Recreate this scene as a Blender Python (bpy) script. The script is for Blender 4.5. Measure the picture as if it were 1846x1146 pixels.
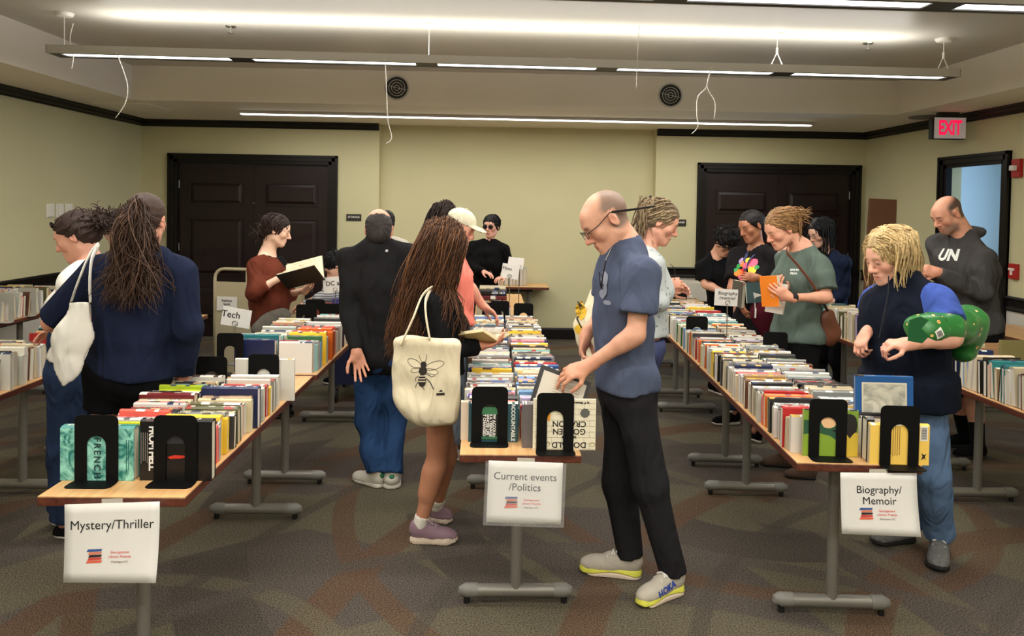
import bpy, bmesh, math, random
import numpy as np
from mathutils import Vector, Matrix, Euler
for o in list(bpy.data.objects): bpy.data.objects.remove(o)
scene = bpy.context.scene
COL = scene.collection
R = math.radians
rnd = random.Random(7)

# ---------------------------------------------------------------- camera
F, CX, CY = 1360.0, 923.0, 404.0
CAMZ = 1.76
YAW, PITCH, ROLL = R(1.39), R(1.5), R(0.95)
cam_d = bpy.data.cameras.new('camera')
cam = bpy.data.objects.new('camera', cam_d); COL.objects.link(cam)
CROT = Matrix.Rotation(-YAW, 3, 'Z') @ Matrix.Rotation(math.pi/2 - PITCH, 3, 'X') @ Matrix.Rotation(ROLL, 3, 'Z')
cam.matrix_world = Matrix.Translation((0, 0, CAMZ)) @ CROT.to_4x4()
cam_d.sensor_fit = 'HORIZONTAL'; cam_d.sensor_width = 36.0
cam_d.lens = 36.0*F/1846.0
cam_d.shift_y = (CY - 573.0)/1846.0
cam_d.clip_start = 0.05
scene.camera = cam

def ray(px, py):
    return CROT @ Vector(((px-CX)/F, -(py-CY)/F, -1.0))
def at(px, py, d):
    """the point of the room seen at a pixel, at distance d into the room"""
    r = ray(px, py); t = d/r.y
    return Vector((r.x*t, d, CAMZ + r.z*t))
def atz(px, py, z):
    r = ray(px, py); t = (z-CAMZ)/r.z
    return Vector((r.x*t, r.y*t, z))
def proj(p):
    q = CROT.transposed() @ (Vector(p) - Vector((0, 0, CAMZ)))
    return (q.x/-q.z*F + CX, -q.y/-q.z*F + CY)

# ---------------------------------------------------------------- world, exposure
world = bpy.data.worlds.new('world'); scene.world = world
world.use_nodes = True
world.node_tree.nodes['Background'].inputs[0].default_value = (0.30, 0.42, 0.62, 1)
world.node_tree.nodes['Background'].inputs[1].default_value = 0.35
vs = scene.view_settings
vs.view_transform = 'Standard'; vs.look = 'None'; vs.gamma = 1.0; vs.use_curve_mapping = False
vs.exposure = 0.25
DOWN_W, UP_W = 1.0, 1.0      # light output of the hanging fixtures (scaled per fixture below)

# ---------------------------------------------------------------- materials
MATS = {}
def srgb(r, g, b):
    f = lambda c: (c/255/12.92 if c/255 <= .04045 else ((c/255+.055)/1.055)**2.4)
    return (f(r), f(g), f(b), 1)
def mat(name, col, rough=.6, metal=0., var=0., vscale=8., bump=0., bscale=60., stretch=None, spec=.5, emit=None, estr=0., trans=0., alpha=1., sheen=0., coat=0.):
    if name in MATS: return MATS[name]
    m = bpy.data.materials.new(name); m.use_nodes = True
    nt = m.node_tree; N = nt.nodes; L = nt.links
    b = N['Principled BSDF']
    c = col if len(col) == 4 else (*col, 1)
    b.inputs['Base Color'].default_value = c
    b.inputs['Roughness'].default_value = rough
    b.inputs['Metallic'].default_value = metal
    b.inputs['Specular IOR Level'].default_value = spec
    b.inputs['Transmission Weight'].default_value = trans
    b.inputs['Alpha'].default_value = alpha
    b.inputs['Sheen Weight'].default_value = sheen
    b.inputs['Coat Weight'].default_value = coat
    if emit:
        b.inputs['Emission Color'].default_value = emit if len(emit) == 4 else (*emit, 1)
        b.inputs['Emission Strength'].default_value = estr
    if var or bump:
        tc = N.new('ShaderNodeTexCoord'); mp = N.new('ShaderNodeMapping')
        L.new(tc.outputs['Object'], mp.inputs[0])
        if stretch: mp.inputs['Scale'].default_value = stretch
        if var:
            n = N.new('ShaderNodeTexNoise'); n.inputs['Scale'].default_value = vscale; n.inputs['Detail'].default_value = 4
            L.new(mp.outputs[0], n.inputs['Vector'])
            mr = N.new('ShaderNodeMapRange'); mr.inputs[1].default_value = .3; mr.inputs[2].default_value = .7
            mr.inputs[3].default_value = 1-var; mr.inputs[4].default_value = 1+var
            L.new(n.outputs[0], mr.inputs[0])
            mx = N.new('ShaderNodeMix'); mx.data_type = 'RGBA'; mx.blend_type = 'MULTIPLY'; mx.inputs[0].default_value = 1
            mx.inputs[6].default_value = c
            cb = N.new('ShaderNodeCombineColor')
            for i in range(3): L.new(mr.outputs[0], cb.inputs[i])
            L.new(cb.outputs[0], mx.inputs[7]); L.new(mx.outputs[2], b.inputs['Base Color'])
        if bump:
            n2 = N.new('ShaderNodeTexNoise'); n2.inputs['Scale'].default_value = bscale; n2.inputs['Detail'].default_value = 5
            L.new(mp.outputs[0], n2.inputs['Vector'])
            bp = N.new('ShaderNodeBump'); bp.inputs['Strength'].default_value = bump; bp.inputs['Distance'].default_value = .02
            L.new(n2.outputs[0], bp.inputs['Height']); L.new(bp.outputs[0], b.inputs['Normal'])
    MATS[name] = m
    return m

# ---------------------------------------------------------------- mesh helpers
class MB:
    def __init__(s): s.v = []; s.f = []; s.m = []; s.cur = 0
    def add(s, vs_, fs):
        o = len(s.v); s.v += [tuple(p) for p in vs_]
        s.f += [tuple(i+o for i in f) for f in fs]; s.m += [s.cur]*len(fs)
        return s
    def box(s, c, d, M=None):
        x, y, z = d[0]/2, d[1]/2, d[2]/2
        vs_ = [Vector((sx*x, sy*y, sz*z)) for sz in (-1, 1) for sy in (-1, 1) for sx in (-1, 1)]
        if M is not None: vs_ = [M @ p for p in vs_]
        c = Vector(c)
        return s.add([p+c for p in vs_], [(0,2,3,1),(4,5,7,6),(0,1,5,4),(2,6,7,3),(0,4,6,2),(1,3,7,5)])
    def span(s, a, b):
        return s.box([(a[i]+b[i])/2 for i in range(3)], [abs(b[i]-a[i]) for i in range(3)])
    def tube(s, path, r, n=8, cap=True, flat=None):
        P = [Vector(p) for p in path]; k = len(P)
        rs = r if hasattr(r, '__len__') else [r]*k
        T = []
        for i in range(k):
            t = P[min(i+1, k-1)] - P[max(i-1, 0)]
            T.append(t.normalized() if t.length > 1e-9 else Vector((0, 0, 1)))
        up = Vector((0, 0, 1)) if abs(T[0].z) < .9 else Vector((1, 0, 0))
        u = T[0].cross(up).normalized(); vs_ = []
        for i in range(k):
            u = (u - T[i]*u.dot(T[i])); u = u.normalized() if u.length > 1e-9 else T[i].orthogonal().normalized()
            w = T[i].cross(u)
            for j in range(n):
                a = 2*math.pi*j/n
                vs_.append(P[i] + rs[i]*(math.cos(a)*u + math.sin(a)*w*(flat or 1)))
        fs = [(i*n+j, i*n+(j+1) % n, (i+1)*n+(j+1) % n, (i+1)*n+j) for i in range(k-1) for j in range(n)]
        if cap: fs += [tuple(range(n))[::-1], tuple(range((k-1)*n, k*n))]
        return s.add(vs_, fs)
    def lathe(s, prof, n=24, M=None):
        """prof: (radius, z) pairs round the z axis"""
        vs_ = []; k = len(prof)
        for r, z in prof:
            for j in range(n):
                a = 2*math.pi*j/n; vs_.append(Vector((r*math.cos(a), r*math.sin(a), z)))
        if M is not None: vs_ = [M @ p for p in vs_]
        fs = [(i*n+j, i*n+(j+1) % n, (i+1)*n+(j+1) % n, (i+1)*n+j) for i in range(k-1) for j in range(n)]
        fs += [tuple(range(n))[::-1], tuple(range((k-1)*n, k*n))]
        return s.add(vs_, fs)
    def prism(s, poly, h0, h1, M=None):
        """poly in xy, extruded along z from h0 to h1"""
        n = len(poly)
        vs_ = [Vector((x, y, h0)) for x, y in poly] + [Vector((x, y, h1)) for x, y in poly]
        if M is not None: vs_ = [M @ p for p in vs_]
        return s.add(vs_, [tuple(range(n))[::-1], tuple(range(n, 2*n))] + [(i, (i+1) % n, n+(i+1) % n, n+i) for i in range(n)])
    def ring(s, outer, inner, h0, h1, M=None):
        """frame between two polygons with the same point count"""
        n = len(outer)
        vs_ = [Vector((x, y, h)) for h in (h0, h1) for P in (outer, inner) for x, y in P]
        if M is not None: vs_ = [M @ p for p in vs_]
        fs = []
        for i in range(n):
            j = (i+1) % n
            fs += [(i, n+i, n+j, j), (2*n+i, 2*n+j, 3*n+j, 3*n+i), (i, j, 2*n+j, 2*n+i), (n+i, 3*n+i, 3*n+j, n+j)]
        return s.add(vs_, fs)
    def mesh(s, name='mesh'):
        me = bpy.data.meshes.new(name); me.from_pydata(s.v, [], s.f); me.update()
        return me
    def build(s, name, m, parent=None, smooth=False, loc=None, rot=None, bevel=0, recalc=True):
        me = s.mesh(name)
        ms = m if isinstance(m, (list, tuple)) else [m]
        for x in ms: me.materials.append(x)
        if len(ms) > 1: me.polygons.foreach_set('material_index', s.m)
        if recalc:
            bm = bmesh.new(); bm.from_mesh(me); bmesh.ops.recalc_face_normals(bm, faces=bm.faces); bm.to_mesh(me); bm.free()
        return obj(name, me, parent, smooth, loc, rot, bevel)
def obj(name, me, parent=None, smooth=False, loc=None, rot=None, bevel=0):
    o = bpy.data.objects.new(name, me); COL.objects.link(o)
    if parent is not None: o.parent = parent
    if loc is not None: o.location = loc
    if rot is not None: o.rotation_euler = rot
    if smooth:
        me.polygons.foreach_set('use_smooth', [True]*len(me.polygons))
        if smooth != True: me.set_sharp_from_angle(angle=R(smooth))
    if bevel:
        b = o.modifiers.new('bevel', 'BEVEL'); b.width = bevel; b.segments = 2; b.limit_method = 'ANGLE'; b.angle_limit = R(50)
    return o
def tag(o, label, cat, group=None, kind=None):
    o['label'] = label; o['category'] = cat
    if group: o['group'] = group
    if kind: o['kind'] = kind
    return o
def struct(o, label=None):
    o['kind'] = 'structure'
    if label: o['label'] = label
    return o
def empty(name, loc=(0, 0, 0), rz=0, label=None, cat=None, group=None):
    o = bpy.data.objects.new(name, None); COL.objects.link(o); o.location = loc; o.rotation_euler = (0, 0, rz)
    o.empty_display_size = .1
    if label: tag(o, label, cat, group)
    return o
def copy_tree(o, parent=None):
    c = o.copy(); COL.objects.link(c); c.parent = parent
    for ch in list(o.children): copy_tree(ch, c)
    return c
def text_mesh(body, size, align='CENTER', extrude=0., bold=0., spacing=1., line=1.):
    cu = bpy.data.curves.new('text', 'FONT'); cu.body = body; cu.size = size; cu.align_x = align; cu.align_y = 'CENTER'
    cu.extrude = extrude; cu.offset = bold; cu.space_character = spacing; cu.space_line = line; cu.resolution_u = 3
    o = bpy.data.objects.new('text', cu); COL.objects.link(o)
    me = bpy.data.meshes.new_from_object(o.evaluated_get(bpy.context.evaluated_depsgraph_get()))
    bpy.data.objects.remove(o); bpy.data.curves.remove(cu)
    return me
def text(name, body, size, m, parent, loc, rot=(R(90), 0, 0), **k):
    me = text_mesh(body, size, **k); me.materials.clear(); me.materials.append(m)
    return obj(name, me, parent, False, loc, rot)
def arc(cx, cy, r, a0, a1, n):
    return [(cx+r*math.cos(R(a0+(a1-a0)*i/n)), cy+r*math.sin(R(a0+(a1-a0)*i/n))) for i in range(n+1)]
def rrect(w, h, r, n=4):
    """rounded rectangle about the origin"""
    p = []
    for sx, sy, a in ((1, 1, 0), (-1, 1, 90), (-1, -1, 180), (1, -1, 270)):
        p += arc(sx*(w/2-r), sy*(h/2-r), r, a, a+90, n)
    return p
# ================================================================ the room
YB, XL, XR = 9.7, -4.48, 4.82          # back wall, left wall, right wall
YREAR = -3.2
ALC = 9.86                              # back of the shallow alcove
AX0, AX1 = -1.476, 2.08
ZS, ZC = 2.76, 3.11                     # soffit, raised ceiling
YS, XSL, XSR = 7.8, -3.70, 4.18         # edges of the raised ceiling

def carpet():
    m = bpy.data.materials.new('carpet'); m.use_nodes = True
    nt = m.node_tree; N = nt.nodes; L = nt.links; b = N['Principled BSDF']
    tc = N.new('ShaderNodeTexCoord')
    def rings(scale, loc, dist=1.2, dscale=.5, prof='SAW'):
        mp = N.new('ShaderNodeMapping'); mp.inputs['Location'].default_value = loc
        L.new(tc.outputs['Object'], mp.inputs[0])
        w = N.new('ShaderNodeTexWave'); w.wave_type = 'RINGS'; w.rings_direction = 'Z'; w.wave_profile = prof
        w.inputs['Scale'].default_value = scale; w.inputs['Distortion'].default_value = dist
        w.inputs['Detail'].default_value = 1; w.inputs['Detail Scale'].default_value = dscale
        L.new(mp.outputs[0], w.inputs[0]); return w.outputs['Fac']
    def ramp(src, stops, interp='LINEAR'):
        r = N.new('ShaderNodeValToRGB'); r.color_ramp.interpolation = interp
        e = r.color_ramp.elements
        while len(e) < len(stops): e.new(.5)
        for q, (p, c) in zip(e, stops): q.position = p; q.color = c
        L.new(src, r.inputs[0]); return r.outputs[0]
    def mix(f, a, c, mode='MIX'):
        x = N.new('ShaderNodeMix'); x.data_type = 'RGBA'; x.blend_type = mode
        if hasattr(f, 'links'): L.new(f, x.inputs[0])
        else: x.inputs[0].default_value = f
        for s_, i in ((a, 6), (c, 7)):
            if hasattr(s_, 'links'): L.new(s_, x.inputs[i])
            else: x.inputs[i].default_value = s_
        return x.outputs[2]
    olive, brown, plum, dark = srgb(114, 107, 89), srgb(108, 85, 68), srgb(99, 91, 85), srgb(91, 84, 77)
    W_, K_ = (1, 1, 1, 1), (0, 0, 0, 1)
    def band(src, lo, hi, soft=.012, k=1.):
        w = (k, k, k, 1); return ramp(src, [(max(lo-soft, 0), K_), (lo, w), (hi, w), (min(hi+soft, 1), K_)])
    g1 = rings(.24, (1.5, -2.4, 0), .4); g2 = rings(.27, (-1.6, -4.6, 0), .5); g3 = rings(.21, (-.4, -1.2, 0), .4); g4 = rings(.28, (-3.2, -2.2, 0), .4)
    c = mix(band(g1, .30, .62), plum, olive)
    c = mix(band(g2, .52, .80), c, dark)
    c = mix(band(g3, .10, .40, k=.8), c, olive)
    c = mix(band(g4, .55, .70, k=.85), c, brown)
    c = mix(band(g2, .06, .15, k=.8), c, brown)
    c = mix(band(g1, .78, .85, k=.7), c, olive)
    c = mix(band(g3, .72, .78, k=.8), c, plum)
    c = mix(band(g4, .18, .24, k=.7), c, dark)
    sp = N.new('ShaderNodeTexNoise'); sp.inputs['Scale'].default_value = 150; sp.inputs['Detail'].default_value = 2
    L.new(tc.outputs['Object'], sp.inputs[0])
    spk = ramp(sp.outputs[0], [(.36, (.30, .30, .30, 1)), (.5, (.64, .64, .62, 1)), (.64, (1.05, 1.02, .95, 1))])
    c = mix(1.0, c, spk, 'MULTIPLY')
    L.new(c, b.inputs['Base Color']); b.inputs['Roughness'].default_value = .95; b.inputs['Specular IOR Level'].default_value = .15
    bp = N.new('ShaderNodeBump'); bp.inputs['Strength'].default_value = .5; bp.inputs['Distance'].default_value = .004
    L.new(sp.outputs[0], bp.inputs['Height']); L.new(bp.outputs[0], b.inputs['Normal'])
    return m
wall_m = mat('wall_paint', srgb(200, 194, 154), .75, var=.03, vscale=1.5, bump=.05, bscale=150)
wain_m = mat('wainscot_paint', srgb(200, 196, 186), .7, var=.03, vscale=2)
ceil_m = mat('ceiling_paint', srgb(196, 192, 182), .36, var=.02, vscale=1.2, bump=.03, bscale=3)
soff_m = mat('soffit_paint', srgb(238, 231, 218), .6, var=.02, vscale=1.2)
trim_m = mat('dark_trim', srgb(17, 12, 11), .4, spec=.3, var=.2, vscale=6, stretch=(1, 1, 12))
door_m = mat('mahogany', srgb(27, 10, 11), .42, spec=.35, var=.28, vscale=5, stretch=(9, 9, 1), coat=.15)
steel_m = mat('brushed_steel', srgb(170, 168, 162), .35, metal=1.)
white_m = mat('white_plastic', srgb(228, 224, 214), .5)
black_m = mat('black_plastic', srgb(18, 18, 18), .5)

fl = MB(); fl.span((XL-.3, YREAR-.2, -.12), (XR+2.6, ALC+.3, 0)); struct(fl.build('floor', carpet()), 'dark patterned carpet floor')

def wall_panel(name, a, b, axis, holes=(), face=1, top=ZS+.5):
    """wall with wainscot below .9; a,b run along the axis; holes as (a0,a1,h)"""
    return None
def slab(mb, axis, pos, t, a0, a1, z0, z1):
    if axis == 'x': mb.span((pos, a0, z0), (pos+t, a1, z1))
    else: mb.span((a0, pos, z0), (a1, pos+t, z1))
DX = [(-4.14, -2.0), (2.62, 4.75)]      # outer edges of the two back door frames
DZ = 2.34
EY0, EY1 = 6.93, 8.04                    # exit doorway in the right wall
mb = MB()
slab(mb, 'y', YB, .25, XL-.25, DX[0][0]+.06, 0, 3.4); slab(mb, 'y', YB, .25, DX[0][1]-.06, AX0, 0, 3.4); slab(mb, 'y', YB, .25, DX[0][0]+.06, DX[0][1]-.06, DZ-.06, 3.4)
mb2 = MB()
slab(mb2, 'y', ALC, .12, AX0-.1, AX1+.1, 0, 3.4)
mb3 = MB()
slab(mb3, 'y', YB, .25, AX1, DX[1][0]+.06, 0, 3.4); slab(mb3, 'y', YB, .25, DX[1][1]-.06, XR+.25, 0, 3.4); slab(mb3, 'y', YB, .25, DX[1][0]+.06, DX[1][1]-.06, DZ-.06, 3.4)
struct(mb.build('wall_back_left', wall_m), 'beige back wall left of the alcove')
struct(mb2.build('wall_back', wall_m), 'beige back wall of the shallow alcove')
struct(mb3.build('wall_back_right', wall_m), 'beige back wall right of the alcove')
mb = MB(); slab(mb, 'x', XL-.25, .25, YREAR, YB, 0, 3.4); struct(mb.build('wall_left', wall_m), 'beige left wall')
mb = MB()
slab(mb, 'x', XR, .16, YREAR, EY0+.10, 0, 3.4); slab(mb, 'x', XR, .16, EY1-.10, YB, 0, 3.4); slab(mb, 'x', XR, .16, EY0+.10, EY1-.10, DZ-.10, 3.4)
struct(mb.build('wall_right', wall_m), 'beige right wall with open exit doorway')
mb = MB(); slab(mb, 'y', YREAR-.2, .2, XL-.25, XR+.25, 0, 3.4); struct(mb.build('wall_rear', wall_m), 'beige wall behind the viewer')
# wainscot sheets below the chair rail
RZ0, RZ1 = .85, .985
def wains(name, segs):
    q = MB()
    for a, b in segs: q.span(a, b)
    return struct(q.build(name, wain_m), 'pale wainscot below the chair rail')
wains('trim_wainscot_left', [((XL, YREAR, .0), (XL+.008, YB, RZ0))])
wains('trim_wainscot_right', [((XR-.008, YREAR, 0), (XR, EY0-.0, RZ0)), ((XR-.008, EY1, 0), (XR, YB, RZ0))])
wains('trim_wainscot_back', [((XL, YB-.008, 0), (DX[0][0], YB, RZ0)), ((DX[0][1], YB-.008, 0), (AX0, YB, RZ0)), ((AX1, YB-.008, 0), (DX[1][0], YB, RZ0))])
# soffit and raised ceiling
mb = MB()
mb.span((XL-.25, YS, ZS), (XR+.25, ALC+.12, 3.4)); mb.span((XL-.25, YREAR-.2, ZS), (XSL, YS, 3.4)); mb.span((XSR, YREAR-.2, ZS), (XR+.25, YS, 3.4))
mb.span((XSL, YREAR-.2, ZS), (XSR, YREAR+.8, 3.4))
struct(mb.build('ceiling_soffit', soff_m), 'pale lowered ceiling soffit round the room')
mb = MB(); mb.span((XSL-.1, YREAR, ZC), (XSR+.1, YS+.1, ZC+.2)); struct(mb.build('ceiling', ceil_m), 'raised pale glossy ceiling')
# crown moulding, chair rail, baseboards: profiles swept along straight runs
def run(mb, prof, a, b, nrm):
    """prof: (out from wall, z); from a to b (xy), nrm = direction into the room"""
    k = len(prof); vs_ = []
    for p in (a, b):
        for o, z in prof: vs_.append((p[0]+nrm[0]*o, p[1]+nrm[1]*o, z))
    mb.add(vs_, [(i, (i+1) % k, k+(i+1) % k, k+i) for i in range(k)] + [tuple(range(k))[::-1], tuple(range(k, 2*k))])
crown = [(0, ZS), (0, ZS-.085), (.018, ZS-.085), (.024, ZS-.07), (.045, ZS-.055), (.05, ZS-.03), (.075, ZS-.018), (.08, ZS)]
rail = [(0, RZ0), (0, RZ1), (.03, RZ1), (.04, RZ1-.015), (.022, RZ1-.04), (.016, RZ0+.04), (.026, RZ0+.015), (.026, RZ0)]
base = [(0, 0), (0, .15), (.012, .15), (.02, .13), (.02, 0)]
def trims(name, prof, runs, lab):
    q = MB()
    for a, b, n in runs: run(q, prof, a, b, n)
    return struct(q.build(name, trim_m), lab)
trims('trim_crown_left', crown, [((XL, YREAR), (XL, YB), (1, 0))], 'black crown moulding')
trims('trim_crown_right', crown, [((XR, YREAR), (XR, YB), (-1, 0))], 'black crown moulding')
trims('trim_crown_back', crown, [((XL, YB), (AX0-.005, YB), (0, -1)), ((AX1+.005, YB), (XR, YB), (0, -1))], 'black crown moulding')
trims('trim_rail_left', rail, [((XL, YREAR), (XL, YB), (1, 0))], 'black chair rail')
trims('trim_rail_right', rail, [((XR, YREAR), (XR, EY0), (-1, 0)), ((XR, EY1), (XR, YB), (-1, 0))], 'black chair rail')
trims('trim_rail_back', rail, [((XL, YB), (DX[0][0], YB), (0, -1)), ((DX[0][1], YB), (AX0, YB), (0, -1)), ((AX1, YB), (DX[1][0], YB), (0, -1))], 'black chair rail')
trims('baseboard_left', base, [((XL, YREAR), (XL, YB), (1, 0))], 'black baseboard')
trims('baseboard_right', base, [((XR, YREAR), (XR, EY0), (-1, 0)), ((XR, EY1), (XR, YB), (-1, 0))], 'black baseboard')
trims('baseboard_back', base, [((XL, YB), (DX[0][0], YB), (0, -1)), ((DX[0][1], YB), (AX0, YB), (0, -1)), ((AX0, ALC), (AX1, ALC), (0, -1)), ((AX1, YB), (DX[1][0], YB), (0, -1))], 'black baseboard')
# double doors
def door_leaf(parent, x0, x1, y, z1):
    w = x1-x0; q = MB(); q.span((x0, y, .01), (x1, y+.04, z1)); o = q.build('door_leaf', door_m, parent)
    sx0, sx1 = x0+.13, x1-.13
    for (a, b) in ((z1-.52, z1-.22), (z1-1.42, z1-.68), (.22, z1-1.56)):
        q = MB(); M = Matrix.Translation(((sx0+sx1)/2, y, (a+b)/2)) @ Matrix.Rotation(R(90), 4, 'X')
        ww, hh = sx1-sx0, b-a
        rc_ = lambda s_: [(-ww/2+s_, -hh/2+s_), (ww/2-s_, -hh/2+s_), (ww/2-s_, hh/2-s_), (-ww/2+s_, hh/2-s_)]
        q.ring(rc_(0), rc_(.02), 0, .016, M)
        pp = q.build('moulding', door_m, o)
        q = MB(); n = 4; vs_ = [M @ Vector((x_, y_, .003)) for x_, y_ in rc_(.028)] + [M @ Vector((x_, y_, .014)) for x_, y_ in rc_(.06)]
        q.add(vs_, [(4, 5, 6, 7), (0, 1, 2, 3)] + [(i, (i+1) % 4, 4+(i+1) % 4, 4+i) for i in range(4)])
        q.build('panel', door_m, o)
    return o
for k, (x0, x1) in enumerate(DX):
    root = empty('door_%d' % (k+1), ((x0+x1)/2, YB, 0)); struct(root, 'dark mahogany double door with raised panels')
    def P(q, name, m, par): 
        o = q.build(name, m, par); return o
    q = MB(); cx = (x0+x1)/2
    for (w, t) in ((.115, .02), (.075, .034), (.03, .045)):   # stepped casing
        q.span((x0-cx, -t, 0), (x0-cx+w, 0, DZ)); q.span((x1-cx-w, -t, 0), (x1-cx, 0, DZ)); q.span((x0-cx, -t, DZ-w), (x1-cx, 0, DZ))
    q.span((x0-cx+.1, 0, 0), (x0-cx+.125, .14, DZ-.1)); q.span((x1-cx-.125, 0, 0), (x1-cx-.1, .14, DZ-.1)); q.span((x0-cx+.1, 0, DZ-.125), (x1-cx-.1, .14, DZ-.1))
    P(q, 'door_frame', trim_m, root)
    for s in (0, 1):
        a, b = (x0-cx+.127, -.002) if s == 0 else (.002, x1-cx-.127)
        lf = door_leaf(root, a, b, .03, DZ-.127)
        for hz in (.3, 1.15, 1.95):
            q = MB(); hx = a-.004 if s == 0 else b+.004
            q.tube([(hx, .024, hz-.05), (hx, .024, hz+.05)], .008, 8); q.build('hinge', steel_m, lf)
    q = MB(); q.lathe([(.0, 0), (.011, 0), (.011, .01), (.006, .016), (0, .016)], 10, Matrix.Translation((0, .03, 1.72)) @ Matrix.Rotation(R(90), 4, 'X')); q.build('latch', steel_m, root)
# exit doorway frame and the hallway beyond
q = MB(); 
for (w, t) in ((.12, .02), (.08, .035), (.03, .048)):
    q.span((-t, EY0, 0), (0, EY0+w, DZ)); q.span((-t, EY1-w, 0), (0, EY1, DZ)); q.span((-t, EY0, DZ-w), (0, EY1, DZ))
q.span((0, EY0+.09, 0), (.05, EY0+.11, DZ-.1)); q.span((0, EY1-.11, 0), (.05, EY1-.09, DZ-.1)); q.span((0, EY0+.09, DZ-.11), (.05, EY1-.09, DZ-.09))
struct(q.build('door_3', trim_m, loc=(XR, 0, 0)), 'dark frame of the open exit doorway')
hall_m = mat('hall_paint', srgb(196, 202, 204), .8)
HX = XR+1.9
q = MB(); q.span((XR+.16, 9.6, 0), (HX+.12, 9.72, 2.9)); struct(q.build('wall_hall_end', hall_m), 'pale hallway end wall')
q = MB(); q.span((HX, 4.6, 0), (HX+.12, 7.0, 2.9)); q.span((HX, 7.0, 0), (HX+.12, 8.4, .9)); q.span((HX, 7.0, 2.3), (HX+.12, 8.4, 2.9)); q.span((HX, 8.4, 0), (HX+.12, 9.6, 2.9)); struct(q.build('wall_hall', hall_m), 'pale hallway wall')
q = MB(); q.span((XR+.16, 4.5, 0), (HX+.12, 4.6, 2.9)); struct(q.build('wall_hall_near', hall_m), 'pale hallway near wall')
q = MB(); q.span((XR+.16, 4.5, 2.6), (HX+.12, 9.72, 2.9)); struct(q.build('ceiling_hall', hall_m), 'hallway ceiling')
# hallway window: a frame, and daylight coming in
wf = empty('window_1', (HX, 7.7, .9)); struct(wf, 'hallway window letting in blue daylight')
q = MB(); q.span((0, -.7, 0), (.1, -.64, 1.4)); q.span((0, .64, 0), (.1, .7, 1.4)); q.span((0, -.7, 0), (.1, .7, .06)); q.span((0, -.7, 1.34), (.1, .7, 1.4)); q.span((.03, -.02, 0), (.07, .02, 1.4)); q.build('window_frame', white_m, wf)
sky_m = mat('daylight', (0, 0, 0), 1, emit=(.42, .66, 1.0, 1), estr=16.0)
for s in (-1, 1):
    q = MB(); q.span((.05, s*.33-.30, .06), (.054, s*.33+.30, 1.34)); q.build('pane', sky_m, wf)

# ================================================================ light fixtures
def lm(name, col, s): return mat(name, (0, 0, 0), 1, emit=col, estr=s)
tube_m = lm('lit_diffuser', (1.0, .96, .90), 5.0)
fix_m = mat('fixture_aluminium', srgb(196, 194, 188), .5, metal=.15)
fixd_m = mat('fixture_baffle', srgb(48, 46, 44), .5)
cord_m = mat('white_cord', srgb(222, 218, 208), .5)
def arealight(name, parent, loc, sx, sy, watts, up, col):
    l = bpy.data.lights.new(name, 'AREA'); l.shape = 'RECTANGLE'; l.size = sx; l.size_y = sy; l.energy = watts; l.color = col
    o = bpy.data.objects.new(name, l); COL.objects.link(o); o.parent = parent; o.location = loc
    o.rotation_euler = (math.pi if up else 0, 0, 0)
    return o
WARM = (1.0, .965, .90)
def fixture(xa, xb, ya, yb, z, label, canopies, down=60, up=60, nseg=5):
    """long suspended fixture, bottom at z"""
    cx, cy = (xa+xb)/2, (ya+yb)/2; Ln = math.hypot(xb-xa, yb-ya)
    root = empty('pendant_light', (cx, cy, z), math.atan2(yb-ya, xb-xa), label, 'light fixture', 'long hanging light fixtures')
    W, H = .2, .06
    q = MB()
    for s in (-1, 1): q.box((0, s*(W/2-.004), H/2), (Ln, .008, H))
    for s in (-1, 1): q.box((s*(Ln/2-.004), 0, H/2), (.008, W, H))
    q.box((0, 0, H*.55), (Ln, W-.01, .006))
    q.build('housing', fix_m, root)
    q = MB()
    for s in (-1, 1): q.box((0, s*(W/2-.026), .006), (Ln-.016, .036, .008))
    seg = Ln/nseg; lit = seg*.88
    for i in range(nseg+1):
        x0 = -Ln/2+i*seg-(seg-lit)/2; x1 = x0+(seg-lit)
        x0, x1 = max(x0, -Ln/2+.008), min(x1, Ln/2-.008); q.box(((x0+x1)/2, 0, .006), (x1-x0, W-.08, .008))
    q.build('baffle', fixd_m, root)
    for i in range(nseg):
        x = -Ln/2+(i+.5)*seg
        q = MB(); q.box((x, 0, .012), (lit, W-.09, .006)); q.build('diffuser', tube_m, root)
        q = MB(); q.box((x, 0, H*.55+.012), (lit, .05, .012)); q.build('lamp_tube', lm('lit_tube', (1.0, .96, .90), 1.5), root)
    if down: arealight('lamp_light', root, (0, 0, -.004), Ln*.9, .1, down, False, WARM)
    if up: arealight('lamp_light', root, (0, 0, H+.01), Ln*.9, .12, up, True, WARM)
    for (x, fork) in canopies:
        lx = (x-cx)*Ln/(xb-xa)
        q = MB(); q.lathe([(0, -.025), (.05, -.025), (.062, -.012), (.066, 0), (0, 0)], 20, Matrix.Translation((lx, 0, ZC-z))); c = q.build('ceiling_canopy', white_m, root, smooth=40)
        q = MB(); top = ZC-z-.02
        mid = H+.11 if fork else H
        q.tube([(lx, 0, top), (lx, 0, mid)], .0035, 6)
        if fork:
            for s in (-1, 1): q.tube([(lx, 0, mid), (lx+s*.05, s*.0, H)], .0035, 6)
            q.tube([(lx, 0, mid-.015), (lx, 0, mid+.035)], .009, 8)
        q.build('suspension_cable', cord_m, c)
    return root
FX = [(-3.26, 3.58, 5.66, 5.86, 2.80), (-3.26, 3.62, 3.62, 3.82, 2.79), (-3.26, 3.60, 1.66, 1.76, 2.80), (-3.26, 3.60, -.30, -.30, 2.80), (-3.26, 3.6, -1.9, -1.9, 2.80)]
FL = ['long aluminium light fixture hanging in full view under the ceiling', 'long light fixture cut off by the top edge of the photo',
      'long light fixture just in front of the viewer', 'long light fixture above the viewer', 'long light fixture behind the viewer']
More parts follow.
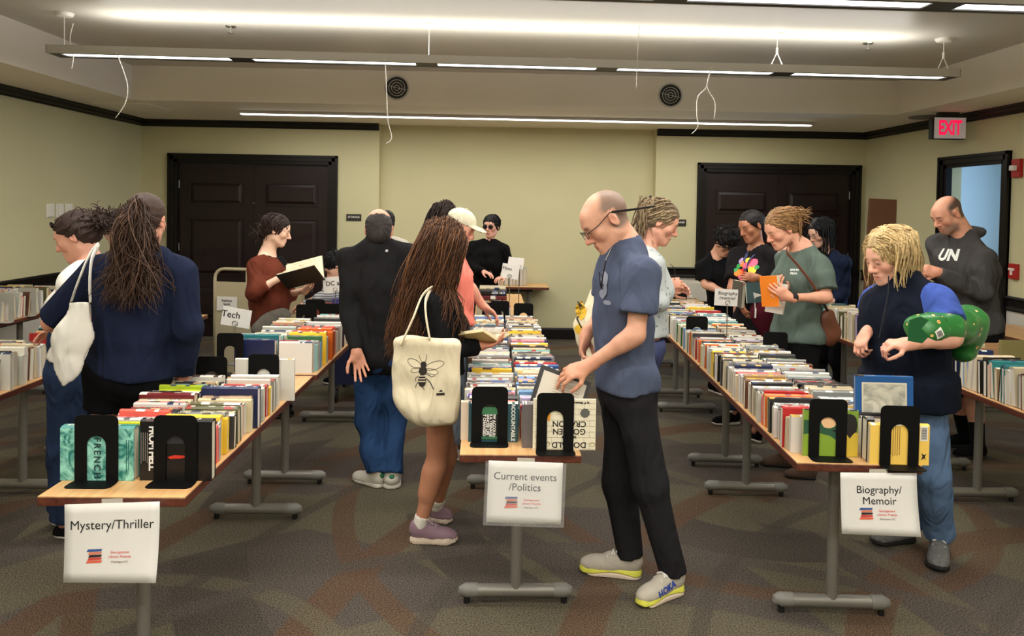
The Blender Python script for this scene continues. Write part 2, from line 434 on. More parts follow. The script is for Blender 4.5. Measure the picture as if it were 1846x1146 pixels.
for i, (xa, xb, ya, yb, z) in enumerate(FX):
    fixture(xa, xb, ya, yb, z, FL[i], [(-3.18, 0), (-.51, 0), (2.17, 1), (3.5, 1)], down=70*DOWN_W, up=28*UP_W)
# the thin light strip mounted under the back soffit
root = empty('strip_light', (.39, 8.62, ZS-.002), R(.6), 'thin bright light strip mounted under the back soffit', 'light fixture')
q = MB(); q.box((0, 0, -.014), (6.52, .09, .028)); q.build('housing', fix_m, root)
q = MB(); q.box((0, 0, -.032), (6.50, .06, .012)); q.build('diffuser', tube_m, root)
arealight('lamp_light', root, (0, 0, -.045), 6.4, .06, 55*DOWN_W, False, WARM)

# ================================================================ ceiling and wall fittings
def vent(x, z, lab):
    root = empty('round_vent', (x, YS, z), 0, lab, 'vent')
    M = Matrix.Rotation(R(90), 4, 'X')
    circ = lambda r: [(r*math.cos(2*math.pi*i/32), r*math.sin(2*math.pi*i/32)) for i in range(32)]
    q = MB(); q.ring(circ(.128), circ(.112), 0, .012, M); q.build('rim', fix_m, root)
    q = MB(); q.lathe([(0, .001), (.112, .001), (.112, .003), (0, .003)], 32, M); q.build('backing', black_m, root)
    for r in (.085, .058, .03): q = MB(); q.ring(circ(r), circ(r-.006), .002, .012, M); q.build('louvre_ring', fix_m, root)
    q = MB(); q.box((0, -.008, 0), (.2, .006, .005), Matrix.Rotation(R(12), 3, 'Y')); q.build('bar', fix_m, root)
vent(-1.015, 2.935, 'black round vent left of centre on the ceiling step')
vent(1.806, 2.915, 'black round vent right of centre on the ceiling step')
for (x, y, lab) in ((-1.06, 7.35, 'flat white round ceiling disc above the left vent'), (1.66, 7.4, 'flat white round ceiling disc above the right vent')):
    root = empty('ceiling_speaker', (x, y, ZC), 0, lab, 'speaker')
    q = MB(); q.lathe([(0, -.02), (.12, -.02), (.165, -.012), (.175, 0), (0, 0)], 32); q.build('rim', white_m, root, smooth=40)
    q = MB(); q.lathe([(0, -.024), (.118, -.024), (.118, -.019), (0, -.019)], 32); q.build('grille', mat('grille', srgb(205, 200, 190), .7), root)
root = empty('ceiling_speaker', (4.55, 7.9, ZS), 0, 'flat grey round ceiling speaker above the exit sign', 'speaker')
q = MB(); q.lathe([(0, -.006), (.12, -.006), (.16, -.014), (.165, 0), (0, 0)], 32); q.build('rim', mat('grille_grey', srgb(120, 115, 110), .7), root, smooth=40)
root = empty('ceiling_hatch', (-3.95, 8.35, ZS), 0, 'square flush access panel in the left corner of the soffit', 'hatch')
q = MB(); r4 = lambda s_: [(-s_, -s_), (s_, -s_), (s_, s_), (-s_, s_)]; q.ring(r4(.3), r4(.275), -.012, 0); q.build('frame', soff_m, root)
q = MB(); q.box((0, 0, -.004), (.54, .54, .008)); q.build('panel', soff_m, root)
root = empty('smoke_detector', (.67, 7.0, ZC), 0, 'white round smoke detector on the raised ceiling', 'smoke detector')
q = MB(); q.lathe([(0, -.012), (.062, -.012), (.066, 0), (0, 0)], 24); q.build('base', white_m, root, smooth=40)
q = MB(); q.lathe([(0, -.05), (.035, -.05), (.048, -.035), (.052, -.016), (0, -.016)], 24); q.build('cover', white_m, root, smooth=40)
q = MB(); 
for i in range(10):
    a = 2*math.pi*i/10; q.box((.049*math.cos(a), .049*math.sin(a), -.032), (.006, .018, .008), Matrix.Rotation(a, 3, 'Z'))
q.build('slots', black_m, root)
for (x, y, lab) in ((-2.07, 5.96, 'sprinkler head on the ceiling toward the left'), (3.0, 6.06, 'sprinkler head on the ceiling toward the right')):
    root = empty('ceiling_sprinkler', (x, y, ZC), 0, lab, 'sprinkler')
    q = MB(); q.lathe([(0, -.008), (.035, -.008), (.042, 0), (0, 0)], 20); q.build('escutcheon', steel_m, root)
    q = MB(); q.lathe([(0, -.05), (.008, -.05), (.008, -.008), (0, -.008)], 10); q.lathe([(0, -.056), (.022, -.054), (.022, -.05), (0, -.05)], 12); q.build('nozzle', steel_m, root)
# hanging cords
def cord(name, pts, lab, r=.0035):
    P = [Vector(p) for p in pts]; out = []
    for i in range(len(P)-1):
        p0, p1, p2, p3 = P[max(i-1, 0)], P[i], P[i+1], P[min(i+2, len(P)-1)]
        for j in range(6):
            t = j/6; out.append(.5*((2*p1)+(p2-p0)*t+(2*p0-5*p1+4*p2-p3)*t*t+(3*p1-p0-3*p2+p3)*t**3))
    out.append(P[-1])
    q = MB(); q.tube(out, r, 6); return tag(q.build(name, cord_m, smooth=True), lab, 'cord')
C5 = lambda x, y, d=5.62: at(x, y, d)
cord('hanging_cord', [C5(132, 42), C5(126, 70), C5(132, 100), C5(129, 124)], 'white cord beside the leftmost ceiling canopy')
def hang(x, off=0., z=2.83):
    p = at(x, 125, 5.72); return Vector((p.x, 5.66+(p.x+3.26)/6.84*.2+off, z))
def CH(x, y, ref): return at(x, y, hang(ref).y-.1)
cord('hanging_cord', [hang(226, -.1), CH(229, 150, 226), CH(226, 185, 226), CH(208, 213, 226)], 'thin cord drooping below the left part of the fixture', .003)
cord('hanging_cord', [hang(697, -.1), CH(697, 165, 697), CH(699, 215, 697), CH(706, 248, 697), CH(696, 259, 697)], 'cord hanging past the left round vent', .003)
p_ = hang(1148, -.13); cord('hanging_cord', [Vector((p_.x, p_.y, ZC)), at(1153, 40, p_.y), at(1150, 90, p_.y), at(1147, 159, p_.y)], 'long straight cord hanging right of the smoke detector', .003)
cord('hanging_cord', [hang(1280, -.1), CH(1274, 156, 1280), CH(1258, 175, 1280), CH(1256, 205, 1280), CH(1258, 228, 1280), CH(1247, 241, 1280)], 'left strand of the forked cord by the right vent', .003)
cord('hanging_cord', [hang(1282, -.1), CH(1275, 156, 1280), CH(1289, 185, 1280), CH(1287, 215, 1280)], 'right strand of the forked cord by the right vent', .003)
# exit sign
root = empty('exit_sign', (4.56, 7.5, ZS), R(-3), 'red and white EXIT sign hanging above the open doorway', 'exit sign')
q = MB(); q.box((0, .03, -.025), (.2, .06, .05)); q.build('mount', black_m, root)
q = MB(); q.box((0, .035, -.16), (.335, .07, .225)); q.build('housing', black_m, root, bevel=.004)
q = MB(); q.box((.008, -.002, -.16), (.31, .006, .21)); q.build('face', mat('exit_face', srgb(205, 195, 190), .5, emit=srgb(205, 190, 190), estr=.15), root)
ex = text('lettering', 'EXIT', .20, lm('exit_red', srgb(245, 20, 75), .9), root, (.008, -.006, -.163), bold=.006, spacing=.92); ex.scale = (.60, 1, 1)
# storage door plates
for (x, lab) in ((-1.79, 'small black STORAGE plate right of the left double door'), (2.39, 'small black STORAGE plate left of the right double door')):
    root = empty('wall_sign', (x, YB, 1.56), 0, lab, 'sign')
    q = MB(); q.box((0, -.005, 0), (.19, .01, .085)); q.build('plate', mat('sign_black', srgb(36, 34, 30), .4), root)
    text('lettering', 'STORAGE', .034, mat('sign_white', srgb(225, 222, 210), .5), root, (0, -.0115, .005), bold=.0008)
# switches on the left wall
for i in range(3):
    y = 7.72+.165*i
    root = empty('wall_switch', (XL, y, 1.62), 0, ['nearest', 'middle', 'farthest'][i]+' of three white wall controls on the left wall', 'switch', 'white wall controls')
    q = MB(); q.box((.006, 0, 0), (.012, .13, .14)); q.build('plate', white_m, root, bevel=.004)
    q = MB(); q.box((.018, 0, 0), (.018, .085, .12)); q.build('dial_cover', white_m, root, bevel=.006)
# fire alarm pull station and strobe on the right wall
red_m = mat('alarm_red', srgb(165, 25, 25), .4)
root = empty('fire_alarm_pull', (XR, 6.83, 1.22), 0, 'red fire alarm pull station right of the doorway', 'fire alarm')
q = MB(); q.box((-.02, 0, 0), (.04, .1, .14)); q.build('case', red_m, root, bevel=.004)
q = MB(); q.box((-.045, 0, .02), (.012, .07, .02)); q.box((-.045, 0, -.01), (.012, .02, .05)); q.build('handle', white_m, root)
root = empty('fire_alarm_strobe', (XR, 6.83, 2.17), 0, 'red fire alarm strobe high beside the doorway', 'fire alarm')
q = MB(); q.box((-.02, 0, 0), (.04, .11, .17)); q.build('case', red_m, root, bevel=.004)
q = MB(); q.box((-.06, 0, 0), (.05, .05, .05)); q.build('lens', mat('strobe_lens', srgb(220, 220, 215), .15), root, bevel=.008)
# ================================================================ tables
TW, TL, TH, TT = .50, 1.83, .74, .032
def wood(name, c1, c2, rough=.35):
    m = bpy.data.materials.new(name); m.use_nodes = True; nt = m.node_tree; N = nt.nodes; L = nt.links; b = N['Principled BSDF']
    tc = N.new('ShaderNodeTexCoord'); mp = N.new('ShaderNodeMapping'); mp.inputs['Scale'].default_value = (14, 1.2, 14)
    n = N.new('ShaderNodeTexNoise'); n.inputs['Scale'].default_value = 3; n.inputs['Detail'].default_value = 6; n.inputs['Distortion'].default_value = .6
    r = N.new('ShaderNodeValToRGB'); r.color_ramp.elements[0].position = .35; r.color_ramp.elements[1].position = .68
    r.color_ramp.elements[0].color = c1; r.color_ramp.elements[1].color = c2
    L.new(tc.outputs['Object'], mp.inputs[0]); L.new(mp.outputs[0], n.inputs[0]); L.new(n.outputs[0], r.inputs[0]); L.new(r.outputs[0], b.inputs['Base Color'])
    b.inputs['Roughness'].default_value = rough
    return m
top_m = wood('beech_laminate', srgb(206, 158, 104), srgb(224, 180, 124))
edge_m = wood('brown_edge', srgb(74, 36, 26), srgb(100, 52, 36))
leg_m = mat('grey_leg_paint', srgb(128, 124, 116), .38, metal=.35, var=.04)
cap_m = mat('grey_leg_cap', srgb(118, 116, 110), .5)
def make_table():
    t = empty('folding_table')
    q = MB(); q.box((0, 0, TH-.002), (TW-.004, TL-.004, .004)); q.build('tabletop', top_m, t)
    q = MB(); q.box((0, 0, TH-TT/2-.0025), (TW, TL, TT-.001)); q.build('edge_band', edge_m, t, bevel=.003)
    q = MB()
    for s in (-1, 1): q.box((s*.13, 0, TH-TT-.02), (.03, TL-.4, .035))
    q.build('frame_rail', mat('black_steel', srgb(26, 25, 24), .5), t)
    for s in (-1, 1):
        y = s*(TL/2-.245)
        q = MB(); q.tube([(0, y, .05), (0, y, TH-TT)], .024, 16); lg = q.build('leg', leg_m, t, smooth=40)
        q = MB(); q.box((0, y, TH-TT-.012), (.34, .07, .024)); q.build('bracket', MATS['black_steel'], lg)
        q = MB(); q.tube([(-.17, y, .055), (.17, y, .055)], .028, 16); q.build('foot', leg_m, lg, smooth=40)
        for e in (-1, 1):
            q = MB(); q.tube([(e*.168, y, .055), (e*.222, y, .055), (e*.238, y, .050), (e*.246, y, .040)], [.0305, .0305, .024, .012], 16); q.build('foot_cap', cap_m, lg, smooth=40)
            q = MB(); q.lathe([(0, 0), (.014, 0), (.014, .026), (0, .026)], 12, Matrix.Translation((e*.215, y, 0))); q.build('glide', black_m, lg)
    return t
proto_t = make_table(); used_t = [False]
TABLES = {}
def place_table(key, x, y, rz, lab, group):
    """x, y: middle of the front edge"""
    o = proto_t if not used_t[0] else copy_tree(proto_t)
    used_t[0] = True
    o.location = (x - math.sin(rz)*TL/2, y + math.cos(rz)*TL/2, 0); o.rotation_euler = (0, 0, rz)
    tag(o, lab, 'table', group); TABLES[key] = (x, y, rz)
    return o
RR = R(-3.2)
g = 'long narrow book tables'
place_table('L1', -1.29, 2.58, 0, 'narrow table with the Mystery/Thriller sign taped to its end', g)
place_table('L2', -1.275, 4.44, 0, 'narrow table of tech books behind the Mystery/Thriller table', g)
place_table('C1', .125, 3.05, R(.5), 'narrow centre table with the Current events/Politics sign', g)
place_table('C2', .105, 4.90, R(.5), 'narrow centre table second from the front, behind current events', g)
place_table('C3', .09, 6.75, R(.5), 'narrow centre table farthest back, holding the Films sign', g)
place_table('R1', 1.485, 2.97, RR, 'narrow table with the Biography/Memoir sign hanging from its end', g)
place_table('R2', 1.485+.056*1.85, 4.82, RR, 'narrow table carrying the small Biography/memoir stand sign', g)
place_table('R3', 1.485+.056*3.7, 6.67, RR, 'narrow table farthest back in the biography row', g)
place_table('F1', -2.77, 2.92, 0, 'narrow table cut off by the left edge of the photo', g)
place_table('F2', -2.77, 4.90, 0, 'narrow table with a bare beech end behind the ponytailed woman', g)
place_table('W1', -4.2, 5.2, 0, 'narrow table of books along the left wall', g)
place_table('G1', 2.97, 2.90, 0, 'narrow table cut off by the right edge of the photo', g)
place_table('G2', 3.02, 4.78, 0, 'narrow table behind the woman in the navy vest', g)
place_table('W2', 4.52, 4.95, 0, 'narrow table along the right wall', g)
o = place_table('A1', .68-1.83/2, 9.55, 0, 'narrow table standing crosswise in the alcove', g)
o.rotation_euler = (0, 0, R(90)); o.location = (.70-TL/2, 9.56, 0)

# ================================================================ bookends
bk_m = mat('black_bookend', srgb(9, 9, 9), .6, spec=.15)
wbk_m = mat('grey_bookend', srgb(176, 174, 164), .5)
def bookend_mesh(W=.155, H=.24, sw=.068, sh=.165):
    q = MB(); r = .022; t = .0022
    p = [(W/2, 0)] + arc(W/2-r, H-r, r, 0, 90, 4) + arc(-W/2+r, H-r, r, 90, 180, 4) + [(-W/2, 0), (-sw/2, 0)] + arc(0, sh-sw/2, sw/2, 180, 0, 8) + [(sw/2, 0)]
    q.prism(p, 0, t, Matrix.Rotation(R(90), 4, 'X'))
    b = [(-W/2, 0), (W/2, 0), (W/2+.004, -.03)] + arc(W/2-.016, -.055, .02, 0, -90, 3) + arc(-W/2+.016, -.055, .02, -90, -180, 3) + [(-W/2-.004, -.03)]
    q.prism(b, 0, t)
    me = q.mesh('bookend')
    bm = bmesh.new(); bm.from_mesh(me); bmesh.ops.triangulate(bm, faces=[f for f in bm.faces if len(f.verts) > 4]); bmesh.ops.recalc_face_normals(bm, faces=bm.faces); bm.to_mesh(me); bm.free()
    return me
BE = bookend_mesh(); BE.materials.append(bk_m)
BEW = bookend_mesh(); BEW.materials.append(wbk_m)
def bookend(p, rz, lab, me=BE, sc=1., group='black metal bookends'):
    o = obj('bookend', me, None, False, p, (0, 0, rz)); o.scale = (sc, sc, sc)
    return tag(o, lab, 'bookend', group)

# ================================================================ books
def cover_material():
    m = bpy.data.materials.new('book_cover'); m.use_nodes = True; nt = m.node_tree; N = nt.nodes; L = nt.links; b = N['Principled BSDF']
    at_ = N.new('ShaderNodeAttribute'); at_.attribute_name = 'col'
    uv = N.new('ShaderNodeUVMap'); uv.uv_map = 'UVMap'
    sep = N.new('ShaderNodeSeparateXYZ'); L.new(uv.outputs[0], sep.inputs[0])
    def M(op, a, c=None, d=None):
        x = N.new('ShaderNodeMath'); x.operation = op
        for i, v in enumerate((a, c, d)):
            if v is None: continue
            if hasattr(v, 'links'): L.new(v, x.inputs[i])
            else: x.inputs[i].default_value = v
        return x.outputs[0]
    u, v, rn = sep.outputs[0], sep.outputs[1], at_.outputs['Alpha']
    cb = N.new('ShaderNodeCombineXYZ'); L.new(M('MULTIPLY_ADD', u, 46, M('MULTIPLY', rn, 311)), cb.inputs[0]); L.new(M('MULTIPLY', v, 5), cb.inputs[1]); L.new(M('MULTIPLY', rn, 97), cb.inputs[2])
    n = N.new('ShaderNodeTexNoise'); n.inputs['Scale'].default_value = 1.0; n.inputs['Detail'].default_value = 1; L.new(cb.outputs[0], n.inputs[0])
    letters = M('GREATER_THAN', n.outputs[0], .50)
    # words: a slow noise along the spine that turns lettering on and off
    cb2 = N.new('ShaderNodeCombineXYZ'); L.new(M('MULTIPLY_ADD', u, 5, M('MULTIPLY', rn, 173)), cb2.inputs[0]); L.new(M('MULTIPLY', rn, 31), cb2.inputs[1])
    n2 = N.new('ShaderNodeTexNoise'); n2.inputs['Scale'].default_value = 1.0; n2.inputs['Detail'].default_value = 0; L.new(cb2.outputs[0], n2.inputs[0])
    word = M('GREATER_THAN', n2.outputs[0], .47)
    band = M('MULTIPLY', M('GREATER_THAN', v, .30), M('LESS_THAN', v, .72))
    rng = M('MULTIPLY', M('GREATER_THAN', u, .06), M('LESS_THAN', u, .94))
    mask = M('MULTIPLY', M('MULTIPLY', letters, word), M('MULTIPLY', band, rng))
    # blocks of a second colour across the spine
    blk = M('MULTIPLY', M('GREATER_THAN', n2.outputs[0], .585), M('GREATER_THAN', u, .0))
    rmp = N.new('ShaderNodeValToRGB'); rmp.color_ramp.interpolation = 'CONSTANT'; el = rmp.color_ramp.elements
    cs_ = [srgb(28, 26, 28), srgb(216, 210, 198), srgb(150, 34, 34), srgb(40, 60, 98), srgb(196, 160, 70), srgb(90, 88, 84), srgb(230, 226, 214), srgb(60, 40, 34)]
    while len(el) < len(cs_): el.new(.5)
    for i_, c_ in enumerate(cs_): el[i_].position = i_/len(cs_); el[i_].color = c_
    L.new(M('FRACT', M('MULTIPLY', rn, 37.7)), rmp.inputs[0])
    mx0 = N.new('ShaderNodeMix'); mx0.data_type = 'RGBA'; L.new(blk, mx0.inputs[0]); L.new(at_.outputs['Color'], mx0.inputs[6]); L.new(rmp.outputs[0], mx0.inputs[7])
    lum = N.new('ShaderNodeRGBToBW'); L.new(at_.outputs['Color'], lum.inputs[0])
    ink = N.new('ShaderNodeMix'); ink.data_type = 'RGBA'; L.new(M('GREATER_THAN', lum.outputs[0], .22), ink.inputs[0])
    ink.inputs[6].default_value = srgb(226, 220, 205); ink.inputs[7].default_value = srgb(46, 38, 40)
    mx = N.new('ShaderNodeMix'); mx.data_type = 'RGBA'; L.new(mask, mx.inputs[0]); L.new(mx0.outputs[2], mx.inputs[6]); L.new(ink.outputs[2], mx.inputs[7])
    L.new(mx.outputs[2], b.inputs['Base Color']); b.inputs['Roughness'].default_value = .35
    return m
def page_material():
    m = bpy.data.materials.new('book_pages'); m.use_nodes = True; nt = m.node_tree; N = nt.nodes; L = nt.links; b = N['Principled BSDF']
    at_ = N.new('ShaderNodeAttribute'); at_.attribute_name = 'col'
    tc = N.new('ShaderNodeTexCoord'); mp = N.new('ShaderNodeMapping'); mp.inputs['Scale'].default_value = (2, 900, 2)
    n = N.new('ShaderNodeTexNoise'); n.inputs['Scale'].default_value = 1; n.inputs['Detail'].default_value = 2
    L.new(tc.outputs['Object'], mp.inputs[0]); L.new(mp.outputs[0], n.inputs[0])
    r = N.new('ShaderNodeValToRGB'); r.color_ramp.elements[0].position = .3; r.color_ramp.elements[0].color = (.72, .70, .66, 1); r.color_ramp.elements[1].position = .6; r.color_ramp.elements[1].color = (1, 1, 1, 1)
    L.new(n.outputs[0], r.inputs[0])
    mx = N.new('ShaderNodeMix'); mx.data_type = 'RGBA'; mx.blend_type = 'MULTIPLY'; mx.inputs[0].default_value = 1
    L.new(at_.outputs['Color'], mx.inputs[6]); L.new(r.outputs[0], mx.inputs[7]); L.new(mx.outputs[2], b.inputs['Base Color']); b.inputs['Roughness'].default_value = .9
    return m
cov_m, pag_m = cover_material(), page_material()
PAL = {'white': (214, 210, 200), 'cream': (208, 194, 160), 'black': (24, 23, 24), 'charcoal': (62, 60, 60), 'grey': (136, 134, 130), 'red': (178, 32, 34), 'dark red': (104, 26, 30), 'coral': (228, 96, 84),
       'orange': (232, 112, 30), 'yellow': (240, 200, 60), 'lime': (190, 208, 50), 'green': (58, 110, 62), 'olive': (96, 92, 58), 'teal': (44, 118, 120), 'pale teal': (136, 190, 184),
       'blue': (44, 88, 156), 'light blue': (112, 160, 206), 'navy': (24, 36, 74), 'purple': (92, 70, 140), 'lilac': (186, 172, 206), 'pink': (232, 150, 160), 'brown': (104, 70, 48), 'tan': (184, 150, 108), 'silver': (186, 186, 184)}
WT = {'white': 34, 'cream': 20, 'black': 13, 'charcoal': 6, 'grey': 7, 'red': 3, 'dark red': 3, 'coral': 1, 'orange': 2, 'yellow': 3, 'lime': .5, 'green': 2, 'olive': 2, 'teal': 2, 'pale teal': 1, 'blue': 3, 'light blue': 3, 'navy': 5, 'purple': 1, 'lilac': 1, 'pink': 1, 'brown': 4, 'tan': 5, 'silver': 7}
def pick(r_): return r_.choices(list(WT), list(WT.values()))[0]
def book_geo(L_, W_, T_, hard):
    """spine up. returns cover verts, faces, spine-face flags; page verts, faces"""
    r = min(T_*.32, .007); e = .0026 if hard else .0010
    out = [(-T_/2, 0), (-T_/2, W_-r), (-T_*.26, W_-.0012), (T_*.26, W_-.0012), (T_/2, W_-r), (T_/2, 0)]
    inn = [(T_/2-e, 0), (T_/2-e, W_-r-.001), (-T_/2+e, W_-r-.001), (-T_/2+e, 0)]
    prof = out+inn; k = len(prof)
    cv = [(s*L_/2, y, z) for s in (-1, 1) for y, z in prof]
    cf = [(i, (i+1) % k, k+(i+1) % k, k+i) for i in range(k)]
    # end faces in three pieces (two boards and the spine)
    for o, rev in ((0, False), (k, True)):
        for f in ((0, 1, 8, 9), (4, 5, 6, 7), (1, 2, 3, 4, 7, 8)):
            f = tuple(i+o for i in f); cf.append(f if rev else f[::-1])
    ov = .0035 if hard else .0004
    px, py, z0, z1 = L_/2-ov, T_/2-e-.0001, ov, W_-r-.0008
    pv = [(sx*px, sy*py, z) for z in (z0, z1) for sy in (-1, 1) for sx in (-1, 1)]
    pf = [(0,2,3,1),(4,5,7,6),(0,1,5,4),(2,6,7,3),(0,4,6,2),(1,3,7,5)]
    return cv, cf, pv, pf
def set_attrs(me, cols, uvs):
    a = me.color_attributes.new('col', 'FLOAT_COLOR', 'CORNER'); a.data.foreach_set('color', np.asarray(cols, np.float32).ravel())
    if uvs is not None:
        u = me.uv_layers.new(name='UVMap'); u.data.foreach_set('uv', np.asarray(uvs, np.float32).ravel())
def cover_uv(cv, cf, L_, T_):
    uv = []
    for fi, f in enumerate(cf):
        for i in f:
            if fi in (1, 2, 3): uv.append((cv[i][0]/L_+.5, cv[i][1]/T_+.5))
            else: uv.append((-1, -1))
    return uv
BOOKS = []      # every book: dict of pose, size, colour, label
def spec(M, L_, W_, T_, col, hard, label, group, page=None, name='book', jit=True, keep=False):
    c = PAL[col] if isinstance(col, str) else col
    r_ = random.Random(len(BOOKS)*13+5)
    jv = r_.uniform(-.12, .06); cc = srgb(*[max(0, min(255, x*(1+jv+r_.uniform(-.02, .02)))) for x in c])[:3] if jit else srgb(*c)[:3]
    pg = srgb(*(page or [(214, 206, 184), (218, 212, 196), (206, 192, 162), (222, 216, 204)][r_.randrange(4)]))[:3]
    BOOKS.append(dict(M=M, L=L_, W=W_, T=T_, cc=(*cc, r_.random()), pg=(*pg, 1), hard=hard, label=label, group=group, name=name, keep=keep))
    return BOOKS[-1]
def ordn(n): return '%d%s' % (n, 'th' if 10 <= n % 100 <= 20 else {1: 'st', 2: 'nd', 3: 'rd'}.get(n % 10, 'th'))
def book_row(key, side, ya, yb, label_where, group, seed, size=(.20, .235, .135, .165), thick=(.016, .042), over={}, dims={}, colside=.125, lean=4, pages=None):
    """a column of books standing spine up, from ya to yb along the table"""
    x, y, rz = TABLES[key]; r_ = random.Random(seed); yy = ya; n = 0
    while yy < yb:
        n += 1
        L_ = r_.uniform(size[0], size[1]); W_ = r_.uniform(size[2], size[3]); T_ = r_.choice((r_.uniform(*thick), r_.uniform(thick[0], thick[1]*.75)))
        if n in dims: L_, W_, T_ = dims[n]
        col = over.get(n) or pick(r_)
        hard = r_.random() < .6
        ln = r_.gauss(1.5, lean*.5); lx = side*(colside + (L_-.235)*.5*r_.choice((0, .4, 1.0))) + r_.uniform(-.006, .006)
        c, s = math.cos(rz), math.sin(rz)
        base = Vector((x + c*lx - s*(yy+T_/2), y + s*lx + c*(yy+T_/2), TH + abs(math.sin(R(ln)))*T_/2))
        M = Matrix.Translation(base) @ Matrix.Rotation(rz + R(r_.gauss(0, 1.2)), 4, 'Z') @ Matrix.Rotation(R(-ln), 4, 'X')
        spec(M, L_, W_, T_, col, hard, '%s %s, %s from front, %s column %s' % (col if isinstance(col, str) else 'printed', 'hardback' if hard else 'paperback', ordn(n), 'left' if side < 0 else 'right', label_where), group)
        yy += T_ + r_.uniform(.0005, .004)
    return n
# front rows of each table
gB = 'secondhand books standing spine up'
LB1 = 'of the mystery table'
book_row('L1', -1, .185, 1.10, LB1, gB, 11, over={1: 'yellow', 2: 'coral', 3: 'white', 4: 'silver', 5: 'white', 6: 'black', 7: 'yellow', 8: 'lime', 9: 'grey', 10: 'white', 11: 'pink', 12: 'coral', 13: 'pink', 14: 'white', 15: 'black', 16: 'charcoal', 17: 'red', 18: 'white', 19: 'pink', 20: 'cream', 21: 'dark red', 22: 'dark red', 23: 'black', 24: 'white', 25: 'lime', 26: 'lime', 27: 'lime', 28: 'lime', 29: 'white'},
         dims={21: (.24, .17, .036)})
book_row('L1', 1, .185, 1.17, LB1, gB, 12, over={1: 'grey', 2: 'cream', 3: 'black', 4: 'grey', 5: 'white', 6: 'coral', 7: 'silver', 8: 'white', 9: 'yellow', 10: 'yellow', 11: 'grey', 12: 'charcoal', 13: 'cream', 14: 'olive', 15: 'olive', 16: 'orange', 17: 'coral', 18: 'white', 19: 'cream', 20: 'tan', 21: 'navy', 22: 'white', 23: 'navy', 24: 'white'},
         dims={21: (.25, .185, .045)})
TB = (.19, .235, .15, .20)
LB2 = 'of the tech table'
book_row('L2', -1, .03, .95, LB2, gB, 13, size=TB, over={1: 'navy', 2: 'navy', 3: 'blue', 4: 'teal', 5: 'teal', 6: 'pale teal'}, dims={1: (.24, .2, .03), 4: (.24, .215, .04)})
book_row('L2', 1, .03, 1.25, LB2, gB, 14, size=TB, over={1: 'white', 2: 'silver', 3: 'pale teal', 4: 'grey', 5: 'light blue', 6: 'white', 7: 'green', 8: 'lime', 9: 'lime', 10: 'yellow', 11: 'silver', 12: 'coral', 13: 'navy', 14: 'white', 15: 'orange', 16: 'orange', 17: 'red', 18: 'black', 19: 'orange', 20: 'coral', 21: 'pink'})
CB = 'of the current events table'
book_row('C1', -1, .205, 1.80, CB, gB, 15, over={1: 'teal', 2: 'coral', 3: 'white', 4: 'black', 5: 'charcoal', 6: 'purple', 7: 'pink', 8: 'lilac', 9: 'white', 10: 'cream', 11: 'white', 12: 'navy', 13: 'grey', 14: 'white', 15: 'blue', 16: 'silver', 17: 'white', 18: 'navy', 19: 'white', 20: 'red', 21: 'red', 22: 'cream', 23: 'yellow'})
book_row('C1', 1, .135, 1.80, CB, gB, 16, over={1: 'white', 2: 'charcoal', 3: 'purple', 4: 'red', 5: 'dark red', 6: 'white', 7: 'lilac', 8: 'white', 9: 'cream', 10: 'white', 11: 'light blue', 12: 'light blue', 13: 'white', 14: 'cream', 15: 'white', 16: 'charcoal', 17: 'white', 18: 'lilac', 19: 'purple', 20: 'blue', 21: 'light blue', 22: 'pink', 23: 'light blue'}, dims={11: (.235, .165, .04)})
book_row('C2', -1, .0, .92, 'of the second centre table', gB, 17, over={1: 'red', 2: 'white', 3: 'grey', 6: 'orange', 8: 'white', 9: 'silver'})
book_row('C2', 1, .0, .92, 'of the second centre table', gB, 18, over={2: 'silver', 4: 'white', 8: 'yellow', 9: 'yellow', 11: 'white', 14: 'white'})
RB = 'of the biography table'
book_row('R1', -1, .125, 1.83, RB, gB, 19, over={1: 'white', 2: 'cream', 3: 'cream', 4: 'red', 5: 'dark red', 6: 'black', 7: 'white', 8: 'charcoal', 9: 'white', 10: 'silver', 11: 'white', 12: 'black', 13: 'cream', 14: 'tan', 15: 'orange', 16: 'coral', 17: 'red', 18: 'white', 19: 'grey', 20: 'navy', 21: 'white', 22: 'cream', 23: 'black', 24: 'cream', 25: 'white', 26: 'silver', 27: 'brown'}, dims={4: (.24, .175, .03)})
book_row('R1', 1, .13, 1.83, RB, gB, 20, over={1: 'white', 2: 'black', 3: 'lilac', 4: 'purple', 5: 'silver', 6: 'cream', 7: 'yellow', 8: 'cream', 9: 'white', 10: 'navy', 11: 'light blue', 12: 'light blue', 13: 'black', 14: 'silver', 15: 'grey', 16: 'cream', 17: 'white', 18: 'white', 19: 'cream'})
book_row('R2', -1, .0, 1.80, 'of the second biography table', gB, 21, over={1: 'black', 3: 'orange', 4: 'black', 8: 'charcoal', 9: 'black', 10: 'charcoal', 12: 'cream', 15: 'green', 17: 'silver', 19: 'light blue'})
book_row('R2', 1, .0, 1.80, 'of the second biography table', gB, 22, over={2: 'grey', 3: 'lilac', 4: 'lilac', 7: 'white', 9: 'green'})
book_row('R3', -1, .02, 1.3, 'of the farthest biography table', gB, 23, over={4: 'cream', 6: 'yellow', 9: 'white'})
book_row('R3', 1, .02, 1.3, 'of the farthest biography table', gB, 24, over={3: 'cream', 5: 'tan'})
FB = 'of the far left table'
book_row('F1', 1, .55, 1.50, FB, gB, 25, size=(.19, .235, .16, .20), thick=(.028, .052))
book_row('F1', -1, .55, 1.66, FB, gB, 26, size=(.19, .235, .14, .18), thick=(.02, .05), over={20: 'purple', 19: 'lime'})
book_row('F2', 1, .03, .75, 'of the far left second table', gB, 27, over={2: 'purple', 3: 'lime', 6: 'cream', 7: 'cream', 9: 'yellow', 10: 'yellow', 11: 'yellow'}, size=(.2, .24, .15, .19))
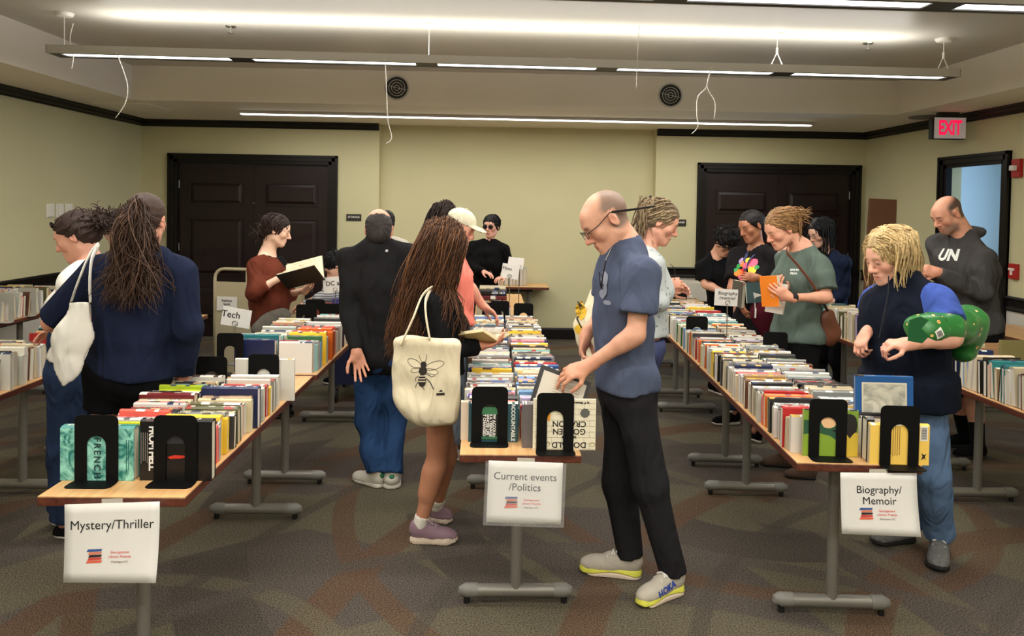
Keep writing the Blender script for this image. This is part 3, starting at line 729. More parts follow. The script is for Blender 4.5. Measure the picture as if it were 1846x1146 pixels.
book_row('F2', -1, .03, .75, 'of the far left second table', gB, 28)
book_row('W1', 1, .2, 1.8, 'of the table along the left wall', gB, 29, size=(.19, .235, .17, .22), lean=10)
book_row('W1', -1, .2, 1.8, 'of the table along the left wall', gB, 30, size=(.19, .235, .17, .22))
GB = 'of the far right table'
book_row('G1', -1, .35, 1.62, GB, gB, 31, size=(.2, .235, .17, .215), thick=(.022, .05), over={24: 'black', 26: 'black', 28: 'white'}, lean=7)
book_row('G1', 1, .35, 1.2, GB, gB, 32, size=(.2, .235, .14, .18))
book_row('G2', -1, .2, 1.6, 'of the far right second table', gB, 33, size=(.2, .235, .17, .24), thick=(.02, .045))
book_row('G2', 1, .1, 1.6, 'of the far right second table', gB, 34)
# alcove table: a single row of pale books, seen edge on
r_ = random.Random(77); xx = -.62; n = 0
while xx < .42:
    n += 1; T_ = r_.uniform(.03, .055); W_ = r_.uniform(.2, .235)
    if not (-.36 < xx < .02):
        spec(Matrix.Translation((xx+T_/2, 9.56, TH)) @ Matrix.Rotation(R(90), 4, 'Z'), .17, W_, T_, r_.choice(['cream', 'tan', 'cream', 'white', 'olive']), True, 'pale old book, %s from the left on the alcove table' % ordn(n), gB)
    xx += T_+.002

# ---- the books at the front of each table, face out behind the bookends
def face_book(px, py, L_, W_, T_, col, hard, label, off=0., dx=0., rz=0., up=0., page=None, lean=0.):
    q = atz(px, py, TH); b = spec(Matrix.Translation((q.x+dx, q.y+.004+T_/2+off, TH+up)) @ Matrix.Rotation(rz, 4, 'Z') @ Matrix.Rotation(R(-lean), 4, 'X'), L_, W_, T_, col, hard, label, 'front books shown face out', page=page, jit=False, keep=True)
    b['i'] = len(BOOKS)-1; return b
FB_french = face_book(174, 867, .262, .197, .046, (44, 128, 122), True, 'teal hardback lettered FRENCH at the front of the mystery table')
FB_hell = face_book(316, 867, .258, .222, .040, (16, 14, 16), True, 'black hardback lettered FROM HELL at the front of the mystery table')
FB_acc = face_book(891, 797, .212, .172, .030, (36, 74, 84), True, 'dark teal hardback lettered ACCOUNTABLE on the current events table', dx=-.006)
FB_side = face_book(838, 797, .04, .17, .02, (214, 196, 176), False, 'narrow pale paperback peeking out left of ACCOUNTABLE', off=.03)
FB_grey = face_book(952, 809, .05, .19, .05, (98, 92, 92), True, 'grey hardback edge between the two current events bookends', off=.01)
FB_don = face_book(1016, 811, .262, .215, .010, (228, 220, 194), False, 'cream brick-patterned picture book upside down on current events', dx=.002)
FB_green = face_book(1497, 823, .225, .195, .014, (122, 152, 56), False, 'green and yellow illustrated cover at the front of the biography table', rz=RR)
FB_yel = face_book(1622, 838, .235, .165, .028, (238, 198, 92), False, 'yellow paperback back cover with barcode on the biography table', rz=RR)
FB_blk = face_book(1572, 835, .03, .18, .05, (18, 18, 20), True, 'black hardback edge beside the yellow paperback', off=.012, rz=RR)
FB_blue = face_book(1618, 826, .245, .315, .018, (30, 84, 146), True, 'tall blue-bordered picture book standing behind the front biography bookend', off=.10, rz=RR, lean=4)
FB_white = face_book(478, 690, .30, .215, .016, (226, 222, 210), False, 'large white book behind the bookend at the far end of the mystery table')
FB_white['M'] = Matrix.Translation((at(478, 690, 3.86).x, 3.86, TH)); 
for i_, (x_, y_, L_, W_, T_, c_) in enumerate([(.0, 6.12, .25, .20, .03, (208, 196, 170)), (.03, 6.165, .24, .19, .035, (222, 218, 208)), (.02, 6.21, .23, .21, .04, (96, 120, 122))]):
    spec(Matrix.Translation((x_, y_, TH)), L_, W_, T_, c_, True, '%s pale upright book, %s from the front by the Films sign' % (['tan', 'white', 'teal'][i_], ordn(i_+1)), gB, keep=True)
for i_, (z_, L_, W_, T_, c_) in enumerate([(.955, .24, .17, .035, 'dark red'), (.992, .235, .18, .045, 'black'), (1.039, .22, .17, .02, 'cream')]):
    spec(Matrix.Translation((.0, 6.42, z_)) @ Matrix.Rotation(R(90), 4, 'X') @ Matrix.Translation((0, T_/2, -W_/2)), L_, W_, T_, c_, True, '%s book lying in the flat pile by the Films sign' % c_, gB, keep=True)
for i_ in range(5):
    spec(Matrix.Translation((-.11+i_*.052, 6.42, TH)) @ Matrix.Rotation(R(90), 4, 'Z'), .24, .21, .046, ['tan', 'cream', 'orange', 'white', 'olive'][i_], True, '%s upright book under the flat pile by the Films sign' % ['tan', 'cream', 'orange', 'white', 'olive'][i_], gB, keep=True)
# ---- turn the book list into objects: the 300 that show largest one by one, the rest as one mass
def shown(b):
    p = b['M'] @ Vector((0, 0, b['W'])); d = p.y
    x, y = proj(p); s = F/d
    a = b['L']*b['T']*1.0/d*s*s + b['W']*b['T']*s*s*min(1, abs(x-890)/900)*.9
    if not (-60 < x < 1906): a *= .02
    if b['keep']: a += 1e9
    return a
order = sorted(range(len(BOOKS)), key=lambda i: -shown(BOOKS[i]))
NB = 300
single = set(order[:NB])
mc, mp_ = [[], [], [], []], [[], [], []]
BOBJ = {}
for i, b in enumerate(BOOKS):
    cv, cf, pv, pf = book_geo(b['L'], b['W'], b['T'], b['hard'])
    uv = cover_uv(cv, cf, b['L'], b['T'])
    if i in single:
        me = bpy.data.meshes.new(b['name']); me.from_pydata(cv, [], cf); set_attrs(me, [b['cc']]*len(uv), uv); me.materials.append(cov_m)
        o = obj(b['name'], me); o.matrix_world = b['M']; tag(o, b['label'], 'book', b['group'])
        pm = bpy.data.meshes.new('pages'); pm.from_pydata(pv, [], pf); set_attrs(pm, [b['pg']]*24, None); pm.materials.append(pag_m)
        obj('pages', pm, o); BOBJ[i] = o
    else:
        M = b['M']; k = len(mc[0])
        mc[0] += [tuple(M @ Vector(v)) for v in cv]; mc[1] += [tuple(j+k for j in f) for f in cf]; mc[2] += [b['cc']]*len(uv); mc[3] += uv
        k = len(mp_[0])
        mp_[0] += [tuple(M @ Vector(v)) for v in pv]; mp_[1] += [tuple(j+k for j in f) for f in pf]; mp_[2] += [b['pg']]*24
if mc[0]:
    me = bpy.data.meshes.new('book_mass'); me.from_pydata(mc[0], [], mc[1]); set_attrs(me, mc[2], mc[3]); me.materials.append(cov_m)
    o = obj('book_mass', me); tag(o, 'remaining rows of small distant books on the tables', 'books', kind='stuff')
    pm = bpy.data.meshes.new('pages'); pm.from_pydata(mp_[0], [], mp_[1]); set_attrs(pm, mp_[2], None); pm.materials.append(pag_m)
    o2 = obj('pages', pm, o); o2['kind'] = 'stuff'
print('BOOKS', len(BOOKS))
# ================================================================ smooth-surface modeller (distance fields -> one continuous mesh)
F32 = np.float32
def V3(p): return np.array([p[0], p[1], p[2]], F32)
def rc(a, b, ra, rb=None, k=.02, op='+'):
    """tapered limb from a to b"""
    a, b = V3(a), V3(b); rb = ra if rb is None else rb; ba = b-a; den = max(float(ba @ ba), 1e-9)
    def f(P):
        q = P-a; t = np.clip((q @ ba)/den, 0, 1)
        q = q-t[:, None]*ba
        return np.sqrt(np.einsum('ij,ij->i', q, q)) - (ra+(rb-ra)*t)
    return (f, k, op)
def ell(c, r, Rm=None, k=.03, op='+'):
    """ellipsoid; Rm columns = its axes"""
    c = V3(c); r = np.array(r, F32); A = np.array(Rm, F32) if Rm is not None else np.eye(3, dtype=F32)
    def f(P):
        q = (P-c) @ A
        a = q/r; k0 = np.sqrt(np.einsum('ij,ij->i', a, a)); b = q/(r*r); k1 = np.sqrt(np.einsum('ij,ij->i', b, b))+1e-9
        return k0*(k0-1)/k1
    return (f, k, op)
def cyl(a, b, ra, rb, k=.02, op='+', fa=1., axis=None, lo=0., hi=0.):
    """tapered limb with flat ends; fa squashes it along axis. lo/hi extend the cut"""
    a, b = V3(a), V3(b); ba = b-a; ln = float(np.sqrt(ba @ ba)); u = ba/ln; ax = V3(axis) if axis is not None else None
    def f(P):
        q = P-a; t = q @ u; tc = np.clip(t/ln, 0, 1); q = q-t[:, None]*u
        if ax is not None:
            s = q @ ax; q = q+(s*(1/fa-1))[:, None]*ax
        d = np.sqrt(np.einsum('ij,ij->i', q, q))-(ra+(rb-ra)*tc)
        if ax is not None: d = d*min(fa, 1)
        return np.maximum(d, np.maximum(-t-lo, t-ln-hi))
    return (f, k, op)
def slv(a, b, ra, rb, k=.03, op='+', flare=0.):
    """sleeve: rounded at a, cut square at b"""
    a, b = V3(a), V3(b); ba = b-a; ln = float(np.sqrt(ba @ ba)); u = ba/ln
    def f(P):
        q = P-a; t = q @ u; tc = np.clip(t/ln, 0, 1.2); q = q-np.clip(t, 0, None)[:, None]*u
        return np.maximum(np.sqrt(np.einsum('ij,ij->i', q, q))-(ra+(rb-ra)*tc), t-ln)
    return (f, k, op)
def rbox(c, h, Rm=None, r=.01, k=.02, op='+'):
    c = V3(c); h = np.array(h, F32)-r; A = np.array(Rm, F32) if Rm is not None else np.eye(3, dtype=F32)
    def f(P):
        q = np.abs((P-c) @ A)-h; m = np.maximum(q, 0)
        return np.sqrt(np.einsum('ij,ij->i', m, m))+np.minimum(q.max(1), 0)-r
    return (f, k, op)
def plane(p, n, k=0., op='&'):
    """keeps the side the normal points to"""
    p, n = V3(p), V3(n)
    return (lambda P: -((P-p) @ n), k, op)
def sd(prims, P, disp=None):
    d = np.full(len(P), 9., F32)
    for f, k, op in prims:
        e = f(P)
        if op == '+':
            if k > 0: h = np.maximum(k-np.abs(d-e), 0)/k; d = np.minimum(d, e)-h*h*k*.25
            else: d = np.minimum(d, e)
        else:
            if op == '-': e = -e
            if k > 0: h = np.maximum(k-np.abs(d-e), 0)/k; d = np.maximum(d, e)+h*h*k*.25
            else: d = np.maximum(d, e)
    if disp is not None: d = d+disp(P)
    return d
_CO = np.array([(i, j, k) for i in (0, 1) for j in (0, 1) for k in (0, 1)], np.int32)
_ED = [(0, 1), (2, 3), (4, 5), (6, 7), (0, 2), (1, 3), (4, 6), (5, 7), (0, 4), (1, 5), (2, 6), (3, 7)]
def net(prims, lo, hi, h, disp=None, slack=.02):
    """surface of the field inside the box, as vertices and quads"""
    lo = np.array(lo, F32); hi = np.array(hi, F32); B = 4
    nb = np.maximum(np.ceil((hi-lo)/(h*B)).astype(int)+1, 1)
    bi = np.stack(np.meshgrid(*[np.arange(n) for n in nb], indexing='ij'), -1).reshape(-1, 3)
    cen = lo+(bi*B+(B-1)/2.).astype(F32)*h
    dc = sd(prims, cen, disp)
    act = np.abs(dc) < h*B*1.1+slack
    V = np.repeat(np.repeat(np.repeat(dc.reshape(nb), B, 0), B, 1), B, 2).astype(F32)
    ab = bi[act]
    off = np.stack(np.meshgrid(*[np.arange(B)]*3, indexing='ij'), -1).reshape(-1, 3)
    idx = (ab[:, None, :]*B+off[None]).reshape(-1, 3)
    V[idx[:, 0], idx[:, 1], idx[:, 2]] = sd(prims, lo+idx.astype(F32)*h, disp)
    V[0], V[-1] = np.maximum(V[0], 1e-4), np.maximum(V[-1], 1e-4)
    V[:, 0], V[:, -1] = np.maximum(V[:, 0], 1e-4), np.maximum(V[:, -1], 1e-4)
    V[:, :, 0], V[:, :, -1] = np.maximum(V[:, :, 0], 1e-4), np.maximum(V[:, :, -1], 1e-4)
    S = V < 0; n = V.shape
    cnt = sum(S[i:n[0]-1+i, j:n[1]-1+j, k:n[2]-1+k].astype(np.int8) for i in (0, 1) for j in (0, 1) for k in (0, 1))
    cells = np.argwhere((cnt > 0) & (cnt < 8))
    if not len(cells): return np.zeros((0, 3), F32), np.zeros((0, 4), int)
    g = cells[:, None, :]+_CO[None]; cv = V[g[..., 0], g[..., 1], g[..., 2]]
    acc = np.zeros((len(cells), 3), F32); m = np.zeros(len(cells), F32)
    for a, b in _ED:
        x = (cv[:, a] < 0) != (cv[:, b] < 0); den = cv[:, a]-cv[:, b]; t = np.where(x, cv[:, a]/np.where(np.abs(den) < 1e-12, 1, den), 0)
        acc += np.where(x[:, None], _CO[a]+t[:, None]*(_CO[b]-_CO[a]), 0); m += x
    verts = lo+(cells+acc/m[:, None]).astype(F32)*h
    ids = np.full([q-1 for q in n], -1, np.int64); ids[cells[:, 0], cells[:, 1], cells[:, 2]] = np.arange(len(cells))
    quads = []
    for ax in range(3):
        b, c = (ax+1) % 3, (ax+2) % 3
        sl0 = [slice(None)]*3; sl1 = [slice(None)]*3; sl0[ax] = slice(0, -1); sl1[ax] = slice(1, None)
        e = np.argwhere(S[tuple(sl0)] != S[tuple(sl1)])
        e = e[(e[:, b] > 0) & (e[:, c] > 0) & (e[:, b] < n[b]-1) & (e[:, c] < n[c]-1)]
        if not len(e): continue
        def cid(db, dc_):
            q = e.copy(); q[:, b] -= db; q[:, c] -= dc_; return ids[q[:, 0], q[:, 1], q[:, 2]]
        Q = np.stack([cid(0, 0), cid(1, 0), cid(1, 1), cid(0, 1)], 1)
        flip = ~S[tuple(e.T)]; Q[flip] = Q[flip][:, ::-1]; quads.append(Q)
    Q = np.concatenate(quads); Q = Q[(Q >= 0).all(1)]
    return verts, Q
def bounds(pts, pad):
    A = np.array([list(p) for p in pts], F32); return A.min(0)-pad, A.max(0)+pad
def npmesh(name, parts, m, cols=None, subs=None):
    """join (verts, quads) pieces into one mesh; cols per piece: n x 3 or one colour"""
    vs_, qs, cs, o = [], [], [], 0
    for i, (v, q) in enumerate(parts):
        if not len(v): continue
        vs_.append(v); qs.append(q+o); o += len(v)
        if cols is not None:
            c = np.asarray(cols[i], F32); cs.append(np.broadcast_to(c, (len(v), 3)) if c.ndim == 1 else c)
    v = np.concatenate(vs_); q = np.concatenate(qs)
    me = bpy.data.meshes.new(name); nq = len(q); k = q.shape[1]
    me.vertices.add(len(v)); me.vertices.foreach_set('co', v.astype(F32).ravel())
    me.loops.add(nq*k); me.loops.foreach_set('vertex_index', q.astype(np.int32).ravel())
    me.polygons.add(nq); me.polygons.foreach_set('loop_start', np.arange(0, nq*k, k, dtype=np.int32)); me.polygons.foreach_set('loop_total', np.full(nq, k, np.int32))
    me.polygons.foreach_set('use_smooth', np.ones(nq, bool)); me.update(calc_edges=True)
    if cols is not None:
        a = me.color_attributes.new('col', 'FLOAT_COLOR', 'POINT')
        c4 = np.ones((len(v), 4), F32); c4[:, :3] = np.concatenate(cs); a.data.foreach_set('color', c4.ravel())
    me.materials.append(m)
    return me
def attr_mat(name, rough, sss=0., bump=0., bscale=80., var=.0, vscale=20., stretch=None, spec=.5, sheen=0.):
    m = bpy.data.materials.new(name); m.use_nodes = True; nt = m.node_tree; N = nt.nodes; L = nt.links; b = N['Principled BSDF']
    a = N.new('ShaderNodeAttribute'); a.attribute_name = 'col'; src = a.outputs['Color']
    tc = N.new('ShaderNodeTexCoord'); mp = N.new('ShaderNodeMapping'); L.new(tc.outputs['Object'], mp.inputs[0])
    if stretch: mp.inputs['Scale'].default_value = stretch
    if var:
        n = N.new('ShaderNodeTexNoise'); n.inputs['Scale'].default_value = vscale; n.inputs['Detail'].default_value = 3; L.new(mp.outputs[0], n.inputs[0])
        mr = N.new('ShaderNodeMapRange'); mr.inputs[1].default_value = .3; mr.inputs[2].default_value = .7; mr.inputs[3].default_value = 1-var; mr.inputs[4].default_value = 1+var; L.new(n.outputs[0], mr.inputs[0])
        mx = N.new('ShaderNodeMix'); mx.data_type = 'RGBA'; mx.blend_type = 'MULTIPLY'; mx.inputs[0].default_value = 1; L.new(src, mx.inputs[6])
        cb = N.new('ShaderNodeCombineColor'); [L.new(mr.outputs[0], cb.inputs[i]) for i in range(3)]; L.new(cb.outputs[0], mx.inputs[7]); src = mx.outputs[2]
    L.new(src, b.inputs['Base Color']); b.inputs['Roughness'].default_value = rough; b.inputs['Specular IOR Level'].default_value = spec; b.inputs['Sheen Weight'].default_value = sheen
    if sss: b.inputs['Subsurface Weight'].default_value = sss; b.inputs['Subsurface Radius'].default_value = (.01, .004, .002); b.inputs['Subsurface Scale'].default_value = 1.
    if bump:
        n2 = N.new('ShaderNodeTexNoise'); n2.inputs['Scale'].default_value = bscale; n2.inputs['Detail'].default_value = 4; L.new(mp.outputs[0], n2.inputs[0])
        bp = N.new('ShaderNodeBump'); bp.inputs['Strength'].default_value = bump; bp.inputs['Distance'].default_value = .01; L.new(n2.outputs[0], bp.inputs['Height']); L.new(bp.outputs[0], b.inputs['Normal'])
    return m
skin_m = attr_mat('skin', .5, sss=.0, var=.06, vscale=25, bump=.05, bscale=120)
hair_m = attr_mat('hair', .55, var=.25, vscale=60, bump=.3, bscale=160, spec=.25)
def lin(c): return np.array(srgb(*c)[:3], F32)
def wav(amp, freq, seed, dirs=None):
    """soft cloth folds: a sum of warped waves"""
    r_ = np.random.RandomState(seed); K = r_.normal(size=(5, 3)).astype(F32)
    if dirs is not None: K = K*.35+np.array(dirs, F32)
    K = K/np.linalg.norm(K, axis=1)[:, None]*freq*r_.uniform(.6, 1.4, (5, 1)); ph = r_.uniform(0, 6.28, 5).astype(F32)
    W = r_.normal(size=(2, 3)).astype(F32)*freq*.35
    def f(P):
        w = np.sin(P @ W[0].astype(F32))+np.sin(P @ W[1].astype(F32)+1)
        s = 0
        for i in range(5): s = s+np.sin(P @ K[i].astype(F32)+ph[i]+w*1.2)
        return (amp*.45*s).astype(F32)
    return f
# ================================================================ people
def frame(fwd, up):
    """columns: right, forward, up"""
    f = Vector(fwd).normalized(); u = Vector(up); r_ = f.cross(u).normalized(); u = r_.cross(f)
    return Matrix((r_, f, u)).transposed()
def head_prims(sc=1., female=False, nose=1., k=1.):
    """head in its own frame: +x right, +y face, +z up; origin between the ears"""
    j = .92 if female else 1.
    L_ = []
    A = lambda *a, **q: L_.append(a[0])
    L_.append(ell((0, -.014, .036), (.075, .097, .084), k=.02))
    L_.append(ell((0, .022, -.030), (.060*j, .066, .080), k=.035))
    L_.append(ell((0, .060, .035), (.052, .032, .045), k=.03))
    for s in (-1, 1):
        L_.append(rc((s*.050*j, .0, -.062), (s*.020, .066, -.098), .020, .020*j, k=.035))
        L_.append(ell((s*.040, .060, -.022), (.024, .022, .022), k=.03))
    L_.append(ell((0, .076, -.100), (.021*j, .018, .017), k=.025))
    L_.append(rc((-.034, .082, .024), (.034, .082, .024), .0105 if female else .013, k=.02))
    for s in (-1, 1): L_.append(ell((s*.031, .104, .004), (.020, .016, .013), k=.016, op='-'))
    for s in (-1, 1): L_.append(ell((s*.031, .080, .003), (.0145, .014, .013), k=.006))
    n = nose
    L_.append(rc((0, .090, .014), (0, .090+.022*n, -.026), .0085, .0115, k=.014))
    L_.append(ell((0, .090+.021*n, -.031), (.0125, .0125, .010), k=.010))
    for s in (-1, 1): L_.append(ell((s*.012, .098, -.035), (.0085, .011, .008), k=.008))
    L_.append(ell((0, .078, -.066), (.026, .020, .020), k=.02))
    L_.append(rc((-.019, .0905, -.061), (.019, .0905, -.061), .0052, k=.008)); L_.append(ell((0, .0965, -.062), (.012, .006, .005), k=.008))
    L_.append(rc((-.016, .089, -.074), (.016, .089, -.074), .006, k=.008)); L_.append(ell((0, .094, -.074), (.013, .006, .006), k=.006))
    L_.append(rbox((0, .104, -.0675), (.021, .012, .0012), r=.001, k=.004, op='-'))
    for s in (-1, 1):
        Rm = np.array(Matrix.Rotation(R(-s*22), 3, 'Z') @ Matrix.Rotation(R(-8), 3, 'X'), F32)
        L_.append(ell((s*.077, -.012, -.004), (.009, .019, .032), Rm, k=.008))
        L_.append(ell((s*.0885, -.007, -.000), (.009, .011, .019), Rm, k=.005, op='-'))
    return L_
def local(prims, M3, o, sc):
    """put prims written in a local frame into the world"""
    A = np.array(M3, F32); o = V3(o); out = []
    for f, k, op in prims:
        out.append(((lambda P, f=f: f(((P-o) @ A/sc).astype(F32))*sc), k*sc, op))
    return out
def face_cols(q, skin, hair, lip, brow=True, eye=True, buzz=None, beard=None, blush=.25):
    """colour per vertex from head-frame positions"""
    c = np.tile(skin, (len(q), 1)).astype(F32); x, y, z = np.abs(q[:, 0]), q[:, 1], q[:, 2]
    def mixin(w, col): c[:] = c*(1-w[:, None])+np.array(col, F32)*w[:, None]
    sm = lambda v, a, b: np.clip((v-a)/(b-a), 0, 1)
    front = sm(y, .05, .07)
    bl = np.exp(-((x-.042)**2+(z+.03)**2)/.0006)*front*blush; mixin(bl, skin*np.array([1.05, .62, .55], F32))
    nb = np.exp(-(x**2+(z+.03)**2)/.0003)*sm(y, .09, .1)*blush; mixin(nb, skin*np.array([1.05, .65, .6], F32))
    eb = sm(x, .06, .075)*np.exp(-((z+.004)**2)/.0008)*sm(-y, -.03, -.01)*.25; mixin(eb, skin*np.array([1.05, .6, .52], F32))
    if buzz is not None:
        col, hl, top, st = buzz[:4]; yb = buzz[4] if len(buzz) > 4 else None    # hairline plane, bald top z, front edge
        nrm = (y*.707-z*.707)
        w = sm(hl-nrm, -.006, .010)*(sm(top-z+ (-y)*.25, -.01, .02) if top is not None else 1)*st*(x < .085)
        if yb is not None: w = w*sm(yb-y-np.clip(z-.06, 0, 1)*.7, -.012, .016)*sm(z, -.062, -.040)
        w = w*(1-sm(x, .068, .074)*(np.abs(y+.012) < .03)*(np.abs(z+.004) < .042))
        mixin(w, col)
    if beard is not None:
        col, st = beard
        w = sm(-z, .040, .062)*sm(y, -.005, .02)*(1-np.exp(-(x**2/.0004+((z+.068)/.012)**2)))*st*sm(.13+z, 0, .02); mixin(w, col)
    if brow:
        arch = .023+.004*np.sin(np.clip((x-.012)/.045, 0, 1)*3.1)
        w = np.exp(-((z-arch)/.0042)**2)*sm(x, .010, .015)*sm(.052-x, 0, .008)*sm(y, .05, .065)*.85; mixin(w, hair*.7)
    if eye:
        w = np.exp(-((z-.001)/.0032)**2)*np.exp(-((x-.031)/.0125)**4)*sm(y, .07, .08)*.9; mixin(w, np.array([.012, .008, .007], F32))
    w = np.exp(-((z+.0675)/.0085)**2)*sm(.024-x, 0, .006)*sm(y, .085, .092)*.8; mixin(w, lip)
    return c
def hand_prims(w, dirv, nrm, side, curl=.5, spread=.12, thumb=.5, sc=1., flat=False):
    """wrist, finger direction, palm normal (the way the palm faces); side +1 right hand"""
    d = Vector(dirv).normalized(); n = Vector(nrm); n = (n-d*n.dot(d)).normalized()
    # thumb side of the hand
    t = (d.cross(n))*(-side)
    w = Vector(w); L_ = []; pts = []
    P = lambda a, b, c: w+d*(a*sc)+t*(b*sc)+n*(c*sc)
    M = np.array(Matrix((t, d, n)).transposed(), F32)
    L_.append(ell(P(.048, .0, 0), (.040*sc, .054*sc, .0165*sc), M, k=.012))
    L_.append(ell(P(.030, .024, .006), (.019*sc, .032*sc, .016*sc), M, k=.015))
    L_.append(rc(P(-.03, 0, 0), P(.02, 0, 0), .024*sc, .024*sc, k=.02))
    fl = [(.030, .076, .098, .0090), (.0095, .080, .108, .0092), (-.0115, .077, .100, .0088), (-.031, .068, .080, .0078)]
    for i, (b, base, ln, r0) in enumerate(fl):
        cu = curl[i] if hasattr(curl, '__len__') else curl
        p = P(base, b, 0); ang = 0; sp = spread*(b/.03)
        segs = (.45, .31, .24); bend = (.75, 1.15, .7)
        for k_ in range(3):
            ang += cu*bend[k_]
            dv = (d*math.cos(ang)+n*math.sin(ang)); dv = (dv+t*sp*math.cos(ang)).normalized()
            e = p+dv*(ln*segs[k_]*sc); r1 = r0*(1-.08*k_); L_.append(rc(p, e, r1*sc, r1*.92*sc, k=.004 if k_ else .010)); pts.append(e); p = e
    # thumb leaves the side of the palm near its base
    p = P(.022, .030, .006); tv = (d*.62+t*.72+n*(.15+.5*thumb)).normalized()
    e = p+tv*(.042*sc); L_.append(rc(p, e, .0125*sc, .0105*sc, k=.012))
    tv2 = (d*.85+t*(.45-.6*thumb)+n*(.1+.7*thumb)).normalized(); e2 = e+tv2*(.034*sc); L_.append(rc(e, e2, .0102*sc, .0095*sc, k=.004))
    tv3 = (d*.9+t*(.25-.6*thumb)+n*(.1+.7*thumb)).normalized(); e3 = e2+tv3*(.026*sc); L_.append(rc(e2, e3, .0098*sc, .0082*sc, k=.004))
    pts += [e, e2, e3, P(-.05, 0, 0), P(.1, .045, 0), P(.1, -.045, 0), P(.05, 0, .03), P(.05, 0, -.03)]
    return L_, pts
def strands(roots, lens, flows, seed, r0=.004, seg=8, wob=.01, n=4, colr=None, drop=0.):
    """tapered locks: roots, lengths, flow(p, t) giving a direction"""
    vs_, qs, cs = [], [], []; rs = np.random.RandomState(seed); o = 0
    ang = np.arange(n)*2*np.pi/n
    for i, p in enumerate(roots):
        p = Vector(p); ln = lens[i]; path = [p.copy()]
        ph = rs.uniform(0, 6.28, 3); fr = rs.uniform(1.5, 4)
        for k in range(seg):
            t = (k+1)/seg; dv = Vector(flows(p, t, i)).normalized()
            p = p+dv*(ln/seg)+Vector((math.sin(fr*t*3+ph[0]), math.sin(fr*t*3+ph[1]), math.sin(fr*t*3+ph[2])))*wob/seg*2; path.append(p.copy())
        c = colr(rs, i)
        T0 = (path[1]-path[0]).normalized(); u = T0.orthogonal().normalized()
        for k, q in enumerate(path):
            T = (path[min(k+1, seg)]-path[max(k-1, 0)]).normalized(); u = (u-T*u.dot(T)).normalized(); w = T.cross(u)
            rr = r0*(1-.75*(k/seg)**2)
            for a in ang: vs_.append(q+rr*(math.cos(a)*u+math.sin(a)*w)); cs.append(c*(1.0+.0*k))
        for k in range(seg):
            for j in range(n): qs.append((o+k*n+j, o+k*n+(j+1) % n, o+(k+1)*n+(j+1) % n, o+(k+1)*n+j))
        o += (seg+1)*n
    return (np.array([list(v) for v in vs_], F32), np.array(qs, np.int64)), np.array(cs, F32)

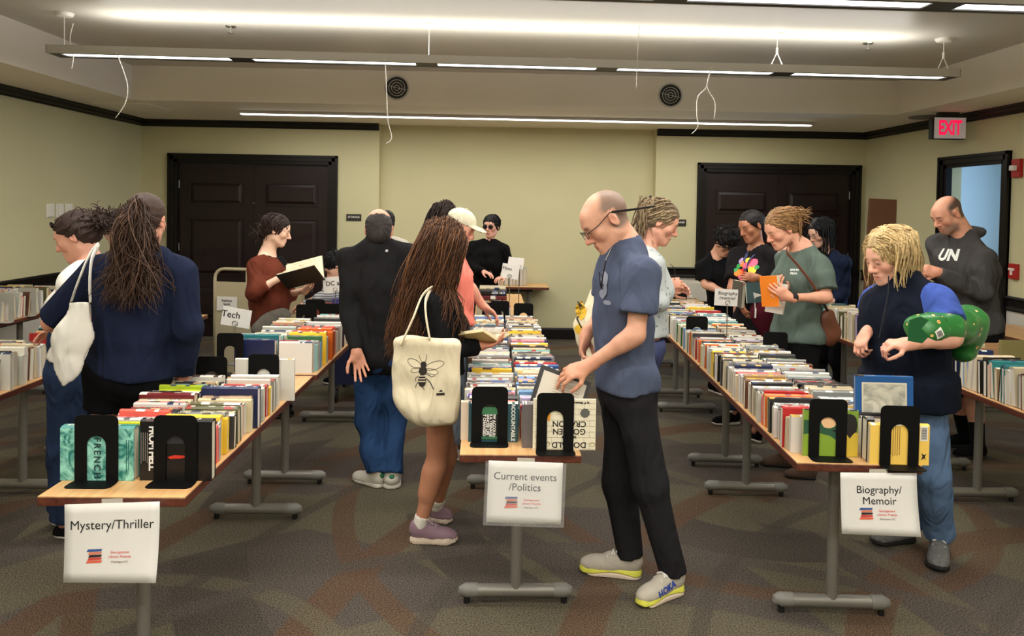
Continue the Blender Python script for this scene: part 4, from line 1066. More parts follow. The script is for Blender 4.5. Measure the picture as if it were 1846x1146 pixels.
class Person:
    """a figure: root empty at its feet, one continuous body mesh, clothes and hair as its parts"""
    def __init__(s, d, label, near=True, sc=1., bulk=1., skin=(222, 172, 146), hair=(60, 42, 32), female=False, name='person'):
        s.d, s.near, s.sc, s.bulk, s.female = d, near, sc, bulk, female
        s.label = label; s.skin = lin(skin); s.hair = lin(hair)
        s.J = {}; s.parts = []; s.hands = []; s.h = .0115 if near else .015
        s.root = None; s.seed = abs(hash(label)) % 1000 if False else sum(map(ord, label)) % 997
    def at(s, x, y, dd=0.): return at(x, y, s.d+dd)
    def torso(s, neck, pelvis, yaw, sh=.185, hip=.15, chest=1., belly=1., hips=1., shrug=0., twist=0.):
        N, P = Vector(neck), Vector(pelvis); s.N, s.P = N, P
        up = (N-P).normalized()
        rt = Matrix.Rotation(R(yaw), 3, 'Z') @ Vector((1, 0, 0)); rt = (rt-up*rt.dot(up)).normalized(); fw = up.cross(rt)
        s.up, s.rt, s.fw = up, rt, fw; s.yaw = yaw
        rh = Matrix.Rotation(R(yaw+twist), 3, 'Z') @ Vector((1, 0, 0)); s.rh = rh
        s.sw, s.hw = sh*s.sc, hip*s.sc
        s.J.update(shR=N-up*(.075-shrug)*s.sc+rt*s.sw, shL=N-up*(.075-shrug)*s.sc-rt*s.sw, hipR=P+rh*s.hw*.55, hipL=P-rh*s.hw*.55)
        s.cb, s.bb, s.hb = chest*s.bulk, belly*s.bulk, hips*s.bulk
        s.A3 = np.array(Matrix((rt, fw, up)).transposed(), F32); s.T = (N-P).length
    def torso_prims(s, g=0., loose=0.):
        N, P, up, fw, T, c = s.N, s.P, s.up, s.fw, s.T, s.sc
        L_ = [ell(N-up*T*.36+fw*.008*c, ((s.sw*.86)*s.cb+g, .112*c*s.cb+g, T*.33+g*.5), s.A3, k=.05),
              ell(N-up*T*.70+fw*.006*c, (.132*c*s.bb+g+loose*.6, .104*c*s.bb+g+loose*.6, T*.30), s.A3, k=.07),
              ell(P+up*.01, (.152*c*s.hb+g+loose, .112*c*s.hb+g+loose, .14*c), s.A3, k=.06)]
        for e in ('shR', 'shL'):
            L_.append(rc(N-up*.030*c-fw*.01*c, s.J[e], .058*c+g*.6, .050*c*s.bulk**.5+g*.7, k=.05)); L_.append(rc(N+up*.008*c-fw*.024*c, N.lerp(s.J[e], .62)-up*.002, .040*c+g*.4, .046*c+g*.4, k=.04))
        if s.female: 
            for sd_ in (-1, 1): L_.append(ell(N-up*T*.42+fw*(.088*c*s.cb)+s.rt*(sd_*.072*c), (.062*c+g*.7, .052*c+g*.7, .066*c+g*.7), s.A3, k=.05))
        return L_
    def arm(s, side, elbow, wrist, r=(.050, .040, .026)):
        s.J['el'+side], s.J['wr'+side] = Vector(elbow), Vector(wrist); s.J['ar'+side] = tuple(x*s.sc*(.88 if s.female else 1)*s.bulk**.4 for x in r)
    def leg(s, side, knee, heel, toe, ankle_z=.085):
        """heel and toe are points on the floor"""
        h, t = Vector(heel), Vector(toe); u = (t-h).normalized(); u.z = 0; u.normalize()
        s.J['kn'+side] = Vector(knee); s.J['an'+side] = h+u*.055+Vector((0, 0, ankle_z)); s.J['ft'+side] = (h, t, u)
    def hand(s, side, dirv, nrm, curl=.5, thumb=.4, spread=.1): s.hands.append((side, dirv, nrm, curl, thumb, spread))
    def head(s, c, yaw, pitch=0., tilt=0., hs=None, nose=1., buzz=None, beard=None, blush=.25, eye=True, lip=None):
        s.HC = Vector(c); s.HM = Matrix.Rotation(R(yaw), 3, 'Z') @ Matrix.Rotation(R(-pitch), 3, 'X') @ Matrix.Rotation(R(tilt), 3, 'Y')
        s.hs = (hs or (.98 if not s.female else .94))*s.sc; s.headopt = dict(buzz=buzz, beard=beard, blush=blush, eye=eye); s.nose = nose
        s.lip = lin(lip) if lip else s.skin*np.array([.86, .52, .48], F32)
    def H(s, x, y, z): return s.HC+s.HM @ (Vector((x, y, z))*s.hs)
    def limbs(s, al=1., ll=1.):
        J, b, c = s.J, s.bulk, s.sc; L_ = []
        for e in 'RL':
            if 'el'+e in J:
                a0, a1, a2 = J['ar'+e]; a0 *= al; a1 *= al
                L_ += [rc(J['sh'+e], J['el'+e], a0, a1, k=.04), rc(J['el'+e], J['wr'+e], a1*1.02, a2, k=.02)]
                m = J['el'+e].lerp(J['wr'+e], .28); L_.append(rc(J['el'+e].lerp(J['wr'+e], .1), m, a1*1.06, a1*.98, k=.02))
            if 'kn'+e in J:
                L_ += [rc(J['hip'+e], J['kn'+e], .078*c*b*ll, .052*c*b**.5*ll, k=.04), rc(J['kn'+e], J['an'+e], .050*c*b**.5*ll, .034*c, k=.03)]
                m = J['kn'+e].lerp(J['an'+e], .30); bk = -s.fw*.014*(1 if ll == 1 else 0); L_.append(rc(J['kn'+e].lerp(J['an'+e], .15)+bk, m+bk+(J['an'+e]-J['kn'+e])*.15, .050*c*b**.5*ll, .040*c*ll, k=.04))
        return L_
    def make_body(s, neck_r=.052, neck_z=0., arms=1., legs=.78):
        c = s.sc*(.88 if s.female else 1.)
        hp = local(head_prims(female=s.female, nose=s.nose), s.HM, s.HC, s.hs)
        nb = s.N+s.up*neck_z
        neck = [rc(s.H(0, -.022, -.045), nb-s.up*.02, neck_r*c, neck_r*1.08*c, k=.03), rc(s.H(0, -.03, .0), nb-s.fw*.015, neck_r*.9*c, neck_r*c, k=.03)]
        core = [ell(s.H(0, -.012, .03), (.062*s.hs, .08*s.hs, .068*s.hs), np.array(s.HM, F32), k=.02)]
        tp = s.torso_prims(-.012)
        allp = tp+neck+core+s.limbs(arms, legs)
        pts = [s.N, s.P, s.HC]+[v for k_, v in s.J.items() if isinstance(v, Vector)]
        lo, hi = bounds(pts, .17); lo[2] = max(lo[2], .02)
        parts = [net(allp, lo, hi, s.h)]; cols = [s.skin]
        lo, hi = bounds([s.H(0, 0, 0)], .15*s.hs/.95); hp2 = hp+neck
        hh = .0052 if s.near else .0072
        v, q = net(hp2, lo, hi, hh, slack=.012); parts.append((v, q))
        loc = ((v-V3(s.HC)) @ np.array(s.HM, F32)/s.hs)
        cols.append(face_cols(loc, s.skin, s.hair, s.lip, **s.headopt))
        for (side, dv, nr, cu, th, spd) in s.hands:
            L_, hp_ = hand_prims(s.J['wr'+side], dv, nr, 1 if side == 'R' else -1, cu, spd, th, s.sc*(.9 if s.female else 1.))
            fa = [rc(s.J['el'+side].lerp(s.J['wr'+side], .6), s.J['wr'+side], s.J['ar'+side][1]*.8, s.J['ar'+side][2], k=.02)]
            lo, hi = bounds(hp_, .022); v, q = net(L_+fa, lo, hi, .0042 if s.near else .006, slack=.01); parts.append((v, q))
            cols.append(s.skin*np.array([1.0, .93, .9], F32))
        s.root = empty('person', (s.P.x, s.P.y, 0), 0, s.label, 'person', None)
        s.inv = Matrix.Translation((-s.P.x, -s.P.y, 0))
        return s.put('body', npmesh('body', parts, skin_m, cols))
    def put(s, name, me, parent=None, label=None):
        me.transform(s.inv); o = obj(name, me, parent or s.root)
        if label: o['label'] = label
        return o
    # ---- clothes
    def top(s, m, name='shirt', g=.014, loose=.008, sleeve='short', hem=None, cut=None, sl=(.062, .060), fold=.0085, freq=26, neck=(.072, .0), wide=None, extra=(), h=None, seed=1, label=None, cuff=.036, hoodless=True, lower=0.):
        L_ = s.torso_prims(g, loose); J, c = s.J, s.sc
        hemp = hem if hem is not None else s.P-s.up*.06
        if lower: L_.append(cyl(s.P+s.up*.05, s.P-s.up*lower, .168*c*s.hb+g+loose, .168*c*s.hb+g+loose, k=.05, fa=.75, axis=s.fw, hi=.05))
        for e in 'RL':
            if 'el'+e not in J or sleeve == 'none': continue
            sh, el, wr = J['sh'+e], J['el'+e], J['wr'+e]; a0, a1, a2 = J['ar'+e]
            u = (el-sh).normalized()
            f = cut[e] if cut and e in cut else (.62 if sleeve == 'short' else 1.0)
            if f < 1:
                L_.append(slv(sh, sh.lerp(el, f), max(sl[0]*c*s.bulk**.4, a0+.012), max(sl[1]*c*s.bulk**.4, a1+.016), k=.03))
            else:
                L_.append(rc(sh, el, max(sl[0]*c, a0+.010), max(sl[1]*c*.92, a1+.010), k=.03))
                f2 = f-1 if f > 1 else .97
                e2 = el.lerp(wr, f2); L_.append(slv(el, e2, max(sl[1]*c*.9, a1+.010), max(cuff*c, a2+.008)+(1-f2)*.012, k=.03))
        nd = (s.H(0, -.02, -.05)-s.N).normalized(); nd = (nd+s.up*.25).normalized(); L_.append(plane(s.N+nd*(.030+neck[1]), -nd, k=.01))
        for e in 'RL':
            if 'kn'+e in J and sleeve != 'none' or lower: L_.append(rc(J['hip'+e]+s.up*.05, J['hip'+e].lerp(J['kn'+e], .3), .098*c*s.bulk, .100*c*s.bulk, k=.05))
        L_ += list(extra)
        L_.append(rc(s.N+s.up*neck[1], s.H(0, -.01, -.05), neck[0]*c, neck[0]*c*1.1, k=.012, op='-'))
        L_.append(plane(hemp, s.up if hem is None or True else (0, 0, 1), k=.0))
        pts = [s.N, s.P, J['shR'], J['shL']]+[J[k_] for k_ in ('elR', 'elL', 'wrR', 'wrL') if k_ in J]+[hemp]
        lo, hi = bounds(pts, .22)
        v, q = net(L_, lo, hi, h or s.h, disp=wav(fold, freq, s.seed+seed), slack=.025)
        me = npmesh(name, [(v, q)], m); return s.put(name, me, label=label)
    def trousers(s, m, name='trousers', g=.014, end=.93, r=(.086, .066, .056), fold=.006, freq=22, waist=.05, shorts=None, h=None, label=None, extra=(), seed=2):
        J, c, b = s.J, s.sc, s.bulk; L_ = [ell(s.P+s.up*.0, (.152*c*s.hb+g, .112*c*s.hb+g, .15*c), s.A3, k=.05)]
        cuts = []
        for e in 'RL':
            if 'kn'+e not in J: continue
            hp, kn, an = J['hip'+e], J['kn'+e], J['an'+e]
            if shorts is not None:
                L_.append(slv(hp, hp.lerp(kn, shorts), r[0]*c*b, r[1]*c*b, k=.05))
            else:
                e2 = kn.lerp(an, end)
                L_ += [rc(hp, kn, r[0]*c*b, r[1]*c*b**.5, k=.05), slv(kn, e2, r[1]*c*b**.5, r[2]*c, k=.035)]
        L_ += list(extra)
        L_.append(plane(s.P+s.up*waist, -s.up))
        pts = [s.P]+[J[k_] for k_ in ('knR', 'knL', 'anR', 'anL') if k_ in J]
        lo, hi = bounds(pts, .22); lo[2] = max(lo[2], .03)
        v, q = net(L_, lo, hi, h or s.h, disp=wav(fold, freq, s.seed+seed, (0, 0, 1)), slack=.025)
        return s.put(name, npmesh(name, [(v, q)], m), label=label)
    def shoe(s, side, up_m, sole_m, th=.028, w=.045, lace=None, label=None, flare=1., tongue=True, ank=.09, toebox=1., h=None, outsole=None, ribs=0.):
        ht, t, u = s.J['ft'+side]; ln = (t-ht).length; rt = Vector((u.y, -u.x, 0)); M = Matrix((rt, u, Vector((0, 0, 1)))).transposed()
        ww = w*s.sc*ln/.29; hh = h or (.0062 if s.near else .009)
        P = lambda x, y, z: ht+rt*x+u*(y*ln)+Vector((0, 0, z))
        def E(y, z, rx, ry, rz, k=.03): return ell(P(0, y, z), (rx*ww, ry*ln, rz), np.array(M, F32), k=k)
        Up = [E(.15, th+.030, .80, .15, .050), E(.34, th+.018, .82, .24, .046), E(.60, th+.006, .92, .26, .040*toebox), E(.80, th+.000, .86, .185, .032*toebox),
              rc(P(0, .17, ank-.015), P(0, .50, th+.036), ww*.52, ww*.50, k=.03), rc(P(0, .13, th+.03), P(0, .15, ank), ww*.66, ww*.68, k=.02), plane((0, 0, th*.7), (0, 0, 1)),
              rc(P(0, .17, ank+.002), P(0, .19, ank+.06), ww*.56, ww*.66, k=.006, op='-')]
        lo, hi = bounds([P(0, 0, 0), P(0, 1, 0), P(0, .2, .12)], .06); lo[2] = .0
        v, q = net(Up, lo, hi, hh, slack=.012); o = s.put('shoe', npmesh('shoe', [(v, q)], up_m), label=label)
        a2 = lambda p: np.array([p.x, p.y], F32)
        def sole(Pn):
            xy = np.stack([(Pn-V3(ht)) @ V3(rt), (Pn-V3(ht)) @ V3(u)], 1)
            def seg(ax, ay, bx, by, ra, rb):
                A_ = np.array([ax, ay*ln], F32); B_ = np.array([bx, by*ln], F32); q_ = xy-A_; ba = B_-A_; tt = np.clip((q_ @ ba)/(ba @ ba), 0, 1); q_ = q_-tt[:, None]*ba
                return np.sqrt((q_**2).sum(1))-(ra+(rb-ra)*tt)
            d2 = np.minimum(np.minimum(seg(0, .16, 0, .45, ww*.93, ww*.88), seg(0, .45, .003, .76, ww*.88, ww*1.04)), seg(.003, .76, 0, .86, ww*1.04, ww*.80))
            z = Pn[:, 2]; tq = np.clip(((xy[:, 1]/ln)-.72)/.28, 0, 1)
            return np.maximum(d2+np.abs(z-th*.45)*(.16 if flare >= 1 else .0), np.maximum(.001+.018*tq**2-z, z-th*(1+.15*tq)))
        if ribs:
            s0 = sole; sole = lambda Pn: s0(Pn)+.0022*np.sin(((Pn-V3(ht)) @ V3(u)+Pn[:, 2]*.35)*ribs)
        if outsole is not None:
            zc = th*.40; wv = lambda Pn: zc+.010*np.sin(((Pn-V3(ht)) @ V3(u))/ln*5.2-.6)
            for nm, mm, sg in (('outsole', outsole, 1), ('sole', sole_m, -1)):
                v, q = net([(sole, 0, '+'), ((lambda Pn, sg=sg: sg*(Pn[:, 2]-wv(Pn))+(.0022 if sg > 0 else 0)), 0, '&')], lo, hi, hh*.7, slack=.012); s.put(nm, npmesh(nm, [(v, q)], mm), o)
        else:
            v, q = net([(sole, 0, '+')], lo, hi, hh*(.62 if ribs else 1), slack=.012); s.put('sole', npmesh('sole', [(v, q)], sole_m), o)
        if lace is not None:
            mb_ = MB()
            for i in range(4):
                y = .36+.070*i; z = th+.079-.0135*i
                for a, b in ((-1, 1), (1, -1)):
                    pts_ = []
                    for k_ in range(6):
                        f = k_/5; x = (a+(b-a)*f)*ww*.55; pts_.append(P(x, y+.05*f, z+.012*math.sin(f*3.14)-.004))
                    mb_.tube(pts_, .0042, 5)
            for sd_ in (-1, 1): mb_.tube([P(0, .35, th+.086), P(sd_*.02, .32, th+.100), P(sd_*.034, .35, th+.088), P(sd_*.016, .38, th+.082)], .003, 5)
            me = mb_.mesh('laces'); me.materials.append(lace); s.put('laces', me, o)
        return o
    # ---- hair
    def hairmesh(s, prims=(), amp=.004, freq=150, seed=3, strand_sets=(), h=None, name='hair', label=None, col=None, vary=.25, pts=()):
        parts, cols = [], []
        col = s.hair if col is None else lin(col)
        if prims:
            Lp = local(list(prims), s.HM, s.HC, s.hs)
            P_ = [s.H(x, y, z) for x in (-.1, .1) for y in (-.14, .1) for z in (-.1, .13)]+[s.H(*p) for p in pts]
            lo, hi = bounds(P_, .03); A = np.array(s.HM, F32); hc = V3(s.HC); hs = s.hs
            rs = np.random.RandomState(s.seed+seed); ph = rs.uniform(0, 6.28, 6).astype(F32)
            def disp(P):
                q = (P-hc) @ A/hs; a = np.arctan2(q[:, 0], q[:, 2]+.02*0+.001); w = np.sin(q[:, 1]*30+ph[0])*.15+np.sin(q[:, 2]*24+ph[1])*.12
                return (amp*(np.sin((a+w)*14+ph[2])*.5+np.sin((a+w)*31+ph[3]+q[:, 1]*20)*.35+np.sin(q[:, 1]*freq*.4+q[:, 0]*freq*.3+ph[4])*.2)).astype(F32)
            v, q = net(Lp, lo, hi, h or (.0065 if s.near else .009), disp=disp, slack=.015); parts.append((v, q))
            n = np.sin(v @ rs.normal(size=3).astype(F32)*160)*.5+np.sin(v @ rs.normal(size=3).astype(F32)*90)*.5
            cols.append(np.clip(.8*col[None]*(1+vary*n[:, None]), 0, 1).astype(F32))
        for (g, c_) in strand_sets: parts.append(g); cols.append(c_)
        return s.put(name, npmesh(name, parts, hair_m, cols), label=label)
    def capprims(s, t=.010, hl=.014, front=None, low=-.09):
        """hair over the skull, cut along a hairline plane"""
        return [ell((0, -.016, .038), (.076+t, .099+t, .085+t), k=.02), ell((0, -.055, -.015), (.062+t*.8, .055+t*.6, .06), k=.03), plane((0, hl, 0) if False else (0, hl*.707, -hl*.707), (0, -.707, .707), k=.012, op='&'), plane((0, 0, low), (0, 0, 1), k=.02, op='&')]
    def vary_col(s, v=.35, col=None):
        c = s.hair if col is None else lin(col)
        return lambda rs, i: np.clip(c*(1+rs.uniform(-v, v)), 0, 1)
def tee(name, c, rough=.9, bump=1., bscale=7, var=.06):
    """cloth with soft creases"""
    if name in MATS: return MATS[name]
    m = mat(name, srgb(*c), rough, var=var, vscale=7, spec=.12); nt = m.node_tree; N = nt.nodes; L = nt.links; b = N['Principled BSDF']
    tc = N.new('ShaderNodeTexCoord'); n = N.new('ShaderNodeTexNoise'); n.inputs['Scale'].default_value = bscale; n.inputs['Detail'].default_value = 1.5; n.inputs['Distortion'].default_value = .8
    mp = N.new('ShaderNodeMapping'); mp.inputs['Scale'].default_value = (1.5, 1.5, .6); mp.inputs['Rotation'].default_value = (.3, .5, .2); L.new(tc.outputs['Object'], mp.inputs[0]); L.new(mp.outputs[0], n.inputs[0])
    bp = N.new('ShaderNodeBump'); bp.inputs['Strength'].default_value = .7*bump; bp.inputs['Distance'].default_value = .05; L.new(n.outputs[0], bp.inputs['Height'])
    n2 = N.new('ShaderNodeTexNoise'); n2.inputs['Scale'].default_value = 240; L.new(tc.outputs['Object'], n2.inputs[0])
    bp2 = N.new('ShaderNodeBump'); bp2.inputs['Strength'].default_value = .25; bp2.inputs['Distance'].default_value = .004; L.new(n2.outputs[0], bp2.inputs['Height']); L.new(bp.outputs[0], bp2.inputs['Normal'])
    L.new(bp2.outputs[0], b.inputs['Normal'])
    return m

def hair_long(s, n, ln, seed, hl=.006, part=0., r0=.0055, wob=.012, col=None, vary=.4, back=0., keep=None, push=1.6, avoid=True, fall=(0, 0, -1), tip=None):
    """locks that grow from the scalp and fall along the head and over the shoulders"""
    rs = np.random.RandomState(seed); roots, lens = [], []
    while len(roots) < n:
        v = rs.normal(size=3); v /= np.linalg.norm(v); q = np.array([0, -.016, .038])+v*np.array([.080, .103, .089])
        if q[1]*.707-q[2]*.707 > hl or q[2] < -.03: continue
        if keep and not keep(q): continue
        roots.append(s.H(*q)); lens.append(rs.uniform(*ln))
    Mi = s.HM.transposed(); fl = Vector(fall).normalized()
    tc = s.N-s.up*s.T*.36; TA = Matrix(s.A3.tolist()).transposed(); rr = Vector((s.sw*.95+.03, .135*s.sc*s.cb, s.T*.42))
    def flow(p, t, i):
        q = (Mi @ (p-s.HC))/s.hs; e = Vector((q.x/.084, (q.y+.016)/.107, (q.z-.038)/.093)); k0 = e.length
        g = s.HM @ Vector((e.x/.084, e.y/.107, e.z/.093)).normalized()
        dv = fl.copy()
        if k0 < 1.25 and q.z > -.06:
            tq = dv-g*dv.dot(g)
            if q.z > .07: tq = tq+s.HM @ Vector(((1 if q.x > part else -1)*.8, -.9-back, 0))
            else: tq = tq+s.HM @ Vector((0, -.5-back, 0))
            dv = tq.normalized()
            if k0 < 1.04: dv = dv+g*.6
            elif k0 > 1.1: dv = dv-g*.35
        elif avoid:
            w = TA @ (p-tc); e2 = Vector((w.x/rr.x, w.y/rr.y, w.z/rr.z))
            if e2.length < 1.08:
                g2 = TA.transposed() @ Vector((e2.x/rr.x, e2.y/rr.y, e2.z/rr.z*.3)).normalized(); dv = dv-g2*dv.dot(g2)+g2*.35
        return dv
    return strands(roots, lens, flow, seed, r0*s.hs, 12, wob, 3, s.vary_col(vary, col))
def tail(s, base, n, ln, seed, r0=.005, spread=.03, wob=.03, col=None, fall=(0, 0, -1), jit=.018, vary=.4, avoid=True, seg=10, fan=.25):
    """a gathered tail of hair from one point of the head (head frame)"""
    rs = np.random.RandomState(seed); b = s.H(*base); roots, lens, fans = [], [], []
    for i in range(n):
        o = Vector(rs.normal(size=3)*jit); roots.append(b+o); lens.append(rs.uniform(*ln)); fans.append(Vector(rs.normal(size=3)*fan))
    tc = s.N-s.up*s.T*.36; TA = Matrix(s.A3.tolist()).transposed(); rr = Vector((s.sw*.95+.03, .14*s.sc*s.cb+.01, s.T*.42)); fl = Vector(fall).normalized()
    bk = s.HM @ Vector((0, -1, 0))
    def flow(p, t, i):
        dv = fl+fans[i]*(.3+t)+bk*max(0, .5-t*2)
        if avoid:
            w = TA @ (p-tc); e2 = Vector((w.x/rr.x, w.y/rr.y, w.z/rr.z))
            if e2.length < 1.1: g2 = TA.transposed() @ Vector((e2.x/rr.x, e2.y/rr.y, e2.z/rr.z*.3)).normalized(); dv = dv-g2*min(dv.dot(g2), 0)+g2*.4
        return dv
    return strands(roots, lens, flow, seed, r0, seg, wob, 3, s.vary_col(vary, col))
def curls(s, c, rad, n, seed, ln=(.03, .07), r0=.004, col=None, vary=.4):
    """short messy locks around a knot of hair (head frame)"""
    rs = np.random.RandomState(seed); roots, dirs, lens = [], [], []
    for i in range(n):
        v = rs.normal(size=3); v /= np.linalg.norm(v); q = np.array(c)+v*np.array(rad); roots.append(s.H(*q)); t = np.cross(v, rs.normal(size=3)); d = s.HM @ Vector(v*.5+t*.8); dirs.append((d, Vector(rs.normal(size=3)))); lens.append(rs.uniform(*ln))
    return strands(roots, lens, lambda p, t, i: dirs[i][0]*(1-t)+dirs[i][1]*t, seed, r0, 6, .02, 4, s.vary_col(vary, col))
# ---------------------------------------------------------------- helpers for worn things
from mathutils.bvhtree import BVHTree
def wrap(me, o, right, up, dirv, target, off=.002, cuts=0):
    """lay a flat mesh (x right, y up) on a target surface, looking along dirv"""
    bm = bmesh.new(); bm.from_mesh(me)
    if cuts:
        bmesh.ops.triangulate(bm, faces=bm.faces); bmesh.ops.subdivide_edges(bm, edges=bm.edges, cuts=cuts, use_grid_fill=True)
    tm = bmesh.new(); tm.from_mesh(target.data); bv = BVHTree.FromBMesh(tm); tm.free()
    T = target.matrix_world; q = target
    M = Matrix.Identity(4)
    while q is not None: M = Matrix.LocRotScale(q.location, q.rotation_euler, q.scale) @ M; q = q.parent
    Mi = M.inverted(); dv = Vector(dirv).normalized(); last = 0
    for v in bm.verts:
        p = Vector(o)+Vector(right)*v.co.x+Vector(up)*v.co.y
        hit, nrm, i, dd = bv.ray_cast(Mi @ p, (Mi.to_3x3() @ dv))
        if hit is not None and dd < .5: last = dd; v.co = hit-(Mi.to_3x3() @ dv)*off*.7+nrm*off*.5
        else: v.co = Mi @ (p+dv*(last-off))
    bm.to_mesh(me); bm.free(); return me
def decal(name, polys, m, o, right, up, dirv, target, off=.002, cuts=2):
    q = MB()
    for P in polys: q.add([(x, y, 0) for x, y in P], [tuple(range(len(P)))])
    me = wrap(q.mesh(name), o, right, up, dirv, target, off, cuts); me.materials.append(m)
    return obj(name, me, target)
def decal_text(name, body, size, m, o, right, up, dirv, target, off=.002, **k):
    me = text_mesh(body, size, **k); me.materials.clear(); me.materials.append(m)
    return obj(name, wrap(me, o, right, up, dirv, target, off), target)
def blob(n, rx, ry, seed, cx=0, cy=0, rough=.2):
    r_ = random.Random(seed); return [(cx+rx*math.cos(6.283*i/n)*(1+r_.uniform(-rough, rough)), cy+ry*math.sin(6.283*i/n)*(1+r_.uniform(-rough, rough))) for i in range(n)]
def glasses(s, m, lens=None, band=False, dy=0., w=.022, hgt=.017, up_on_head=False, hang=None):
    g = MB(); zo = .003; yo = .112+dy
    if up_on_head: zo, yo = .098, .080
    for sx in (-1, 1):
        ring_ = [s.H(sx*(.033+w*math.cos(a)), yo-.006*abs(math.cos(a)), zo+hgt*math.sin(a)) for a in [2*math.pi*i/16 for i in range(17)]]
        g.tube(ring_, .0018, 6, cap=False)
        if up_on_head: g.tube([s.H(sx*.055, yo-.006, zo), s.H(sx*.084, .03, .07), s.H(sx*.09, -.02, .03)], .0018, 6)
        else: g.tube([s.H(sx*.055, yo-.006, zo+.004), s.H(sx*.074, .05, zo+.010), s.H(sx*.083, -.012, zo+.026), s.H(sx*.084, -.03, zo+.012)], .0022, 6)
    g.tube([s.H(-.012, yo+.001, zo+.004), s.H(0, yo+.004, zo+.007), s.H(.012, yo+.001, zo+.004)], .0016, 6)
    if band:
        g.tube([s.H(-.083, -.02, .026), s.H(-.084, -.09, -.012), s.H(-.05, -.185, -.06), s.H(0, -.20, -.066), s.H(.05, -.185, -.06), s.H(.084, -.09, -.012), s.H(.083, -.02, .026)], .0055, 6)
    me = g.mesh('eyeglasses'); me.materials.append(m); o = s.put('eyeglasses', me)
    if lens:
        for sx in (-1, 1):
            l_ = MB(); P = [s.H(sx*.033+w*.95*math.cos(a), yo-.004*abs(math.cos(a)), zo+hgt*.95*math.sin(a)) for a in [2*math.pi*i/16 for i in range(16)]]
            l_.add(P, [tuple(range(16))]); me = l_.mesh('lens'); me.materials.append(lens); s.put('lens', me, o)
    return o
def autoknee(s, e, bend=.02, f=.5):
    return s.J['hip'+e].lerp(s.J['an'+e], f)+s.fw*bend
def legs(s, heelL, toeL, heelR, toeR, kL=None, kR=None, bend=.03):
    for e, h, t, k in (('L', heelL, toeL, kL), ('R', heelR, toeR, kR)):
        s.leg(e, (0, 0, 0), h, t); s.J['kn'+e] = Vector(k) if k is not None else autoknee(s, e, bend)
def stand(s, yaw=None, gap=.11, ln=.27, back=.07):
    """feet side by side under the hips, for figures whose feet are out of sight"""
    M = Matrix.Rotation(R(s.yaw if yaw is None else yaw), 3, 'Z'); f = M @ Vector((0, 1, 0)); r_ = M @ Vector((1, 0, 0)); c = Vector((s.P.x, s.P.y, 0))
    legs(s, c-r_*gap-f*back, c-r_*gap+f*(ln-back), c+r_*gap-f*back, c+r_*gap+f*(ln-back))
black_cloth = tee('black_cloth', (15, 15, 17), .9); jeans_m = tee('dark_denim', (38, 52, 80), .9, bscale=9); wht_sole = mat('white_sole', srgb(214, 208, 196), .6, var=.06); dk_sole = mat('black_rubber', srgb(24, 23, 22), .7)
lace_w = mat('pale_lace', srgb(226, 222, 212), .8); glass_dk = mat('dark_frame', srgb(24, 16, 16), .3)
lens_clear = mat('clear_lens', (1, 1, 1), .02, trans=1., alpha=.18); lens_dark = mat('dark_lens', srgb(20, 16, 14), .1)

# ================================================================ the cast
PEOPLE = {}
# ---- the bald man in the slate tee at the centre table
p = Person(3.45, 'bald man in slate blue tee reaching into the current events books', skin=(214, 158, 130), hair=(120, 98, 82), bulk=1.0)
p.torso(p.at(1122, 434), p.at(1130, 693), 100, sh=.185, chest=1.06, belly=1.12, hips=1.06)
p.head(p.at(1093, 398), 98, 36, 4, hs=1.12, buzz=(lin((112, 94, 80)), .03, None, .85, .012), blush=.4)
p.J['shL'] = p.at(1158, 492, -.19); p.J['shR'] = p.at(1108, 488, .17)
p.arm('L', p.at(1146, 603, -.24), p.at(1058, 660, -.17)); p.arm('R', p.at(1092, 560, .22), p.at(1056, 605, .14))
p.hand('L', (-.9, .12, -.36), (-.30, .55, -.75), (.50, .42, .48, .55), .5, .14); p.hand('R', (-.22, -.1, -1), (.8, -.3, .1), (.5, .7, .8, .8), .6)
legs(p, atz(1229, 1064, 0), atz(1148, 1096, 0), atz(1158, 1041, 0), atz(1043, 1028, 0), p.at(1172, 872, -.10), p.at(1118, 872, .12))
p.make_body(.053)
sh = p.top(tee('slate_tee', (78, 86, 108), var=.1), cut={'L': .66, 'R': .66}, sl=(.078, .086), hem=p.at(1130, 697)-p.up*.0, fold=.006, loose=.012, g=.016, neck=(.066, .02), label='slate blue cotton tee with faded chest print')
p.trousers(tee('charcoal_trousers', (36, 35, 38)), r=(.090, .078, .060), end=.97, fold=.005)
upm, slm = mat('pale_mesh', srgb(186, 178, 164), .8, bump=.3, bscale=300, var=.05, vscale=40), mat('yellow_foam', srgb(226, 224, 88), .6)
for e in 'LR':
    so = p.shoe(e, upm, slm, th=.044, w=.048, lace=lace_w, outsole=mat('pale_foam', srgb(222, 204, 184), .7), label='pale running shoe with thick yellow sole')
    ht, t, u = p.J['ft'+e]; ln = (t-ht).length; rt = Vector((u.y, -u.x, 0))
    if e == 'L':
        me = text_mesh('HOKA', .038, bold=.0012); me.materials.clear(); me.materials.append(mat('shoe_blue', srgb(36, 66, 160), .5))
        # the side that faces the viewer
        o_ = ht+u*(ln*.50)-rt*(-.12)+Vector((0, 0, .066)); side = rt if (rt.y < 0) else -rt
        o_ = ht+u*(ln*.50)+side*.12+Vector((0, 0, .064)); rgt = -u if side.cross(Vector((0, 0, 1))).dot(u) > 0 else u
        rgt = -u; tlt = math.radians(14); r2 = (rgt*math.cos(tlt)+Vector((0, 0, 1))*math.sin(tlt)); u2 = (Vector((0, 0, 1))*math.cos(tlt)-rgt*math.sin(tlt))
        obj('lettering', wrap(me, o_, r2, u2, -side, so, .004), so)
glasses(p, glass_dk, None, band=True)
